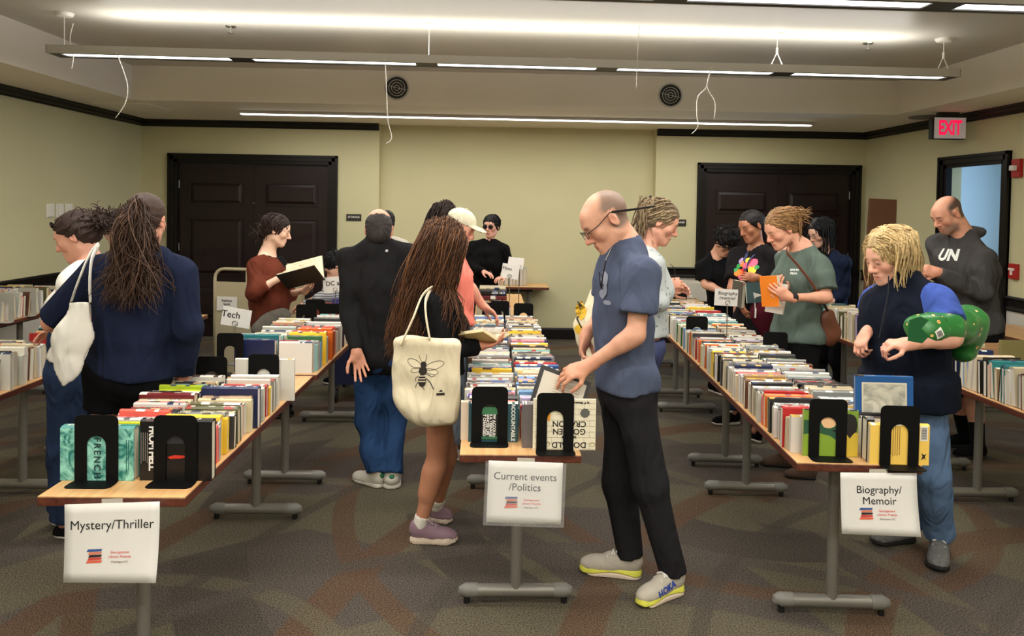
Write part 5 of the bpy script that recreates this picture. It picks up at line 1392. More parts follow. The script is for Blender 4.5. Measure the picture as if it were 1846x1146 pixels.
# chest print, hanging earphone cable
pc = mat('faded_print', srgb(138, 142, 158), .9)
decal('chest_print', [blob(9, .016, .03, 1, .0, .03), blob(9, .012, .02, 2, -.01, -.04), blob(7, .02, .012, 3, .012, -.075), blob(7, .008, .03, 4, .004, -.02)], pc, p.at(1093, 525, -.35), Vector((1, 0, 0)), Vector((0, 0, 1)), (.12, 1, 0), sh, .003)
g_ = MB(); a = p.N+p.fw*.085+p.up*.0; pts = [p.at(1103, 447, -.12), p.at(1092, 470, -.16), p.at(1086, 500, -.17), p.at(1084, 520, -.17)]
g_.tube(pts, .004, 6); g_.tube([pts[2], p.at(1080, 490, -.16), p.at(1082, 512, -.17), pts[3]], .0025, 5); me = g_.mesh('sunglasses'); me.materials.append(glass_dk); p.put('sunglasses', me)
g_ = MB(); g_.lathe([(0, -.004), (.006, -.003), (.006, .003), (0, .004)], 10, Matrix.Translation(p.at(1138, 724, -.155)) @ Matrix.Rotation(R(90), 4, 'X')); me = g_.mesh('zip_pull'); me.materials.append(steel_m); p.put('zip_pull', me)
PEOPLE['bald'] = p
# ---- the girl with the bee tote, reading beside the centre table
p = Person(3.94, 'long-haired girl in black sweatshirt reading with a bee tote bag', skin=(186, 128, 98), hair=(72, 46, 30), female=True)
p.torso(p.at(788, 512), p.at(786, 690), -68, sh=.165, hips=.98, chest=.96)
p.head(p.at(803, 446), -72, 30, 0, hs=.95)
p.J['shR'] = p.at(776, 548, -.12)
p.arm('R', p.at(792, 636, -.20), p.at(862, 624, -.06)); p.arm('L', p.at(826, 610, .20), p.at(872, 612, .12))
p.hand('R', (.9, .2, .05), (-.2, .1, 1), .45, .5); p.hand('L', (.9, -.2, .05), (-.1, -.5, .9), .5, .5)
legs(p, atz(770, 938, 0), atz(816, 944, 0), atz(738, 976, 0), atz(826, 978, 0), p.at(806, 820, .10), p.at(787, 836, -.04))
p.make_body(.05, arms=.9, legs=1.)
p.top(tee('black_sweatshirt', (15, 15, 17), var=.08), sleeve='long', hem=p.at(786, 668), sl=(.068, .062), loose=.014, g=.016, neck=(.064, .02), cuff=.044, fold=.007)
p.trousers(tee('light_denim', (150, 166, 186)), name='shorts', shorts=.36, r=(.085, .088, .05))
mauve, ivory = mat('mauve_knit', srgb(140, 112, 124), .85, bump=.3, bscale=260), mat('ribbed_sole', srgb(214, 196, 176), .7)
sock = mat('white_sock', srgb(224, 218, 208), .95, bump=.4, bscale=90)
for e in 'LR':
    so = p.shoe(e, mauve, ivory, th=.036, w=.047, ribs=480, lace=mat('mauve_lace', srgb(168, 146, 152), .8), label='mauve knit sneaker with ribbed sole')
    an = p.J['an'+e]; up = (p.J['kn'+e]-an).normalized()
    v, q = net([slv(an-Vector((0, 0, -.004)), an+up*.055, .038, .041)], *bounds([an], .11), .008); p.put('sock', npmesh('sock', [(v, q)], sock), so)
p.hairmesh(p.capprims(.010, .012, low=-.10), strand_sets=[hair_long(p, 1500, (.42, .64), 5, r0=.0034, hl=.004, wob=.045, vary=.35, fall=(-.30, -.05, -1)), hair_long(p, 420, (.40, .66), 6, r0=.0028, hl=.004, wob=.05, col=(112, 74, 44), vary=.35, fall=(-.32, -.05, -1))], label='long brown hair falling over the back')
PEOPLE['bee'] = p
# ---- the balding man in black seen from behind
p = Person(4.73, 'balding man in black pullover and jeans seen from behind', skin=(206, 150, 124), hair=(52, 46, 44), bulk=1.04)
p.torso(p.at(683, 440), p.at(688, 640), 4, sh=.19, chest=1.02, belly=1.06, hips=.98)
p.head(p.at(683, 414), 6, 14, 0, hs=1.05)
p.arm('L', p.at(630, 568, -.06), p.at(643, 634, -.17)); p.arm('R', p.at(744, 560, .05), p.at(738, 610, .26))
p.hand('L', (.28, -.1, -1), (.25, -1, -.1), (.25, .3, .4, .45), .1, .2); p.hand('R', (0, .9, -.3), (-.8, .2, -.3), .6, .5)
legs(p, atz(690, 880, 0), atz(636, 864, 0), atz(706, 884, 0), atz(708, 842, 0), p.at(662, 760, .02), p.at(712, 752, .05))
p.make_body(.060)
sh = p.top(tee('black_pullover', (28, 27, 28), var=.08), sleeve='long', hem=p.at(688, 672), sl=(.068, .058), cuff=.045, loose=.008, g=.016, neck=(.060, .05), fold=.006, extra=[cyl(p.N-p.up*.02, p.N+p.up*.05, .076, .068, k=.02)], label='black pullover with low stand collar')
decal('back_logo', [[(.009*math.cos(6.28*i/10), .009*math.sin(6.28*i/10)) for i in range(10)]], mat('logo_silver', srgb(190, 190, 190), .3, metal=.6), p.at(683, 458, -.4), Vector((1, 0, 0)), Vector((0, 0, 1)), (0, 1, 0), sh, .003, 0)
p.trousers(tee('blue_jeans', (40, 66, 104), bscale=9, var=.12), r=(.092, .070, .066), end=.99, fold=.006)
gr = mat('green_heel', srgb(40, 120, 76), .6); lea = mat('white_leather', srgb(212, 206, 194), .55)
for e in 'LR':
    so = p.shoe(e, lea, wht_sole, th=.028, w=.044, lace=lace_w, label='white leather sneaker with green heel tab')
    ht, t, u = p.J['ft'+e]; ln = (t-ht).length; v, q = net([ell(ht+u*(ln*.045)+Vector((0, 0, .078)), (.020, .020, .018))], *bounds([ht+u*.02+Vector((0, 0, .08))], .05), .006); p.put('heel_tab', npmesh('heel_tab', [(v, q)], gr), so)
p.hairmesh([ell((0, -.018, .028), (.0795, .1015, .084), k=.02), ell((0, -.044, -.035), (.071, .062, .07), k=.03), ell((0, .016, .122), (.078, .112, .066), k=.03, op='-'), plane((0, .034, 0), (0, -1, .5), k=.012), plane((0, -.05, -.100), (0, -.3, 1), k=.012)], amp=.0022, h=.006, label='dark cropped hair around a bald crown')
PEOPLE['black'] = p
# ---- the ponytailed woman in the navy sweatshirt
p = Person(3.55, 'ponytailed woman in navy hooded sweatshirt with white tote, seen from behind', skin=(212, 152, 126), hair=(64, 45, 35), female=True, bulk=1.0)
p.torso(p.at(258, 456), p.at(230, 676), 4, sh=.19, chest=1.14, belly=1.24, hips=1.14)
p.head(p.at(264, 398), 2, 8, 0, hs=1.0)
p.J['shL'] = p.at(178, 492, .0); p.J['shR'] = p.at(322, 492, .02)
p.arm('L', p.at(90, 582, .06), p.at(128, 596, .27)); p.arm('R', p.at(334, 590, .0), p.at(330, 690, .12))
p.hand('L', (.6, .8, 0), (.3, -.3, -.8), .6, .5); p.hand('R', (0, .5, -.8), (-1, 0, 0), .5, .4)
legs(p, atz(180, 1016, 0), atz(176, 978, 0), atz(262, 1016, 0), atz(264, 978, 0), p.at(190, 840, .02), p.at(262, 840, .02))
p.make_body(.054, legs=1.)
nv = tee('navy_fleece', (25, 32, 54), var=.08)
p.top(nv, name='sweatshirt', sleeve='long', cut={'L': .93, 'R': 1.95}, hem=p.at(230, 672), sl=(.078, .074), cuff=.05, loose=.010, g=.016, neck=(.062, .03), fold=.006, freq=18,
      extra=[ell(p.N-p.fw*.05-p.up*.01, (.12, .06, .05), p.A3, k=.03), ell(p.N+p.rt*.07-p.fw*.02+p.up*.01, (.05, .05, .035), p.A3, k=.02)], label='navy hooded sweatshirt')
p.trousers(tee('black_shorts', (9, 9, 12)), name='shorts', shorts=.34, r=(.098, .10, .06), waist=.12, g=.02)
for e in 'LR': p.shoe(e, mat('white_canvas', srgb(205, 200, 190), .7), wht_sole, lace=lace_w)
p.hairmesh(p.capprims(.007, .030, low=-.055), amp=.002, strand_sets=[tail(p, (0, -.118, .045), 950, (.24, .46), 8, r0=.0038, wob=.07, jit=.016, fan=.16, vary=.3), tail(p, (0, -.118, .045), 220, (.24, .44), 9, r0=.003, wob=.09, jit=.018, fan=.18, col=(86, 62, 47))], label='brown hair gathered in a long ponytail')
g_ = MB(); c = p.H(0, -.112, .05); g_.tube([c+(p.HM @ Vector((.024*math.cos(a), 0, .024*math.sin(a)))) for a in [6.283*i/14 for i in range(15)]], .006, 6, cap=False); me = g_.mesh('hair_tie'); me.materials.append(mat('brown_elastic', srgb(84, 58, 40), .7)); p.put('hair_tie', me)
PEOPLE['pony'] = p
# ---- the woman with the messy bun behind her
p = Person(3.92, 'woman with messy dark bun and sunglasses pushed up on her hair', skin=(214, 156, 132), hair=(56, 40, 34), female=True)
p.torso(p.at(160, 476), p.at(140, 668), 92, sh=.17)
p.head(p.at(139, 426), 96, 24, 0, hs=.98)
p.arm('L', p.at(150, 580, -.10), p.at(118, 600, .12)); p.arm('R', p.at(140, 570, .24), p.at(112, 600, .26))
p.hand('L', (-.8, .4, 0), (0, .5, -.8), .5, .5); p.hand('R', (-.8, 0, 0), (0, -.5, -.8), .5, .5)
legs(p, atz(134, 972, 0), atz(96, 968, 0), atz(128, 950, 0), atz(92, 944, 0), p.at(118, 800, -.06), p.at(124, 800, .1))
p.make_body(.052)
p.top(tee('white_tank', (218, 214, 206)), sleeve='short', cut={'L': .4, 'R': .4}, hem=p.at(140, 640), loose=.005, neck=(.068, .0), label='white top under dark overall straps')
st = MB(); 
for dd in (-.09, .09): st.tube([p.N+p.fw*.10-p.up*.22+p.rt*dd, p.N+p.fw*.07-p.up*.06+p.rt*dd, p.N-p.up*.028+p.rt*dd, p.N-p.fw*.10-p.up*.10+p.rt*dd, p.N-p.fw*.12-p.up*.3+p.rt*dd*.6], .014, 6, flat=.35)
me = st.mesh('overall_strap'); me.materials.append(jeans_m); p.put('overall_strap', me)
p.trousers(jeans_m, r=(.10, .082, .078), end=.96, waist=.22, g=.03, extra=[ell(p.P+p.up*.16+p.fw*.02, (.15, .125, .12), p.A3, k=.06)])
for e in 'LR': p.shoe(e, black_cloth, wht_sole, th=.024)
p.hairmesh(p.capprims(.012, .010, low=-.075)+[ell((0, -.125, .035), (.055, .05, .05), k=.03)], amp=.006, strand_sets=[curls(p, (0, -.14, .03), (.055, .045, .05), 130, 12, (.04, .09)), curls(p, (0, -.03, .06), (.08, .09, .075), 60, 13, (.03, .06), r0=.003)], pts=[(0, -.2, .03)], label='dark wavy hair in a messy bun')
glasses(p, glass_dk, lens_dark, up_on_head=True)
# ---- the dark head between them
p = Person(4.9, 'dark-haired person mostly hidden behind the ponytailed woman', near=False, skin=(196, 146, 120), hair=(44, 32, 28), female=True)
p.torso(p.at(222, 455), p.at(224, 590), 60, sh=.16); p.head(p.at(217, 415), 70, 15, 0, hs=.98); 
p.arm('L', p.at(215, 510, -.14), p.at(205, 545, .05)); p.arm('R', p.at(240, 510, .16), p.at(225, 545, .25)); p.hand('L', (-.6, .4, 0), (0, 0, -1), .5); p.hand('R', (-.6, .4, 0), (0, 0, -1), .5)
stand(p); p.make_body(); p.top(black_cloth, sleeve='long'); p.trousers(black_cloth)
for e in 'LR': p.shoe(e, black_cloth, dk_sole)
p.hairmesh(p.capprims(.016, .012, low=-.09), amp=.006, strand_sets=[curls(p, (0, -.03, .05), (.085, .095, .085), 70, 15, (.03, .07))])
# ---- the woman in the rust cardigan reading at the tech table
p = Person(6.2, 'woman in rust brown cardigan reading an open book at the tech table', near=False, skin=(232, 190, 164), hair=(50, 36, 32), female=True, bulk=1.06)
p.torso(p.at(484, 458), p.at(486, 580), -72, sh=.175, chest=1.1, belly=1.2)
p.head(p.at(499, 415), -78, 18, 0, hs=1.0, nose=1.2)
p.J['shR'] = p.at(462, 480, -.14)
p.arm('R', p.at(458, 527, -.26), p.at(520, 492, -.22)); p.arm('L', p.at(505, 535, .16), p.at(552, 522, -.02))
p.hand('R', (.85, .1, .4), (.2, .9, -.3), (.3, .4, .5, .5), .4); p.hand('L', (.35, -.2, .9), (-.3, -.9, .3), (.3, .25, .25, .3), .2, .2)
stand(p); p.make_body(.056)
rust = tee('rust_knit', (96, 46, 32), var=.1)
p.top(rust, name='cardigan', sleeve='long', cut={'R': 1.42, 'L': 1.5}, hem=p.at(486, 606), sl=(.072, .068), cuff=.055, neck=(.085, -.02), loose=.014, fold=.008, label='rust brown knit cardigan')
p.top(black_cloth, name='tank_top', sleeve='none', g=.004, loose=0, hem=p.N-p.up*.26, neck=(.074, .0), extra=[ell(p.N+p.fw*.09-p.up*.10, (.075, .05, .09), p.A3, k=.03)])
p.trousers(black_cloth)
for e in 'LR': p.shoe(e, black_cloth, dk_sole)
p.hairmesh(p.capprims(.012, .012, low=-.085)+[ell((0, -.09, -.03), (.05, .045, .06), k=.03)], amp=.004, strand_sets=[curls(p, (0, -.11, -.04), (.045, .04, .06), 90, 21, (.04, .10)), hair_long(p, 120, (.10, .19), 22, hl=.006, r0=.005, wob=.015, avoid=False)], label='dark brown hair tied low')
g_ = MB(); g_.tube([p.N+p.rt*.09-p.up*.03+p.fw*.0, p.N+p.rt*.10+p.fw*.11-p.up*.12, p.N+p.fw*.15-p.up*.30, p.N+p.fw*.15-p.rt*.06-p.up*.50], .010, 6, flat=.4); me = g_.mesh('bag_strap'); me.materials.append(black_cloth); p.put('bag_strap', me)
g_ = MB(); g_.tube([p.N-p.rt*.12+p.fw*.02-p.up*.03, p.N-p.rt*.09+p.fw*.13-p.up*.10, p.N-p.rt*.02+p.fw*.16-p.up*.2], .010, 6, flat=.4); me = g_.mesh('white_strap'); me.materials.append(sock); p.put('white_strap', me)
PEOPLE['rust'] = p
# ---- crouching person behind the tech table
p = Person(7.25, 'dark-haired person in grey striped top bending over behind the tech table', near=False, skin=(206, 160, 134), hair=(20, 18, 18))
p.torso(p.at(597, 508), p.at(626, 585, .1), 78, sh=.17); p.head(p.at(604, 478), 100, 48, 0, hs=1.0)
p.arm('L', p.at(572, 540, -.16), p.at(550, 548, -.1)); p.arm('R', p.at(580, 540, .2), p.at(556, 548, .1)); p.hand('L', (-.9, 0, -.3), (0, 0, -1), .5); p.hand('R', (-.9, 0, -.3), (0, 0, -1), .5)
stand(p); p.make_body(); 
def striped(name, c1, c2, sc):
    m = mat(name, srgb(*c1), .9); nt = m.node_tree; N = nt.nodes; L = nt.links; tc = N.new('ShaderNodeTexCoord'); w = N.new('ShaderNodeTexWave'); w.bands_direction = 'Z'; w.inputs['Scale'].default_value = sc; w.inputs['Distortion'].default_value = 1.
    r = N.new('ShaderNodeValToRGB'); r.color_ramp.elements[0].color = srgb(*c1); r.color_ramp.elements[1].color = srgb(*c2); r.color_ramp.elements[0].position = .3; r.color_ramp.elements[1].position = .5
    L.new(tc.outputs['Object'], w.inputs[0]); L.new(w.outputs[0], r.inputs[0]); L.new(r.outputs[0], N['Principled BSDF'].inputs['Base Color']); return m
p.top(striped('grey_stripe', (96, 96, 100), (176, 176, 178), 14), sleeve='long', hem=p.P, label='grey striped long-sleeved top'); p.trousers(jeans_m)
for e in 'LR': p.shoe(e, black_cloth, wht_sole)
p.hairmesh(p.capprims(.016, .02, low=-.08), amp=.005, strand_sets=[hair_long(p, 140, (.08, .15), 31, hl=.02, r0=.005, avoid=False)])
# ---- person in white behind the balding man
p = Person(7.6, 'person in white tee mostly hidden behind the balding man', near=False, skin=(200, 150, 124), hair=(22, 20, 20))
p.torso(p.at(694, 430), p.at(694, 560), 10, sh=.185, chest=1.05); p.head(p.at(697, 402), 10, 5, 0)
p.arm('L', p.at(662, 490), p.at(668, 540, .1)); p.arm('R', p.at(726, 490), p.at(722, 540, .1)); p.hand('L', (0, .3, -1), (1, 0, 0), .4); p.hand('R', (0, .3, -1), (-1, 0, 0), .4)
stand(p); p.make_body(); p.top(tee('white_tee', (212, 206, 190)), neck=(.06, .03)); p.trousers(black_cloth)
for e in 'LR': p.shoe(e, black_cloth, dk_sole)
p.hairmesh(p.capprims(.010, .03, low=-.05), amp=.003)
# ---- dark-haired woman seen from behind beyond the cap
p = Person(6.3, 'woman with long dark hair turned away beyond the cream cap', near=False, skin=(204, 150, 122), hair=(34, 24, 22), female=True)
p.torso(p.at(786, 428), p.at(788, 570), 30, sh=.165); p.head(p.at(803, 392), -20, 18, -14, hs=.96)
p.arm('L', p.at(757, 470, .05), p.at(764, 452, .28)); p.arm('R', p.at(815, 480), p.at(818, 530, .1)); p.hand('L', (.4, .8, .4), (.5, 0, -.5), .5); p.hand('R', (0, .3, -1), (-1, 0, 0), .4)
stand(p); p.make_body(.05); p.top(tee('taupe_top', (150, 132, 112)), sleeve='none', neck=(.066, .0)); p.trousers(black_cloth)
for e in 'LR': p.shoe(e, black_cloth, dk_sole)
p.hairmesh(p.capprims(.012, .02, low=-.09), strand_sets=[hair_long(p, 300, (.26, .42), 41, r0=.0065, hl=.015, wob=.03, fall=(-.35, -.1, -1), col=(42, 29, 25))], label='long dark hair')
# ---- man in the cream cap and coral shirt
p = Person(5.22, 'man in cream baseball cap and coral tee looking down at the centre table', near=False, skin=(222, 160, 136), hair=(134, 104, 80))
p.torso(p.at(816, 462), p.at(818, 590), -95, sh=.175); p.head(p.at(830, 410), -108, 24, 0, hs=.98, blush=.4)
p.arm('R', p.at(800, 540, -.22), p.at(815, 590, -.10)); p.arm('L', p.at(848, 520, .2), p.at(872, 552, .22)); p.hand('R', (.6, 0, -.8), (.6, .6, 0), .5); p.hand('L', (.8, 0, -.5), (0, -.3, -1), .4)
legs(p, atz(806, 806, 0), atz(838, 800, 0), atz(802, 828, 0), atz(838, 830, 0)); p.make_body(.056)
p.top(tee('coral_tee', (240, 134, 118)), hem=p.at(818, 584), sl=(.075, .078), loose=.02, label='coral tee')
p.trousers(tee('grey_denim', (126, 136, 150)), r=(.094, .074, .062))
for e in 'LR': p.shoe(e, mat('grey_canvas', srgb(150, 146, 140), .8), wht_sole, lace=lace_w)
p.hairmesh([ell((0, -.03, .01), (.080, .100, .072), k=.02), plane((0, .01, 0), (0, -1, .1), k=.01), plane((0, 0, -.07), (0, 0, 1), k=.01)], amp=.002, label='short brown hair under the cap')
capm = tee('cream_twill', (222, 214, 188))
v, q = net(local([ell((0, -.012, .050), (.088, .110, .086), k=.02), plane((0, 0, .040), (0, .05, 1), k=.008), ell((0, .120, .046), (.070, .072, .010), k=.012), ell((0, -.012, .046), (.080, .100, .074), k=.004, op='-')], p.HM, p.HC, p.hs), *bounds([p.HC], .24), .0075)
cap = p.put('baseball_cap', npmesh('baseball_cap', [(v, q)], capm), label='cream baseball cap')
g_ = MB(); g_.lathe([(0, -.004), (.008, -.003), (.008, .003), (0, .004)], 10, Matrix.Translation(p.H(0, -.012, .139)) @ p.HM.to_4x4()); me = g_.mesh('cap_button'); me.materials.append(capm); p.put('cap_button', me, cap)
# ---- woman in black and sunglasses at the far end of the centre row
p = Person(8.85, 'woman in black sweater and sunglasses at the far end of the centre tables', near=False, skin=(226, 172, 150), hair=(20, 18, 18), female=True)
p.torso(p.at(882, 436), p.at(872, 532), 172, sh=.19, chest=1.1); p.head(p.at(886, 408), 158, 4, 0, hs=1.06, lip=(180, 60, 60))
p.arm('R', p.at(846, 480, -.05), p.at(872, 490, -.28)); p.arm('L', p.at(918, 478, -.02), p.at(906, 500, -.24)); p.hand('R', (.7, -.6, -.1), (0, 0, -1), .35); p.hand('L', (-.5, -.7, 0), (0, 0, -1), .4)
stand(p); p.make_body(.048); p.top(tee('black_sweater', (14, 14, 15)), sleeve='long', sl=(.07, .064), hem=p.at(874, 528), neck=(.062, .015))
pt = mat('speckled_trousers', srgb(70, 64, 58), .9); 
nt = pt.node_tree; vo = nt.nodes.new('ShaderNodeTexVoronoi'); vo.inputs['Scale'].default_value = 55; cr = nt.nodes.new('ShaderNodeValToRGB'); cr.color_ramp.elements[0].color = srgb(165, 155, 140); cr.color_ramp.elements[1].color = srgb(34, 30, 28); cr.color_ramp.elements[1].position = .45; tc_ = nt.nodes.new('ShaderNodeTexCoord'); nt.links.new(tc_.outputs['Object'], vo.inputs[0]); nt.links.new(vo.outputs[0], cr.inputs[0]); nt.links.new(cr.outputs[0], nt.nodes['Principled BSDF'].inputs['Base Color'])
p.trousers(pt, r=(.10, .085, .08), label='black and white speckled trousers')
for e in 'LR': p.shoe(e, black_cloth, dk_sole)
p.hairmesh(p.capprims(.014, .026, low=-.06), amp=.005, strand_sets=[hair_long(p, 130, (.05, .10), 51, hl=.022, r0=.006, avoid=False)], label='short dark hair')
glasses(p, glass_dk, lens_dark, w=.026, hgt=.021)
g_ = MB(); g_.tube([p.N+p.rt*.10-p.up*.02, p.N+p.fw*.13-p.up*.16+p.rt*.04, p.N+p.fw*.14-p.up*.36-p.rt*.09], .007, 6); me = g_.mesh('bag_strap'); me.materials.append(mat('taupe_strap', srgb(110, 100, 90), .8)); p.put('bag_strap', me)
# ---- grey-haired woman behind the bald man
p = Person(4.6, 'woman with greying tied-back hair standing behind the bald man', skin=(212, 154, 130), hair=(124, 104, 82), female=True, bulk=1.04)
p.torso(p.at(1168, 452), p.at(1158, 620), -92, sh=.165); p.head(p.at(1190, 400), -96, 26, 0, hs=1.04, nose=1.1, blush=.35)
p.arm('R', p.at(1190, 545, -.20), p.at(1202, 512, -.02)); p.arm('L', p.at(1185, 545, .20), p.at(1206, 520, .12)); p.hand('R', (.9, .1, .1), (0, .8, -.3), .7, .6); p.hand('L', (.9, 0, .1), (0, -.8, -.3), .7, .6)
legs(p, atz(1112, 872, 0), atz(1152, 876, 0), atz(1106, 892, 0), atz(1150, 896, 0)); p.make_body(.05)
pm_ = mat('floral_blouse', srgb(196, 204, 204), .85); nt = pm_.node_tree; vo = nt.nodes.new('ShaderNodeTexVoronoi'); vo.inputs['Scale'].default_value = 28; cr = nt.nodes.new('ShaderNodeValToRGB'); cr.color_ramp.elements[0].color = srgb(96, 116, 124); cr.color_ramp.elements[1].color = srgb(178, 184, 184); cr.color_ramp.elements[0].position = .1; cr.color_ramp.elements[1].position = .3; tc_ = nt.nodes.new('ShaderNodeTexCoord'); nt.links.new(tc_.outputs['Object'], vo.inputs[0]); nt.links.new(vo.outputs[0], cr.inputs[0]); nt.links.new(cr.outputs[0], nt.nodes['Principled BSDF'].inputs['Base Color'])
p.top(pm_, name='blouse', sleeve='long', hem=p.at(1158, 600), sl=(.07, .066), loose=.015, cut={'R': 1.6, 'L': 1.6}, label='pale patterned blouse')
p.trousers(tee('violet_blue_cotton', (70, 76, 112)), r=(.10, .08, .07), g=.02)
for e in 'LR': p.shoe(e, lea, wht_sole, lace=lace_w)
p.hairmesh(p.capprims(.012, .014, low=-.07)+[ell((0, -.115, .065), (.04, .03, .035), k=.03)], amp=.004, strand_sets=[tail(p, (0, -.125, .06), 120, (.16, .28), 61, wob=.03, fan=.22), hair_long(p, 160, (.12, .2), 62, r0=.005, hl=.008, back=.8, avoid=False, col=(150, 130, 100))], label='greying blond hair tied back')
g_ = MB(); c = p.H(0, -.118, .085); g_.tube([c+(p.HM @ Vector((.024*math.cos(a), 0, .024*math.sin(a)))) for a in [6.283*i/12 for i in range(13)]], .007, 6, cap=False); me = g_.mesh('hair_tie'); me.materials.append(black_cloth); p.put('hair_tie', me)
PEOPLE['grey'] = p
# ---- curly-haired person in black beyond the biography tables
p = Person(7.1, 'person in black tee with short dark curls bending over far biography books', near=False, skin=(206, 152, 124), hair=(20, 17, 17))
p.torso(p.at(1292, 462), p.at(1306, 578, .05), 205, sh=.175); p.head(p.at(1308, 436, -.08), 200, 42, 0, hs=1.0)
p.arm('R', p.at(1272, 512, -.1), p.at(1312, 530, -.22)); p.arm('L', p.at(1330, 510, -.1), p.at(1330, 545, -.2)); p.hand('R', (.6, -.6, -.4), (0, -.3, -1), .4); p.hand('L', (-.2, -.6, -.6), (0, -.3, -1), .4)
stand(p); p.make_body(); p.top(black_cloth, cut={'R': .8, 'L': .8}, sl=(.072, .074)); p.trousers(black_cloth)
for e in 'LR': p.shoe(e, black_cloth, wht_sole)
p.hairmesh([ell((0, -.012, .045), (.100, .118, .098), k=.02), plane((0, .02, -.02), (0, -.6, .8), k=.02)], amp=.010, strand_sets=[curls(p, (0, -.01, .05), (.10, .115, .095), 190, 71, (.03, .07), r0=.005), curls(p, (0, .06, .06), (.07, .05, .06), 60, 72, (.03, .06), r0=.005)], label='short dark curls')
# ---- woman in the floral tee
p = Person(6.25, 'woman in black tee with bright floral print holding a book', near=False, skin=(168, 112, 82), hair=(28, 22, 22), female=True, bulk=1.04)
p.torso(p.at(1364, 446), p.at(1358, 585), 128, sh=.18, chest=1.05); p.head(p.at(1355, 408), 112, 20, 6, hs=1.04)
p.arm('R', p.at(1319, 520, -.02), p.at(1336, 548, -.2)); p.arm('L', p.at(1397, 520, -.14), p.at(1364, 500, -.30)); p.hand('R', (.2, -.5, -.7), (1, 0, 0), .5); p.hand('L', (-.9, -.1, .1), (0, .9, -.2), (.6, .7, .8, .8), .5)
legs(p, atz(1372, 800, 0), atz(1352, 792, 0), atz(1334, 764, 0), atz(1282, 766, 0)); p.make_body(.05)
sh = p.top(tee('black_floral_tee', (24, 22, 24)), cut={'R': .75, 'L': .75}, sl=(.072, .074), hem=p.at(1358, 596), label='black tee with floral print')
r_ = random.Random(4); fc = {'pink': (232, 96, 130), 'red': (214, 50, 52), 'yellow': (244, 196, 60), 'orange': (240, 130, 50), 'green': (48, 150, 78), 'lilac': (170, 140, 190)}
dv = -(p.fw); o_ = p.N-p.up*.20+p.fw*.4+p.rt*.0
for c_, (x, y, s_) in zip(['pink', 'green', 'pink', 'yellow', 'red', 'orange', 'pink', 'green', 'orange', 'red', 'lilac', 'yellow', 'green', 'pink'], [(-.05, .08, .034), (.07, .04, .02), (.0, .05, .03), (-.06, .02, .036), (.02, .0, .03), (.06, -.01, .03), (-.02, -.03, .03), (-.085, .045, .018), (.04, .06, .024), (-.05, -.045, .026), (.055, .085, .026), (.0, .095, .02), (.085, .01, .016), (.03, -.045, .024)]):
    decal('flower_print', [blob(9, s_, s_, hash(c_) % 7 if False else int(s_*1000), x, y, .18)], mat('print_'+c_, srgb(*fc[c_]), .8), o_, p.rt, p.up, dv, sh, .003, 1)
p.trousers(jeans_m, r=(.096, .075, .066))
for e in 'LR': p.shoe(e, black_cloth, wht_sole, lace=lace_w)
p.hairmesh(p.capprims(.008, .020, low=-.06)+[ell((0, -.105, .03), (.04, .03, .04), k=.03)], amp=.003, label='black hair tied back')
g_ = MB(); g_.tube([p.N+p.rt*.05+p.fw*.02, p.N+p.rt*.03+p.fw*.125-p.up*.10, p.N+p.fw*.155-p.up*.19], .011, 6, flat=.3); g_.tube([p.N-p.rt*.05+p.fw*.02, p.N-p.rt*.02+p.fw*.13-p.up*.10, p.N+p.fw*.155-p.up*.19], .011, 6, flat=.3); me = g_.mesh('lanyard'); me.materials.append(mat('navy_ribbon', srgb(40, 44, 84), .7)); p.put('lanyard', me)
PEOPLE['floral'] = p
# ---- woman in the green tee
p = Person(5.1, 'blond woman in grey-green tee hugging an orange book', skin=(220, 160, 132), hair=(156, 118, 78), female=True, bulk=1.04)
p.torso(p.at(1444, 444), p.at(1438, 600), 104, sh=.175, chest=1.08, belly=1.1, hips=1.08); p.head(p.at(1408, 413), 100, 28, 0, hs=1.03, blush=.4)
p.J['shL'] = p.at(1478, 478, -.17)
p.arm('L', p.at(1490, 536, -.24), p.at(1424, 536, -.30)); p.arm('R', p.at(1440, 540, .18), p.at(1412, 524, -.08))
p.hand('L', (-.8, .1, .5), (.2, .9, .2), (.45, .5, .55, .6), .4); p.hand('R', (-.6, -.5, .4), (.6, .3, .4), (.6, .7, .8, .8), .5)
legs(p, atz(1472, 864, 0), atz(1412, 860, 0), atz(1430, 842, 0), atz(1366, 838, 0)); p.make_body(.05)
sh = p.top(tee('grey_green_tee', (92, 106, 98), var=.1), cut={'L': .80, 'R': .8}, sl=(.078, .084), hem=p.at(1438, 612), loose=.02, fold=.008, label='washed grey-green tee')
decal('chest_print', [blob(6, .006, .008, i_, -.022+.011*(i_ % 5), .010-.022*(i_//5), .3) for i_ in range(9)], mat('print_white', srgb(215, 218, 212), .8), p.at(1432, 489, -.5), Vector((1, 0, 0)), Vector((0, 0, 1)), (0, 1, 0), sh, .003, 0)
p.trousers(black_cloth, r=(.094, .072, .060))
for e in 'LR': p.shoe(e, mat('brown_suede', srgb(82, 62, 48), .9), dk_sole, th=.02)
p.hairmesh(p.capprims(.010, .010, low=-.075)+[ell((0, -.115, .06), (.05, .035, .045), k=.03)], amp=.004, strand_sets=[hair_long(p, 420, (.10, .17), 81, r0=.0038, hl=.004, back=1.2, avoid=False, wob=.008), tail(p, (0, -.13, .06), 70, (.06, .14), 82, r0=.0045, fan=.5, fall=(.8, -.1, -.4), avoid=False)], pts=[(0, -.17, .07)], label='blond hair in a low bun')
v, q = net(local([ell((0, -.128, .066), (.036, .022, .036), k=.01)], p.HM, p.HC, p.hs), *bounds([p.H(0, -.128, .066)], .06), .006, disp=wav(.005, 170, 4)); p.put('scrunchie', npmesh('scrunchie', [(v, q)], tee('red_satin', (188, 74, 66))), label='red scrunchie')
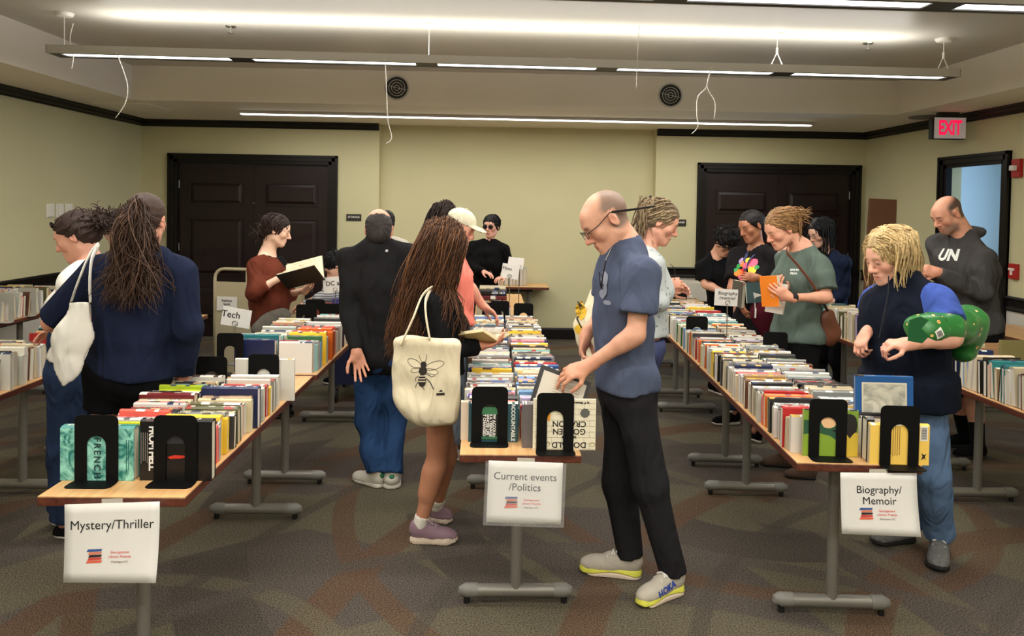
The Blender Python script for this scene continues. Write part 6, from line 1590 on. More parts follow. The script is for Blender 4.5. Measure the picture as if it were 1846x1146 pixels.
w_ = p.J['wrL']; u = (p.J['elL']-w_).normalized(); v, q = net([cyl(w_+u*.005, w_+u*.045, .031, .032)], *bounds([w_], .09), .006); wt = p.put('watch', npmesh('watch', [(v, q)], black_m))
PEOPLE['green'] = p
# ---- dark long-haired person with glasses behind her
p = Person(6.95, 'person with long black hair and glasses behind the green tee', near=False, skin=(214, 166, 142), hair=(16, 15, 17), female=True)
p.torso(p.at(1494, 458), p.at(1500, 590), 110, sh=.17); p.head(p.at(1478, 420), 108, 22, 0, hs=1.0)
p.arm('L', p.at(1520, 525, -.1), p.at(1495, 545, -.25)); p.arm('R', p.at(1480, 530, .15), p.at(1470, 550, -.02)); p.hand('L', (-.9, 0, -.2), (0, 0, -1), .5); p.hand('R', (-.9, 0, -.2), (0, 0, -1), .5)
stand(p); p.make_body(.05); p.top(tee('dark_denim_shirt', (24, 32, 54)), sleeve='long'); p.trousers(black_cloth)
for e in 'LR': p.shoe(e, black_cloth, dk_sole)
p.hairmesh(p.capprims(.012, .010, low=-.1), strand_sets=[hair_long(p, 320, (.30, .44), 91, r0=.0068, hl=.006, wob=.02)], label='long black hair')
glasses(p, glass_dk)
# ---- woman in the navy vest
p = Person(3.71, 'blond woman in navy fleece vest and blue tee by the biography table', skin=(222, 166, 142), hair=(196, 168, 118), female=True, bulk=1.12)
p.torso(p.at(1622, 506), p.at(1636, 690), 108, sh=.195, chest=1.12, belly=1.26, hips=1.14); p.head(p.at(1602, 462), 102, 22, 0, hs=1.06)
p.J['shL'] = p.at(1690, 545, -.17); p.J['shR'] = p.at(1590, 540, .18)
p.arm('L', p.at(1716, 608, -.30), p.at(1634, 620, -.40), r=(.058, .048, .030)); p.arm('R', p.at(1568, 585, .14), p.at(1562, 600, -.02))
p.hand('L', (-1, .05, .02), (-.1, .3, -.9), (.9, 1., 1.1, 1.1), .7); p.hand('R', (-.5, -.3, -.6), (.6, .2, -.4), (.8, .9, 1., 1.), .6)
legs(p, atz(1694, 990, 0), atz(1690, 1034, 0), atz(1648, 974, 0), atz(1570, 982, 0), p.at(1678, 850, -.08), p.at(1656, 850, .12)); p.make_body(.052)
p.top(tee('royal_blue_tee', (62, 84, 158)), sl=(.085, .085), cut={'L': .62, 'R': .6}, g=.006, loose=0, hem=p.at(1636, 640), fold=.005, neck=(.06, .03), label='royal blue tee under the vest')
vest = p.top(tee('navy_vest_fleece', (16, 21, 34), var=.08), name='vest', sleeve='none', g=.024, loose=.018, hem=p.at(1640, 724), fold=.006, neck=(.070, .02), lower=.10, extra=[cyl(p.N-p.up*.03, p.N+p.up*.05-p.fw*.01, .098, .088, k=.03)], label='navy fleece vest with zip')
g_ = MB(); zp = [p.N+p.fw*(.105+.05*math.sin(min(1, t*1.3)*3.0))-p.up*(.03+t*.40)-p.rt*.03 for t in [i/8 for i in range(9)]]
o_ = p.at(1600, 540, -.6)
decal('zip', [[(-.003, .10), (.003, .10), (.003, .03), (-.003, .03)], [(-.003, .03), (.003, .03), (-.012, -.06), (-.018, -.06)], [(-.018, -.06), (-.012, -.06), (-.03, -.16), (-.036, -.16)]], mat('zip_black', srgb(36, 38, 46), .4), o_, Vector((1, 0, 0)), Vector((0, 0, 1)), (0, 1, 0), vest, .003, 2)
v, q = net([ell(o_+Vector((.0, .6, .0)), (.001, .001, .001))], *bounds([o_], .01), .005) if False else (None, None)
p.trousers(tee('mid_denim', (96, 122, 158), bscale=9, var=.14), r=(.10, .082, .074), end=.94, fold=.006, label='faded blue jeans')
hk = mat('grey_mesh_hiker', srgb(104, 104, 102), .85, bump=.5, bscale=90, var=.2, vscale=60)
for e in 'LR': p.shoe(e, hk, dk_sole, th=.034, w=.050, lace=mat('grey_lace', srgb(190, 188, 180), .8), label='grey lace-up hiking shoe')
p.hairmesh(p.capprims(.014, .006, low=-.10)+[ell((.078, -.02, -.03), (.022, .055, .085), k=.02), ell((-.078, -.02, -.03), (.022, .055, .085), k=.02)], amp=.004, strand_sets=[hair_long(p, 900, (.20, .30), 95, r0=.0048, hl=.004, wob=.03, vary=.22, avoid=False), hair_long(p, 260, (.18, .30), 96, r0=.004, hl=.0, wob=.035, vary=.2, avoid=False, col=(164, 136, 92)), hair_long(p, 130, (.20, .28), 97, r0=.005, hl=.02, wob=.02, avoid=False, vary=.2, keep=lambda q: abs(q[0]) > .04), hair_long(p, 200, (.19, .27), 98, r0=.0048, hl=.040, wob=.025, avoid=False, vary=.2, keep=lambda q: q[0] < -.05 and q[2] > .0)], label='chin-length blond bob')
PEOPLE['vest'] = p
# ---- man in the grey hoodie by the exit
p = Person(5.43, 'balding man in dark grey hoodie and black shorts by the exit door', skin=(212, 152, 124), hair=(62, 52, 46), bulk=1.18)
p.torso(p.at(1736, 424), p.at(1752, 590), 112, sh=.20, chest=1.06, belly=1.14); p.head(p.at(1708, 386), 98, 30, 0, hs=1.06, buzz=(lin((52, 44, 40)), .02, .085, .9, .03), beard=(lin((112, 92, 80)), .75), blush=.3)
p.J['shL'] = p.at(1772, 466, -.18)
p.arm('L', p.at(1768, 528, -.22), p.at(1690, 490, -.24)); p.arm('R', p.at(1712, 510, .14), p.at(1676, 492, -.02))
p.hand('L', (-.9, .1, .15), (0, .9, -.2), (.7, .8, .9, .9), .6); p.hand('R', (-.8, -.2, .1), (0, -.8, -.2), (.7, .8, .9, .9), .6)
legs(p, atz(1778, 828, 0), atz(1716, 824, 0), atz(1752, 806, 0), atz(1690, 804, 0), p.at(1754, 715, -.06), p.at(1728, 712, .1)); p.make_body(.064, legs=1.)
hood = tee('charcoal_fleece', (66, 64, 64), var=.08)
sh = p.top(hood, name='hoodie', sleeve='long', sl=(.084, .076), cuff=.050, g=.022, loose=.016, hem=p.at(1752, 596), neck=(.066, .03), fold=.010, freq=20, extra=[ell(p.N-p.fw*.075+p.up*.005, (.115, .065, .060), p.A3, k=.03), rc(p.N+p.rt*.08+p.up*.01, p.N+p.fw*.08-p.up*.06+p.rt*.02, .034, .022, k=.02), rc(p.N-p.rt*.08+p.up*.01, p.N+p.fw*.08-p.up*.06-p.rt*.02, .034, .022, k=.02)], label='charcoal fleece hoodie')
decal_text('chest_lettering', 'UN', .10, mat('print_white', srgb(215, 218, 212), .8), p.N-p.up*.13+p.fw*.23+p.rt*.02, -p.rt, p.up, -p.fw, sh, .004, bold=.005)
p.trousers(black_cloth, name='shorts', shorts=.98, r=(.105, .10, .06), g=.02)
for e in 'LR':
    so = p.shoe(e, black_cloth, dk_sole, th=.03)
    an = p.J['an'+e]; up = (p.J['kn'+e]-an).normalized(); v, q = net([slv(an-up*.01, an+up*.17, .042, .056)], *bounds([an, an+up*.15], .1), .01); p.put('sock', npmesh('sock', [(v, q)], black_cloth), so)
PEOPLE['hoodie'] = p
# ================================================================ printing on the front books
def on_cover(b, body, size, x, z, c, rot=0., bold=0., name='lettering', **k):
    """text on the board that faces the front of the table; rot turns it clockwise"""
    o = BOBJ[b['i']]; m = mat('ink_%d_%d_%d' % c, srgb(*c), .6)
    t = text(name, body, size, m, o, (x, -b['T']/2-.0012, z), (R(90), R(rot), 0), bold=bold, **k); return t
def panel_on(b, x0, x1, z0, z1, m, name='cover_art', y=.0006):
    q = MB(); q.span((x0, -b['T']/2-y-.0004, z0), (x1, -b['T']/2-y, z1)); return q.build(name, m, BOBJ[b['i']])
def shape_on(b, pts, m, name='cover_art', y=.0008):
    q = MB(); q.prism(pts, 0, .0004, Matrix.Translation((0, -b['T']/2-y, 0)) @ Matrix.Rotation(R(90), 4, 'X')); return q.build(name, m, BOBJ[b['i']])
def bars_on(b, xs, z0, z1, w, c, seed=1):
    # columns of print too small to read
    r_ = random.Random(seed); q = MB()
    for x in xs: a = z0+(z1-z0)*r_.uniform(0, .12); q.span((x-w/2, -b['T']/2-.0014, a), (x+w/2, -b['T']/2-.0010, z1))
    q.build('small_print', mat('ink_%d_%d_%d' % c, srgb(*c), .6), BOBJ[b['i']])
def marble(name, c1, c2, sc):
    m = mat(name, srgb(*c1), .35); nt = m.node_tree; N = nt.nodes; L = nt.links; tc = N.new('ShaderNodeTexCoord'); n = N.new('ShaderNodeTexNoise'); n.inputs['Scale'].default_value = sc; n.inputs['Detail'].default_value = 5; n.inputs['Distortion'].default_value = 2.5
    r = N.new('ShaderNodeValToRGB'); r.color_ramp.elements[0].color = srgb(*c1); r.color_ramp.elements[1].color = srgb(*c2); r.color_ramp.elements[0].position = .36; r.color_ramp.elements[1].position = .62
    L.new(tc.outputs['Object'], n.inputs[0]); L.new(n.outputs[0], r.inputs[0]); L.new(r.outputs[0], N['Principled BSDF'].inputs['Base Color']); return m
b = FB_french; panel_on(b, -.131, .131, .001, .190, marble('teal_waves', (26, 112, 104), (150, 214, 196), 14))
on_cover(b, 'FRENCH', .033, 0, .082, (24, 42, 44), rot=90, bold=.0008, spacing=1.3); bars_on(b, [.105, .113], .03, .15, .003, (20, 90, 86))
b = FB_hell; on_cover(b, 'FROM HELL', .034, -.085, .118, (236, 232, 226), rot=90, bold=.0012, spacing=.9)
bars_on(b, [-.124+.0075*i for i in range(4)], .06, .175, .0026, (120, 116, 110))
shape_on(b, [(-.03, .086), (-.005, .094), (.035, .092), (.04, .098), (.045, .088), (.02, .082), (-.02, .080)], mat('red_smear', srgb(200, 52, 36), .4)); shape_on(b, [(.035*math.cos(R(a)), .135+.03*math.sin(R(a))) for a in range(0, 181, 20)], mat('dark_dome', srgb(44, 44, 48), .3))
b = FB_acc; on_cover(b, 'ACCOUNTABLE', .0225, .085, .086, (216, 222, 218), rot=90, bold=.0008)
panel_on(b, -.055, .02, .01, .165, mat('brush_black', srgb(14, 14, 16), .5)); panel_on(b, -.055, .02, .120, .150, mat('brush_green', srgb(52, 110, 74), .5), y=.001); panel_on(b, -.055, .02, .012, .024, MATS['brush_green'], y=.001)
on_cover(b, 'NEW ACCOUNT\nand A TEENAGER\nWHOSE LIFE\nIT CHANGED', .0165, -.017, .075, (226, 226, 222), rot=90, bold=.0006, line=.85)
b = FB_don; bl = mat('brick_line', srgb(176, 166, 140), .7); q = MB(); n = 0
for r_i in range(9):
    z = .004+.024*r_i; q.box((0, -b['T']/2-.0008, z), (.256, .0004, .0012))
    for k_ in range(6):
        x = -.12+.045*k_+(.022 if r_i % 2 else 0)
        if abs(x) < .126 and z < .19: q.box((x, -b['T']/2-.0008, z+.012), (.0012, .0004, .024))
q.build('brick_lines', bl, BOBJ[b['i']])
for body, z, s_ in (('DONALD', .022, .034), ('and the', .052, .020), ('GOLDEN', .078, .034), ('CRAYON', .110, .034), ('by P. Shauers', .198, .012)):
    on_cover(b, body, s_, .02 if s_ > .015 else .07, z, (30, 28, 26), rot=180, bold=.0006)
shape_on(b, [(.085+.021*math.cos(R(a))*(1 if a % 40 else .86), .155+.021*math.sin(R(a))*(1 if a % 40 else .86)) for a in range(0, 360, 20)], mat('emblem_grey', srgb(92, 90, 86), .7))
shape_on(b, [(-.072, .126), (-.062, .118), (-.058, .150), (-.066, .160), (-.074, .152)], mat('crayon_orange', srgb(224, 150, 40), .6))
for sx in (-.104, -.07, .118): 
    q = MB(); q.tube([(sx+.010*math.cos(R(a)), -b['T']/2-.001, .024+.009*math.sin(R(a))) for a in range(0, 361, 30)], .0011, 4, cap=False); q.build('scroll_mark', mat('scroll_gold', srgb(176, 146, 70), .5), BOBJ[b['i']])
b = FB_green; shape_on(b, [(-.11, .002), (.035, .002), (.035, .06), (.0, .085), (-.06, .10), (-.11, .09)], mat('hill_green', srgb(128, 160, 48), .5)); shape_on(b, [(-.11, .09), (-.06, .10), (.0, .085), (.035, .06), (.035, .12), (-.02, .15), (-.11, .15)], mat('hill_dark', srgb(40, 84, 60), .5), y=.0012)
shape_on(b, [(.035, .002), (.112, .002), (.112, .10), (.06, .11), (.035, .08)], mat('field_yellow', srgb(206, 178, 60), .5), y=.0014); shape_on(b, blob(14, .034, .034, 5, -.008, .150, .05), mat('sun_peach', srgb(230, 186, 140), .5), y=.0016); shape_on(b, blob(12, .034, .050, 8, .078, .135, .2), mat('shadow_black', srgb(28, 26, 26), .5), y=.0018)  # printed cover art: yellow field, peach sun and a black shape
shape_on(b, blob(10, .014, .005, 9, .02, .108, .1), MATS['shadow_black'], y=.002)
b = FB_yel; bars_on(b, [-.052+.0085*i for i in range(7)], .03, .155, .0028, (150, 118, 56))
q = MB(); bx = .095
for i in range(14): q.box((bx, -b['T']/2-.0016, .105+.0034*i), (.022, .0004, [.001, .002, .0014][i % 3]))
panel_on(b, .080, .110, .098, .158, mat('label_white', srgb(232, 228, 216), .6)); q.build('barcode', mat('ink_black', srgb(20, 20, 20), .6), BOBJ[b['i']])
shape_on(b, [(.085, .02), (.098, .03), (.105, .02), (.100, .036), (.106, .046), (.096, .042), (.086, .05), (.092, .036)], MATS['ink_black'])
b = FB_blue; panel_on(b, -.095, .095, .03, .285, mat('cream_plate', srgb(206, 200, 180), .6)); panel_on(b, -.088, .088, .037, .278, marble('grey_photo', (150, 150, 140), (206, 202, 186), 9), y=.0012)
o_ = [i for i, b_ in enumerate(BOOKS) if b_['label'].startswith('red hardback, 4th') and 'biography' in b_['label']]
# ================================================================ bookends
def be(px, py, lab, rz=0., z=TH, dy=0., me=BE, sc=1.):
    q = atz(px, py, z); return bookend((q.x, q.y+dy, z), rz, lab, me, sc)
be(174, 867, 'black bookend in front of the teal FRENCH book'); be(316, 867, 'black bookend in front of the black FROM HELL book')
be(882, 797, 'black bookend in front of the ACCOUNTABLE book'); be(1000, 811, 'black bookend in front of the brick-patterned picture book')
be(1491, 823, 'black bookend in front of the green illustrated cover', RR); be(1620, 838, 'black bookend in front of the yellow paperback', RR)
def bd(px, d, lab, me=BE, rz=0., sc=1.): p_ = at(px, 600, d); return bookend((p_.x, d, TH), rz, lab, me, sc)
bd(382, 3.77, 'black bookend behind the lime book on the mystery table'); bd(476, 3.84, 'black bookend in front of the large white book')
bd(415, 4.44, 'black bookend before the navy books on the tech table')
bd(552, 5.72, 'black bookend at the far left corner of the tech table'); bd(597, 5.78, 'black bookend at the far right corner of the tech table'); bd(568, 6.02, 'tall black bookend behind the tech books')
bd(886, 5.95, 'left of the two black bookends on the second centre table'); bd(943, 5.95, 'right of the two black bookends on the second centre table')
bd(1256, 5.36, 'black bookend standing in the biography row left of the stand sign', rz=RR); bd(1398, 4.72, 'black bookend beside the hip of the green tee', rz=RR); bd(1222, 7.1, 'black bookend at the far end of the biography row', rz=RR)
bd(49, 6.55, 'pale grey bookend on the table by the left wall', BEW); bd(8, 6.2, 'pale grey bookend at the left edge of the photo', BEW)
bd(900, 6.08, 'black bookend below the Films sign')
# ================================================================ paper signs
paper_m = mat('white_paper', srgb(216, 213, 207), .8, var=.02, vscale=10); ink_m = mat('print_black', srgb(22, 22, 24), .7); redink = mat('print_red', srgb(178, 48, 44), .7)
def paper_sign(px, py, z_top, w, h, lines, lab, curl, tilt=0., sleeve=False, dy=-.006, rz=0., size=.043):
    """sheet taped to the end of a table; px, py: middle of its top edge"""
    q0 = atz(px, py, z_top); root = empty('paper_sign', (q0.x, q0.y+dy, z_top), rz, lab, 'sign', 'printed table signs')
    root.rotation_euler = (0, R(tilt), rz)
    nx, nz = 10, 8; q = MB(); vs_ = []
    def bend(x, z):      # the lower edge lifts away from the table
        t = -z/h; return -curl*t*t*(.5+.5*x/w) - .012*t
    for j in range(nz+1):
        for i in range(nx+1):
            x = -w/2+w*i/nx; z = -h*j/nz; vs_.append((x, bend(x, z), z))
    q.add(vs_, [(j*(nx+1)+i, j*(nx+1)+i+1, (j+1)*(nx+1)+i+1, (j+1)*(nx+1)+i) for j in range(nz) for i in range(nx)])
    sheet = q.build('sheet', paper_m, root, smooth=True, recalc=False)
    so = sheet.modifiers.new('thick', 'SOLIDIFY'); so.thickness = .0008
    def lay(me):         # bend a flat mesh onto the sheet
        for v in me.vertices: v.co = (v.co.x, bend(v.co.x, v.co.y)-.0022, v.co.y)
        return me
    for body, s_, x, z, m in lines:
        me = text_mesh(body, s_); me.transform(Matrix.Translation((x, z, 0))); me.materials.clear(); me.materials.append(m); obj('lettering', lay(me), sheet)
    # the book-stack logo
    lx, lz = -.055*w/.3, -h*.76
    for i, (c_, dx, ww) in enumerate([((214, 92, 62), 0, .052), ((196, 60, 48), .002, .046), ((40, 26, 26), .003, .044), ((206, 120, 90), .002, .044), ((46, 78, 140), .000, .050)]):
        g_ = MB(); z0 = lz+.009*i; pts = [(lx-ww/2+dx, z0), (lx+ww/2+dx, z0+.002), (lx+ww/2+dx+.003, z0+.009), (lx-ww/2+dx+.005, z0+.0085)]
        g_.add([(x, y, 0) for x, y in pts], [(0, 1, 2, 3)]); me = g_.mesh('logo'); me.materials.append(mat('logo_%d' % i, srgb(*c_), .7)); obj('logo', lay(me), sheet)
    for body, s_, z in (('Georgetown', .0125, lz+.034), ('Library Friends', .0125, lz+.020), ('Washington DC', .009, lz+.004)):
        me = text_mesh(body, s_); me.transform(Matrix.Translation((.028*w/.3, z, 0))); me.materials.clear(); me.materials.append(redink if s_ > .01 else mat('print_brown', srgb(110, 60, 50), .7)); obj('lettering', lay(me), sheet)
    g_ = MB(); g_.box((0, .0, .004), (.07, .0006, .022)); g_.build('tape', mat('clear_tape', srgb(230, 225, 210), .2, alpha=.45), root)
    if sleeve:
        g_ = MB(); g_.span((-w/2-.012, -.020, -h-.012), (w/2+.012, -.0195, .004)); g_.build('plastic_sleeve', mat('clear_plastic', (1, 1, 1), .08, alpha=.08), root)
    return root
zt = TH-.012
paper_sign(204, 905, zt, .318, .255, [('Mystery/Thriller', .043, 0, -.072, ink_m)], 'white Mystery/Thriller sign taped to the left table', .05, tilt=-2.2)
paper_sign(948, 831, zt+.004, .298, .242, [('Current events', .041, .0, -.060, ink_m), ('/Politics', .041, .0, -.102, ink_m)], 'white Current events/Politics sign hanging from the centre table', .012, sleeve=True, tilt=1.5)
paper_sign(1582, 851, zt, .296, .235, [('Biography/', .041, .0, -.066, ink_m), ('Memoir', .041, .0, -.108, ink_m)], 'white Biography/Memoir sign hanging from the right table', .04, rz=RR, tilt=-1)
# ================================================================ small stand signs
def stand_sign(px_rod, d, card_px, w, h, body, size, lab, yaw=0., roll=0., zb=TH, align='CENTER', tx=0., tz=0.):
    c = at(card_px[0], card_px[1], d); b = at(px_rod, 600, d); root = empty('stand_sign', (b.x, d, zb), 0, lab, 'sign', 'small signs on wire stands')
    q = MB(); q.lathe([(0, 0), (.045, 0), (.045, .006), (.01, .012), (0, .012)], 20); q.build('base', steel_m, root)
    top = c.z-zb; q = MB(); q.tube([(0, 0, .01), (0, 0, top-h*.35)], .0038, 8); q.build('rod', steel_m, root)
    q = MB(); q.tube([(.016*math.cos(R(a)), -.006, top-h*.30+.016*math.sin(R(a))) for a in range(0, 361, 24)], .0025, 6, cap=False); q.build('ring_clip', steel_m, root)
    M = Matrix.Translation((c.x-b.x, 0, top)) @ Matrix.Rotation(R(yaw), 4, 'Z') @ Matrix.Rotation(R(roll), 4, 'Y')
    q = MB(); q.box((0, 0, 0), (w, .002, h)); cd = q.build('card', paper_m, root); cd.matrix_local = M
    if body: text('lettering', body, size, ink_m, cd, (tx, -.0018, tz), bold=size*.012)
    return root
stand_sign(424, 4.7, (426, 572), .178, .115, 'Tech', .058, 'white Tech sign on a wire stand', roll=9, tx=-.035, tz=.012)
stand_sign(604, 6.0, (602, 513), .17, .125, 'DC a', .05, 'white DC sign partly hidden by the man in black', roll=-6, tx=-.01, tz=.01)
stand_sign(917, 6.5, (920, 489), .15, .125, 'Films', .040, 'white Films sign on a wire stand', roll=8, tx=-.03, tz=.02)
stand_sign(934, 6.75, (930, 474), .14, .10, '', .04, 'blank white card behind the Films sign', roll=6)
stand_sign(1310, 5.12, (1309, 536), .160, .115, 'Biography\n/memoir', .033, 'white Biography/memoir sign on a wire stand', roll=2, tx=.01, tz=.012)
# ================================================================ carts and boxes
beige = mat('beige_enamel', srgb(172, 162, 132), .5); carton = mat('cardboard', srgb(176, 138, 98), .85, var=.05)
def book_cart(x, y, rz, lab, W=.46, L_=.9, H=1.12, col=beige):
    root = empty('book_cart', (x, y, 0), rz, lab, 'cart')
    for s in (-1, 1):
        yy = s*L_/2
        q = MB(); P = [(-W/2, yy, .13), (-W/2, yy, H-.09)] + [(-W/2+.09-.09*math.cos(R(a)), yy, H-.09+.09*math.sin(R(a))) for a in (22, 45, 68, 90)] + [(W/2-.09+.09*math.sin(R(a)), yy, H-.09+.09*math.cos(R(a))) for a in (0, 22, 45, 68, 90)] + [(W/2, yy, .13)]
        q.tube(P, .015, 10); q.build('end_tube', col, root, smooth=True)
        q = MB(); q.box((0, yy, (H-.12+.16)/2), (W-.02, .012, H-.28)); q.build('end_panel', col, root)
    for z in (.30, .66): q = MB(); q.box((0, 0, z), (W-.03, L_-.02, .02)); q.build('shelf', col, root)
    for sx in (-1, 1):
        for sy in (-1, 1):
            M = Matrix.Translation((sx*(W/2-.03), sy*(L_/2-.03), .062)) @ Matrix.Rotation(R(90), 4, 'Y')
            q = MB(); q.lathe([(0, -.014), (.05, -.014), (.06, -.008), (.06, .008), (.05, .014), (0, .014)], 20, M); w_ = q.build('wheel', dk_sole, root, smooth=40)
            q = MB(); q.box((sx*(W/2-.03)-.02, sy*(L_/2-.03), .095), (.004, .03, .08)); q.box((sx*(W/2-.03)+.02, sy*(L_/2-.03), .095), (.004, .03, .08)); q.box((sx*(W/2-.03), sy*(L_/2-.03), .133), (.05, .04, .012)); q.build('fork', steel_m, w_)
    return root
c1 = book_cart(at(470, 500, 7.3).x, 7.3, R(-10), 'beige metal book cart behind the rust cardigan', W=.60, L_=.6)
q = MB(); q.box((-.17, -.316, .80), (.2, .002, .13)); q.build('notice', paper_m, c1); text('lettering', 'Religion\nSpirit', .032, ink_m, c1, (-.17, -.3185, .81), bold=.0006)
book_cart(at(650, 500, 6.85).x, 6.9, R(4), 'dark blue book cart whose wheel shows beside the balding man', W=.42, L_=.6, H=.84, col=mat('navy_enamel', srgb(28, 36, 70), .5))
def carton_box(p, d, lab, col=carton, rz=0., name='cardboard_box', flaps=True):
    root = empty(name, p, rz, lab, 'box'); w, l, h = d; t = .006
    q = MB(); q.box((0, 0, t/2), (w, l, t)); q.build('bottom', col, root)
    for s in (-1, 1):
        q = MB(); q.box((0, s*(l/2-t/2), h/2), (w, t, h)); q.build('side', col, root); q = MB(); q.box((s*(w/2-t/2), 0, h/2), (t, l-2*t, h)); q.build('side', col, root)
        if flaps: q = MB(); q.box((s*(w/2+.03), 0, h-.02), (.075, l, t), Matrix.Rotation(R(s*35), 3, 'Y')); q.build('flap', col, root)
    return root
p_ = at(1790, 640, 4.86); carton_box((p_.x, 4.90, TH), (.24, .18, .14), 'open tan cardboard box on the far right tables')
p_ = at(1530, 560, 6.52); carton_box((p_.x+.02, 6.52, TH), (.30, .22, .16), 'dark brown wooden crate on the far right second table', mat('dark_crate', srgb(66, 38, 28), .6), name='wooden_crate', flaps=False)
carton_box((at(1240, 530, 8.25).x, 8.25, TH), (.34, .3, .20), 'white box at the far end of the biography row', mat('white_card', srgb(206, 200, 186), .7), name='white_box', flaps=False)
carton_box((at(1830, 640, 4.6).x, 4.55, TH), (.26, .03, .235), 'olive framed picture book standing at the right edge', mat('olive_board', srgb(120, 112, 66), .6), name='picture_frame', flaps=False)
q = MB(); q.box((0, 0, .95), (.31, .06, 1.9)); o = q.build('flat_carton', mat('brown_card', srgb(112, 74, 48), .75, var=.08), None, bevel=.004); o.location = (4.60, 8.95, .0); o.rotation_euler = (R(-1), R(2.2), R(-8)); tag(o, 'tall flat brown carton leaning near the right wall', 'carton')
# purple and red books standing at the end of the tech table
for (px, d, L_, W_, c_, lab) in ((622, 6.12, .2, .24, (62, 58, 120), 'purple book standing at the far end of the tech table'), (583, 6.14, .17, .2, (150, 80, 72), 'brick red book standing at the far end of the tech table')):
    x = at(px, 560, d).x; root = empty('book', (x, d, TH), 0, lab, 'book'); cv, cf, pv, pf = book_geo(L_, W_, .03, True)
    me = bpy.data.meshes.new('cover'); me.from_pydata(cv, [], cf); set_attrs(me, [(*srgb(*c_)[:3], .3)]*sum(len(f) for f in cf), cover_uv(cv, cf, L_, .03)); me.materials.append(cov_m); obj('cover', me, root)
    pm = bpy.data.meshes.new('pages'); pm.from_pydata(pv, [], pf); set_attrs(pm, [(*srgb(230, 222, 205)[:3], 1)]*24, None); pm.materials.append(pag_m); obj('pages', pm, root)
# ================================================================ bags
def flatbag(name, pts, radii, nrm, squash, m, lab, disp=None, cut=None, h=.010, cat='bag', hollow=None, k=.05):
    n = Vector(nrm).normalized(); nn = V3(n); L_ = []; pts = [Vector(p_)-n*(Vector(p_)-Vector(pts[0])).dot(n)*(1 if squash < .99 else 0) for p_ in pts]
    for i in range(len(pts)-1):
        f, _, _ = rc(pts[i], pts[i+1], radii[i], radii[i+1]); a0 = V3(pts[i])
        def g_(P, f=f, a0=a0):
            s_ = (P-a0) @ nn; return f((P+(s_*(1/squash-1))[:, None]*nn).astype(F32))*max(squash, .35)
        L_.append((g_, k, '+'))
    if cut is not None: L_ += cut
    lo, hi = bounds(pts, max(radii)+.04); v, q = net(L_, lo, hi, h, disp=disp, slack=.05)
    base = Vector(pts[-1]); root = empty(name, (base.x, base.y, base.z), 0, lab, cat)
    me = npmesh('body', [(v, q)], m); me.transform(Matrix.Translation(-base)); o = obj('body', me, root); return root, o, base
def strap(root, base, pts, r, m, flat=.3, name='strap', n=8):
    P = [Vector(p_)-base for p_ in pts]; out = []
    for i in range(len(P)-1):
        p0, p1, p2, p3 = P[max(i-1, 0)], P[i], P[i+1], P[min(i+2, len(P)-1)]
        for j in range(6): t = j/6; out.append(.5*((2*p1)+(p2-p0)*t+(2*p0-5*p1+4*p2-p3)*t*t+(3*p1-p0-3*p2+p3)*t**3))
    out.append(P[-1]); q = MB(); q.tube(out, r, n, flat=flat); return q.build(name, m, root, smooth=True)
canvas_w = tee('white_canvas_bag', (222, 218, 208), bump=1.3); canvas_c = tee('cream_canvas', (226, 214, 184), bump=1.0)
A = PEOPLE['pony'].at; D = -.22
root, o, base = flatbag('tote_bag', [A(146, 545, D), A(139, 610, D), A(126, 655, D), A(114, 690, D)], [.056, .068, .050, .006], (.25, -1, 0), .32, canvas_w, 'white cotton tote hanging from the shoulder of the navy sweatshirt', disp=wav(.006, 30, 3, (0, 0, .3)), cut=[plane(A(146, 542, D), (.1, 0, -1))], k=.02)
strap(root, base, [A(128, 545, D), A(142, 505, D-.01), A(160, 462, D+.06), A(176, 440, .02)], .011, canvas_w); strap(root, base, [A(163, 545, D), A(162, 505, D-.01), A(166, 466, D+.06), A(178, 440, .03)], .011, canvas_w)
A = PEOPLE['bee'].at; D = -.27; n_ = Vector((-.25, -1, 0)).normalized(); rt_ = Vector((1, -.25, 0)).normalized(); cen = A(768, 684, D)
Mb = np.array(Matrix((rt_, -n_, Vector((0, 0, 1)))).transposed(), F32)
L_ = [rbox(cen, (.172, .040, .205), Mb, r=.035, k=0), ell(cen+Vector((0, 0, -.12)), (.165, .075, .095), Mb, k=.05), plane(A(710, 612, D), Vector((.10, 0, -1)).normalized(), k=.0), plane(A(712, 735, D), Vector((.75, 0, .66)).normalized(), k=.05), plane(A(833, 725, D), Vector((-1, 0, .12)).normalized(), k=.03)]
v, q = net(L_, *bounds([cen], .26), .008, disp=wav(.006, 26, 9, (.5, 0, .5)), slack=.03); base = Vector((cen.x, cen.y, cen.z-.22)); root = empty('tote_bag', base, 0, 'cream tote with a bee print on the shoulder of the reading girl', 'bag'); me = npmesh('body', [(v, q)], canvas_c); me.transform(Matrix.Translation(-base)); o = obj('body', me, root)
strap(root, base, [A(722, 622, D-.03), A(744, 575, D-.02), A(760, 535, D+.06), A(776, 520, -.14), A(788, 518, -.05)], .017, canvas_c); strap(root, base, [A(775, 612, D-.03), A(768, 570, D-.02), A(768, 540, D+.05), A(780, 522, -.10)], .017, canvas_c)
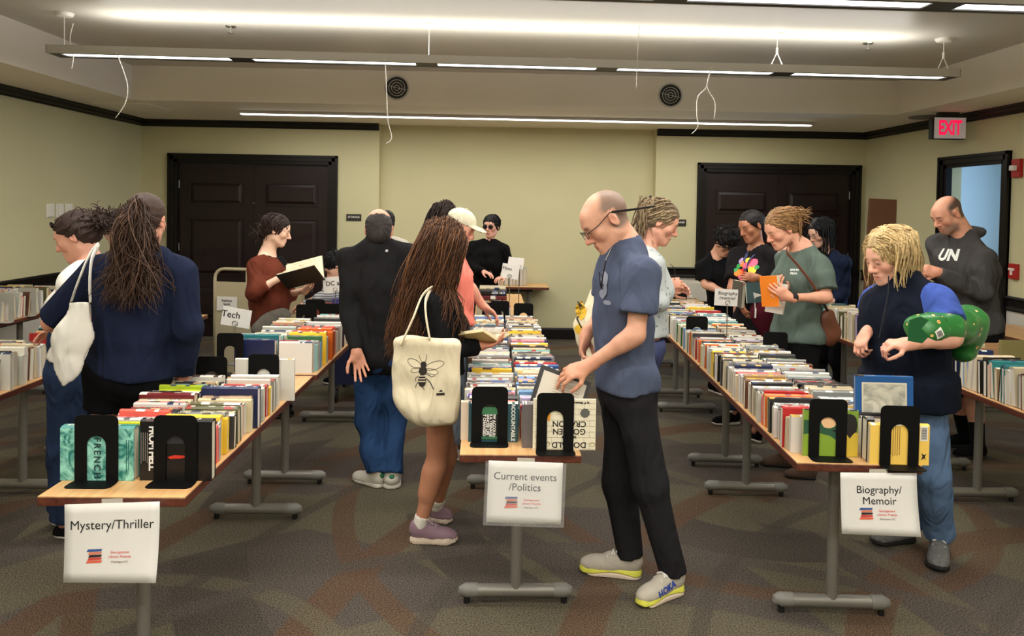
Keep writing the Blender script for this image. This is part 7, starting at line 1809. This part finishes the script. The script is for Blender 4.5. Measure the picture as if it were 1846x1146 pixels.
# the bee print
ik = mat('print_ink', srgb(44, 36, 32), .9); oo = cen+n_*.25+Vector((0, 0, .03))
def bee(polys, m=ik, off=.002, name='bee_print'): return decal(name, polys, m, oo, rt_, Vector((0, 0, 1)), -n_, o, off, 1)
E_ = lambda cx, cy, rx, ry, n=14: [(cx+rx*math.cos(6.283*i/n), cy+ry*math.sin(6.283*i/n)) for i in range(n)]
def line(pts, w):
    out = []
    for (x0, y0), (x1, y1) in zip(pts[:-1], pts[1:]):
        dx, dy = x1-x0, y1-y0; l = math.hypot(dx, dy); nx, ny = -dy/l*w/2, dx/l*w/2; out.append([(x0+nx, y0+ny), (x1+nx, y1+ny), (x1-nx, y1-ny), (x0-nx, y0-ny)])
    return out
bee([E_(0, .052, .015, .014), E_(0, .022, .020, .022)]); bee([E_(-.002, -.025, .021, .030)])
pale = mat('print_pale', srgb(214, 202, 172), .9)
bee([[(-.019, y), (.016, y+.003), (.017, y+.008), (-.020, y+.005)] for y in (-.005, -.018, -.031)], pale, .004)
for wx, wy, a, l_, w_ in ((-.045, .055, 155, .038, .018), (.055, .05, 20, .048, .018), (-.035, .025, 195, .026, .011), (.04, .022, -8, .036, .012)):
    P = [(wx+l_*math.cos(t)*math.cos(R(a))-w_*math.sin(t)*math.sin(R(a)), wy+l_*math.cos(t)*math.sin(R(a))+w_*math.sin(t)*math.cos(R(a))) for t in [6.283*i/18 for i in range(19)]]; bee(line(P, .0022))
bee(line([(-.008, .06), (-.022, .085), (-.026, .095)], .0022)+line([(.006, .062), (.014, .09), (.012, .1)], .0022)+line([(.016, .01), (.045, -.002), (.062, .004)], .003)+line([(.016, -.01), (.04, -.03), (.058, -.062)], .0045)+line([(-.018, 0), (-.034, -.012), (-.036, -.03)], .003)+line([(-.02, -.03), (-.032, -.045), (-.034, -.06)], .003)+line([(.0, -.05), (.012, -.066)], .003))
bee([[(.072, -.078), (.112, -.074), (.112, -.086), (.072, -.090)], [(.082, -.072), (.094, -.060), (.104, -.070)]])
# green grocery bag under the arm of the woman in the vest
A = PEOPLE['vest'].at
gm = mat('green_print', srgb(34, 104, 44), .35); nt = gm.node_tree; vo = nt.nodes.new('ShaderNodeTexVoronoi'); vo.inputs['Scale'].default_value = 19; cr = nt.nodes.new('ShaderNodeValToRGB'); cr.color_ramp.interpolation = 'CONSTANT'; el = cr.color_ramp.elements
for i_ in range(3): el.new(.5)
for e_, (ps, c_) in zip(el, [(0, (206, 90, 50)), (.10, (226, 206, 120)), (.17, (24, 70, 34)), (.22, (40, 112, 50)), (.7, (56, 128, 60))]): e_.position = ps; e_.color = srgb(*c_)
tc_ = nt.nodes.new('ShaderNodeTexCoord'); nt.links.new(tc_.outputs['Object'], vo.inputs[0]); nt.links.new(vo.outputs[0], cr.inputs[0]); nt.links.new(cr.outputs[0], nt.nodes['Principled BSDF'].inputs['Base Color'])
pb = [A(1664, 592, -.32), A(1700, 588, -.26), A(1742, 590, -.04), A(1736, 628, -.03)]
v, q = net([rc(pb[0], pb[1], .074, .084, k=.02), rc(pb[1], pb[2], .084, .098, k=.03), rc(pb[2], pb[3], .098, .070, k=.03), plane(pb[0]-Vector((.055, 0, 0)), (.9, .3, .1), k=.02), plane(A(1700, 552, -.3), (0, 0, -1), k=.03)], *bounds(pb, .14), .009, disp=wav(.008, 40, 5), slack=.03)
base = Vector(pb[3]); root = empty('grocery_bag', base, 0, 'green printed grocery bag tucked under the arm of the vest woman', 'bag'); me = npmesh('body', [(v, q)], gm); me.transform(Matrix.Translation(-base)); o = obj('body', me, root)
plain = mat('green_fold', srgb(24, 84, 46), .3)
decal('bag_end', [[(-.06, -.05), (.0, -.06), (-.004, .0)], [(.0, -.06), (.03, -.03), (-.004, .0)], [(-.06, -.05), (-.004, .0), (-.055, .035)], [(-.055, .035), (-.004, .0), (.025, .035), (-.01, .05)]], plain, A(1662, 592, -.7), Vector((1, 0, 0)), Vector((0, 0, 1)), (0, 1, 0), o, .004, 1)
decal('barcode_label', [[(-.018, -.024), (.02, -.014), (.016, .026), (-.022, .016)]], MATS['label_white'], A(1746, 616, -.6), Vector((.9, 0, .3)), Vector((-.3, 0, .9)), (0, 1, 0), o, .004, 1)
decal('barcode', [[(-.014+.004*i, -.012), (-.012+.004*i, -.012), (-.014+.004*i, .014), (-.016+.004*i, .014)] for i in range(7)], MATS['ink_black'], A(1746, 616, -.6), Vector((.9, 0, .3)), Vector((-.3, 0, .9)), (0, 1, 0), o, .006, 0)
# patterned tote behind the bald man, brown bag, maroon jacket, grey shoulder bag
A = PEOPLE['grey'].at
root, o, base = flatbag('tote_bag', [A(1078, 530, -.25), A(1066, 590, -.25), A(1064, 645, -.25)], [.05, .085, .06], (.2, -1, 0), .4, canvas_c, 'cream patterned tote showing left of the bald man', disp=wav(.005, 30, 7))
decal('tote_print', [blob(9, .03, .05, 2, -.035, .05), blob(9, .02, .03, 5, -.045, -.06)], mat('print_mustard', srgb(222, 178, 50), .8), A(1066, 585, -.5), Vector((1, 0, 0)), Vector((0, 0, 1)), (0, 1, 0), o, .003, 1)
decal('tote_print', line([(-.05, .1), (-.03, .04), (-.055, -.0), (-.03, -.05)], .008), ik, A(1066, 585, -.5), Vector((1, 0, 0)), Vector((0, 0, 1)), (0, 1, 0), o, .005, 1)
strap(root, base, [A(1078, 505, -.25), A(1100, 470, -.2), A(1140, 450, -.10)], .012, canvas_c)
A = PEOPLE['green'].at; lth = mat('brown_leather', srgb(104, 58, 38), .5, var=.15)
root, o, base = flatbag('shoulder_bag', [A(1492, 572, -.12), A(1500, 602, -.12)], [.060, .078], (.3, -1, 0), .5, lth, 'brown leather shoulder bag at the hip of the green tee', disp=wav(.003, 40, 2))
strap(root, base, [A(1492, 560, -.14), A(1470, 520, -.24), A(1440, 480, -.21), A(1418, 452, -.15), A(1430, 436, -.02)], .011, lth)
A = PEOPLE['floral'].at; mr = tee('maroon_jersey', (76, 22, 34))
root, o, base = flatbag('draped_jacket', [A(1388, 522, -.26), A(1378, 560, -.26), A(1384, 610, -.24)], [.065, .085, .06], (.2, -1, 0), .5, mr, 'maroon jacket draped over the arm of the floral tee', disp=wav(.012, 30, 6, (.6, 0, .1)), cat='jacket')
decal('white_stripe', line([(-.005, .12), (.012, .04), (.008, -.08)], .012), sock, A(1374, 560, -.5), Vector((1, 0, 0)), Vector((0, 0, 1)), (0, 1, 0), o, .004, 1)
A = PEOPLE['rust'].at; gb = tee('grey_bag_cloth', (96, 92, 84))
root, o, base = flatbag('shoulder_bag', [A(470, 592, -.30), A(510, 572, -.34)], [.075, .085], (.3, -1, .2), .45, gb, 'grey and tan bag resting at the hip of the rust cardigan', disp=wav(.004, 40, 2))
decal('tan_panel', [[(-.02, -.07), (.10, -.05), (.11, .05), (.02, .01)]], mat('tan_tweed', srgb(150, 140, 112), .9, var=.3, vscale=120), A(498, 582, -.6), Vector((1, 0, 0)), Vector((0, 0, 1)), (0, 1, 0), o, .004, 1)
# ================================================================ books in hands
def open_book(p_, axis, half, lab, L_=.23, W_=.155, T_=.018, cover=(40, 36, 34), angs=(60, -60), page=(226, 214, 180)):
    """axis: spine direction; half: 'up' direction between the halves; angs: tilt of each half away from half"""
    ax = Vector(axis).normalized(); hf = Vector(half); hf = (hf-ax*hf.dot(ax)).normalized(); sd_ = ax.cross(hf)
    root = empty('open_book', p_, 0, lab, 'book', 'books held by readers'); cm = mat('cover_%d_%d_%d' % cover, srgb(*cover), .4); pm = mat('page_%d' % page[2], srgb(*page), .9, var=.03, vscale=60)
    ln = mat('page_text', srgb(178, 168, 142), .9)
    for a in angs:
        u = hf*math.cos(R(a))+sd_*math.sin(R(a)); n = ax.cross(u)*(1 if a < 0 else -1)      # n points to the inside (toward the other half)
        M = Matrix((ax, u, n)).transposed()
        def pt(x, y, z): return M @ Vector((x, y, z))
        q = MB(); q.box(pt(0, W_/2, -.0015), (L_+.008, W_+.004, .003), M); q.build('cover_board', cm, root)
        q = MB(); k_ = 8; prof = [(0.0, T_*.35), (.01, T_*.8)]+[(W_*(i/k_), T_*(1-.25*(i/k_)**2)) for i in range(1, k_)]+[(W_-.003, T_*.74), (W_-.006, 0), (0, 0)]
        vs_ = [pt(s_*L_/2, y, z) for s_ in (-1, 1) for y, z in prof]; m_ = len(prof)
        q.add(vs_, [tuple(range(m_))[::-1], tuple(range(m_, 2*m_))]+[(i, (i+1) % m_, m_+(i+1) % m_, m_+i) for i in range(m_)]); pb = q.build('page_block', pm, root)
        q = MB()
        for r_i in range(9):
            y = .02+(W_-.04)*r_i/8; z = T_*(1-.25*(y/W_)**2)+.0006; q.box(pt(0, y, z), (L_*.74*(1 if r_i % 4 else .8), .004, .0004), M)
        q.build('page_lines', ln, pb)
    return root
A = PEOPLE['bee'].at
open_book(A(866, 618, -.02), (.86, -.45, .20), (.0, .1, 1), 'thick open paperback held by the girl with the bee tote', L_=.20, W_=.15, T_=.022, cover=(206, 180, 120), angs=(68, -80))
A = PEOPLE['rust'].at
open_book(A(552, 512, -.22), (1, -.05, .28), (-.1, -.05, 1), 'large black-covered open book read by the woman in the rust cardigan', L_=.30, W_=.215, T_=.016, cover=(26, 22, 22), angs=(50, -34))
def held_book(M, L_, W_, T_, c_, lab, page=(236, 228, 206)):
    root = empty('book', (0, 0, 0), 0, lab, 'book', 'books held by readers'); root.matrix_world = M; cv, cf, pv, pf = book_geo(L_, W_, T_, False)
    me = bpy.data.meshes.new('cover'); me.from_pydata(cv, [], cf); set_attrs(me, [(*srgb(*c_)[:3], .37)]*sum(len(f) for f in cf), cover_uv(cv, cf, L_, T_)); me.materials.append(cov_m); obj('cover', me, root)
    pm = bpy.data.meshes.new('pages'); pm.from_pydata(pv, [], pf); set_attrs(pm, [(*srgb(*page)[:3], 1)]*24, None); pm.materials.append(pag_m); obj('pages', pm, root); return root
def bm_(p_, x, y, z): M = Matrix((Vector(x).normalized(), Vector(y).normalized(), Vector(z).normalized())).transposed().to_4x4(); return Matrix.Translation(p_) @ M
A = PEOPLE['green'].at
held_book(bm_(A(1405, 524, -.26), (-.1, .1, 1), (.75, .65, .0), (-.65, .75, -.1)), .20, .13, .035, (232, 128, 30), 'orange paperback clasped by the blond woman in green')
held_book(bm_(A(1416, 540, -.22), (.25, .1, 1), (.75, .65, -.2), (-.65, .75, 0)), .20, .13, .018, (224, 220, 210), 'white paperback clasped under the orange one')
A = PEOPLE['floral'].at
held_book(bm_(A(1341, 532, -.26), (.12, -.1, 1), (.9, .4, -.1), (-.4, .9, 0)), .21, .14, .03, (84, 80, 70), 'hardback with pale pages held upright by the woman in the floral tee')
held_book(bm_(A(1362, 545, -.30), (1, 0, .1), (0, 1, 0), (-.1, 0, 1)), .14, .17, .02, (70, 96, 100), 'small landscape-covered book against the floral tee')
# the dark-framed book the bald man lifts from the row
q0 = at(1000, 690, 3.30); root = empty('book', (q0.x, 3.30, TH+.10), 0, 'black-bordered book being lifted from the row by the bald man', 'book', 'books held by readers'); root.rotation_euler = (R(-18), R(20), R(3))
q = MB(); q.box((0, 0, .09), (.24, .012, .19)); q.build('cover', mat('cover_26_22_22', srgb(26, 22, 22), .4), root); q = MB(); q.box((0, -.0065, .088), (.205, .001, .155)); pg = q.build('back_panel', mat('pale_panel', srgb(214, 206, 190), .7), root)
q = MB()
for i in range(10): q.box((.02, -.0075, .03+.012*i), (.12, .0006, .003))
q.build('page_lines', mat('page_text', srgb(178, 168, 142), .9), pg)
# eyeglasses held by the grey-haired woman
A = PEOPLE['grey'].at; q = MB(); h_ = A(1216, 505, -.04); q.tube([h_, h_+Vector((.004, 0, .05)), h_+Vector((-.012, 0, .085)), h_+Vector((-.03, 0, .10))], .0025, 6); q.tube([h_+Vector((-.03+.02*math.cos(t), 0, -.03+.017*math.sin(t))) for t in [6.283*i/14 for i in range(15)]], .002, 6, cap=False)
me_o = q.build('reading_glasses', glass_dk); tag(me_o, 'dark reading glasses dangling from the hand of the grey-haired woman', 'glasses')
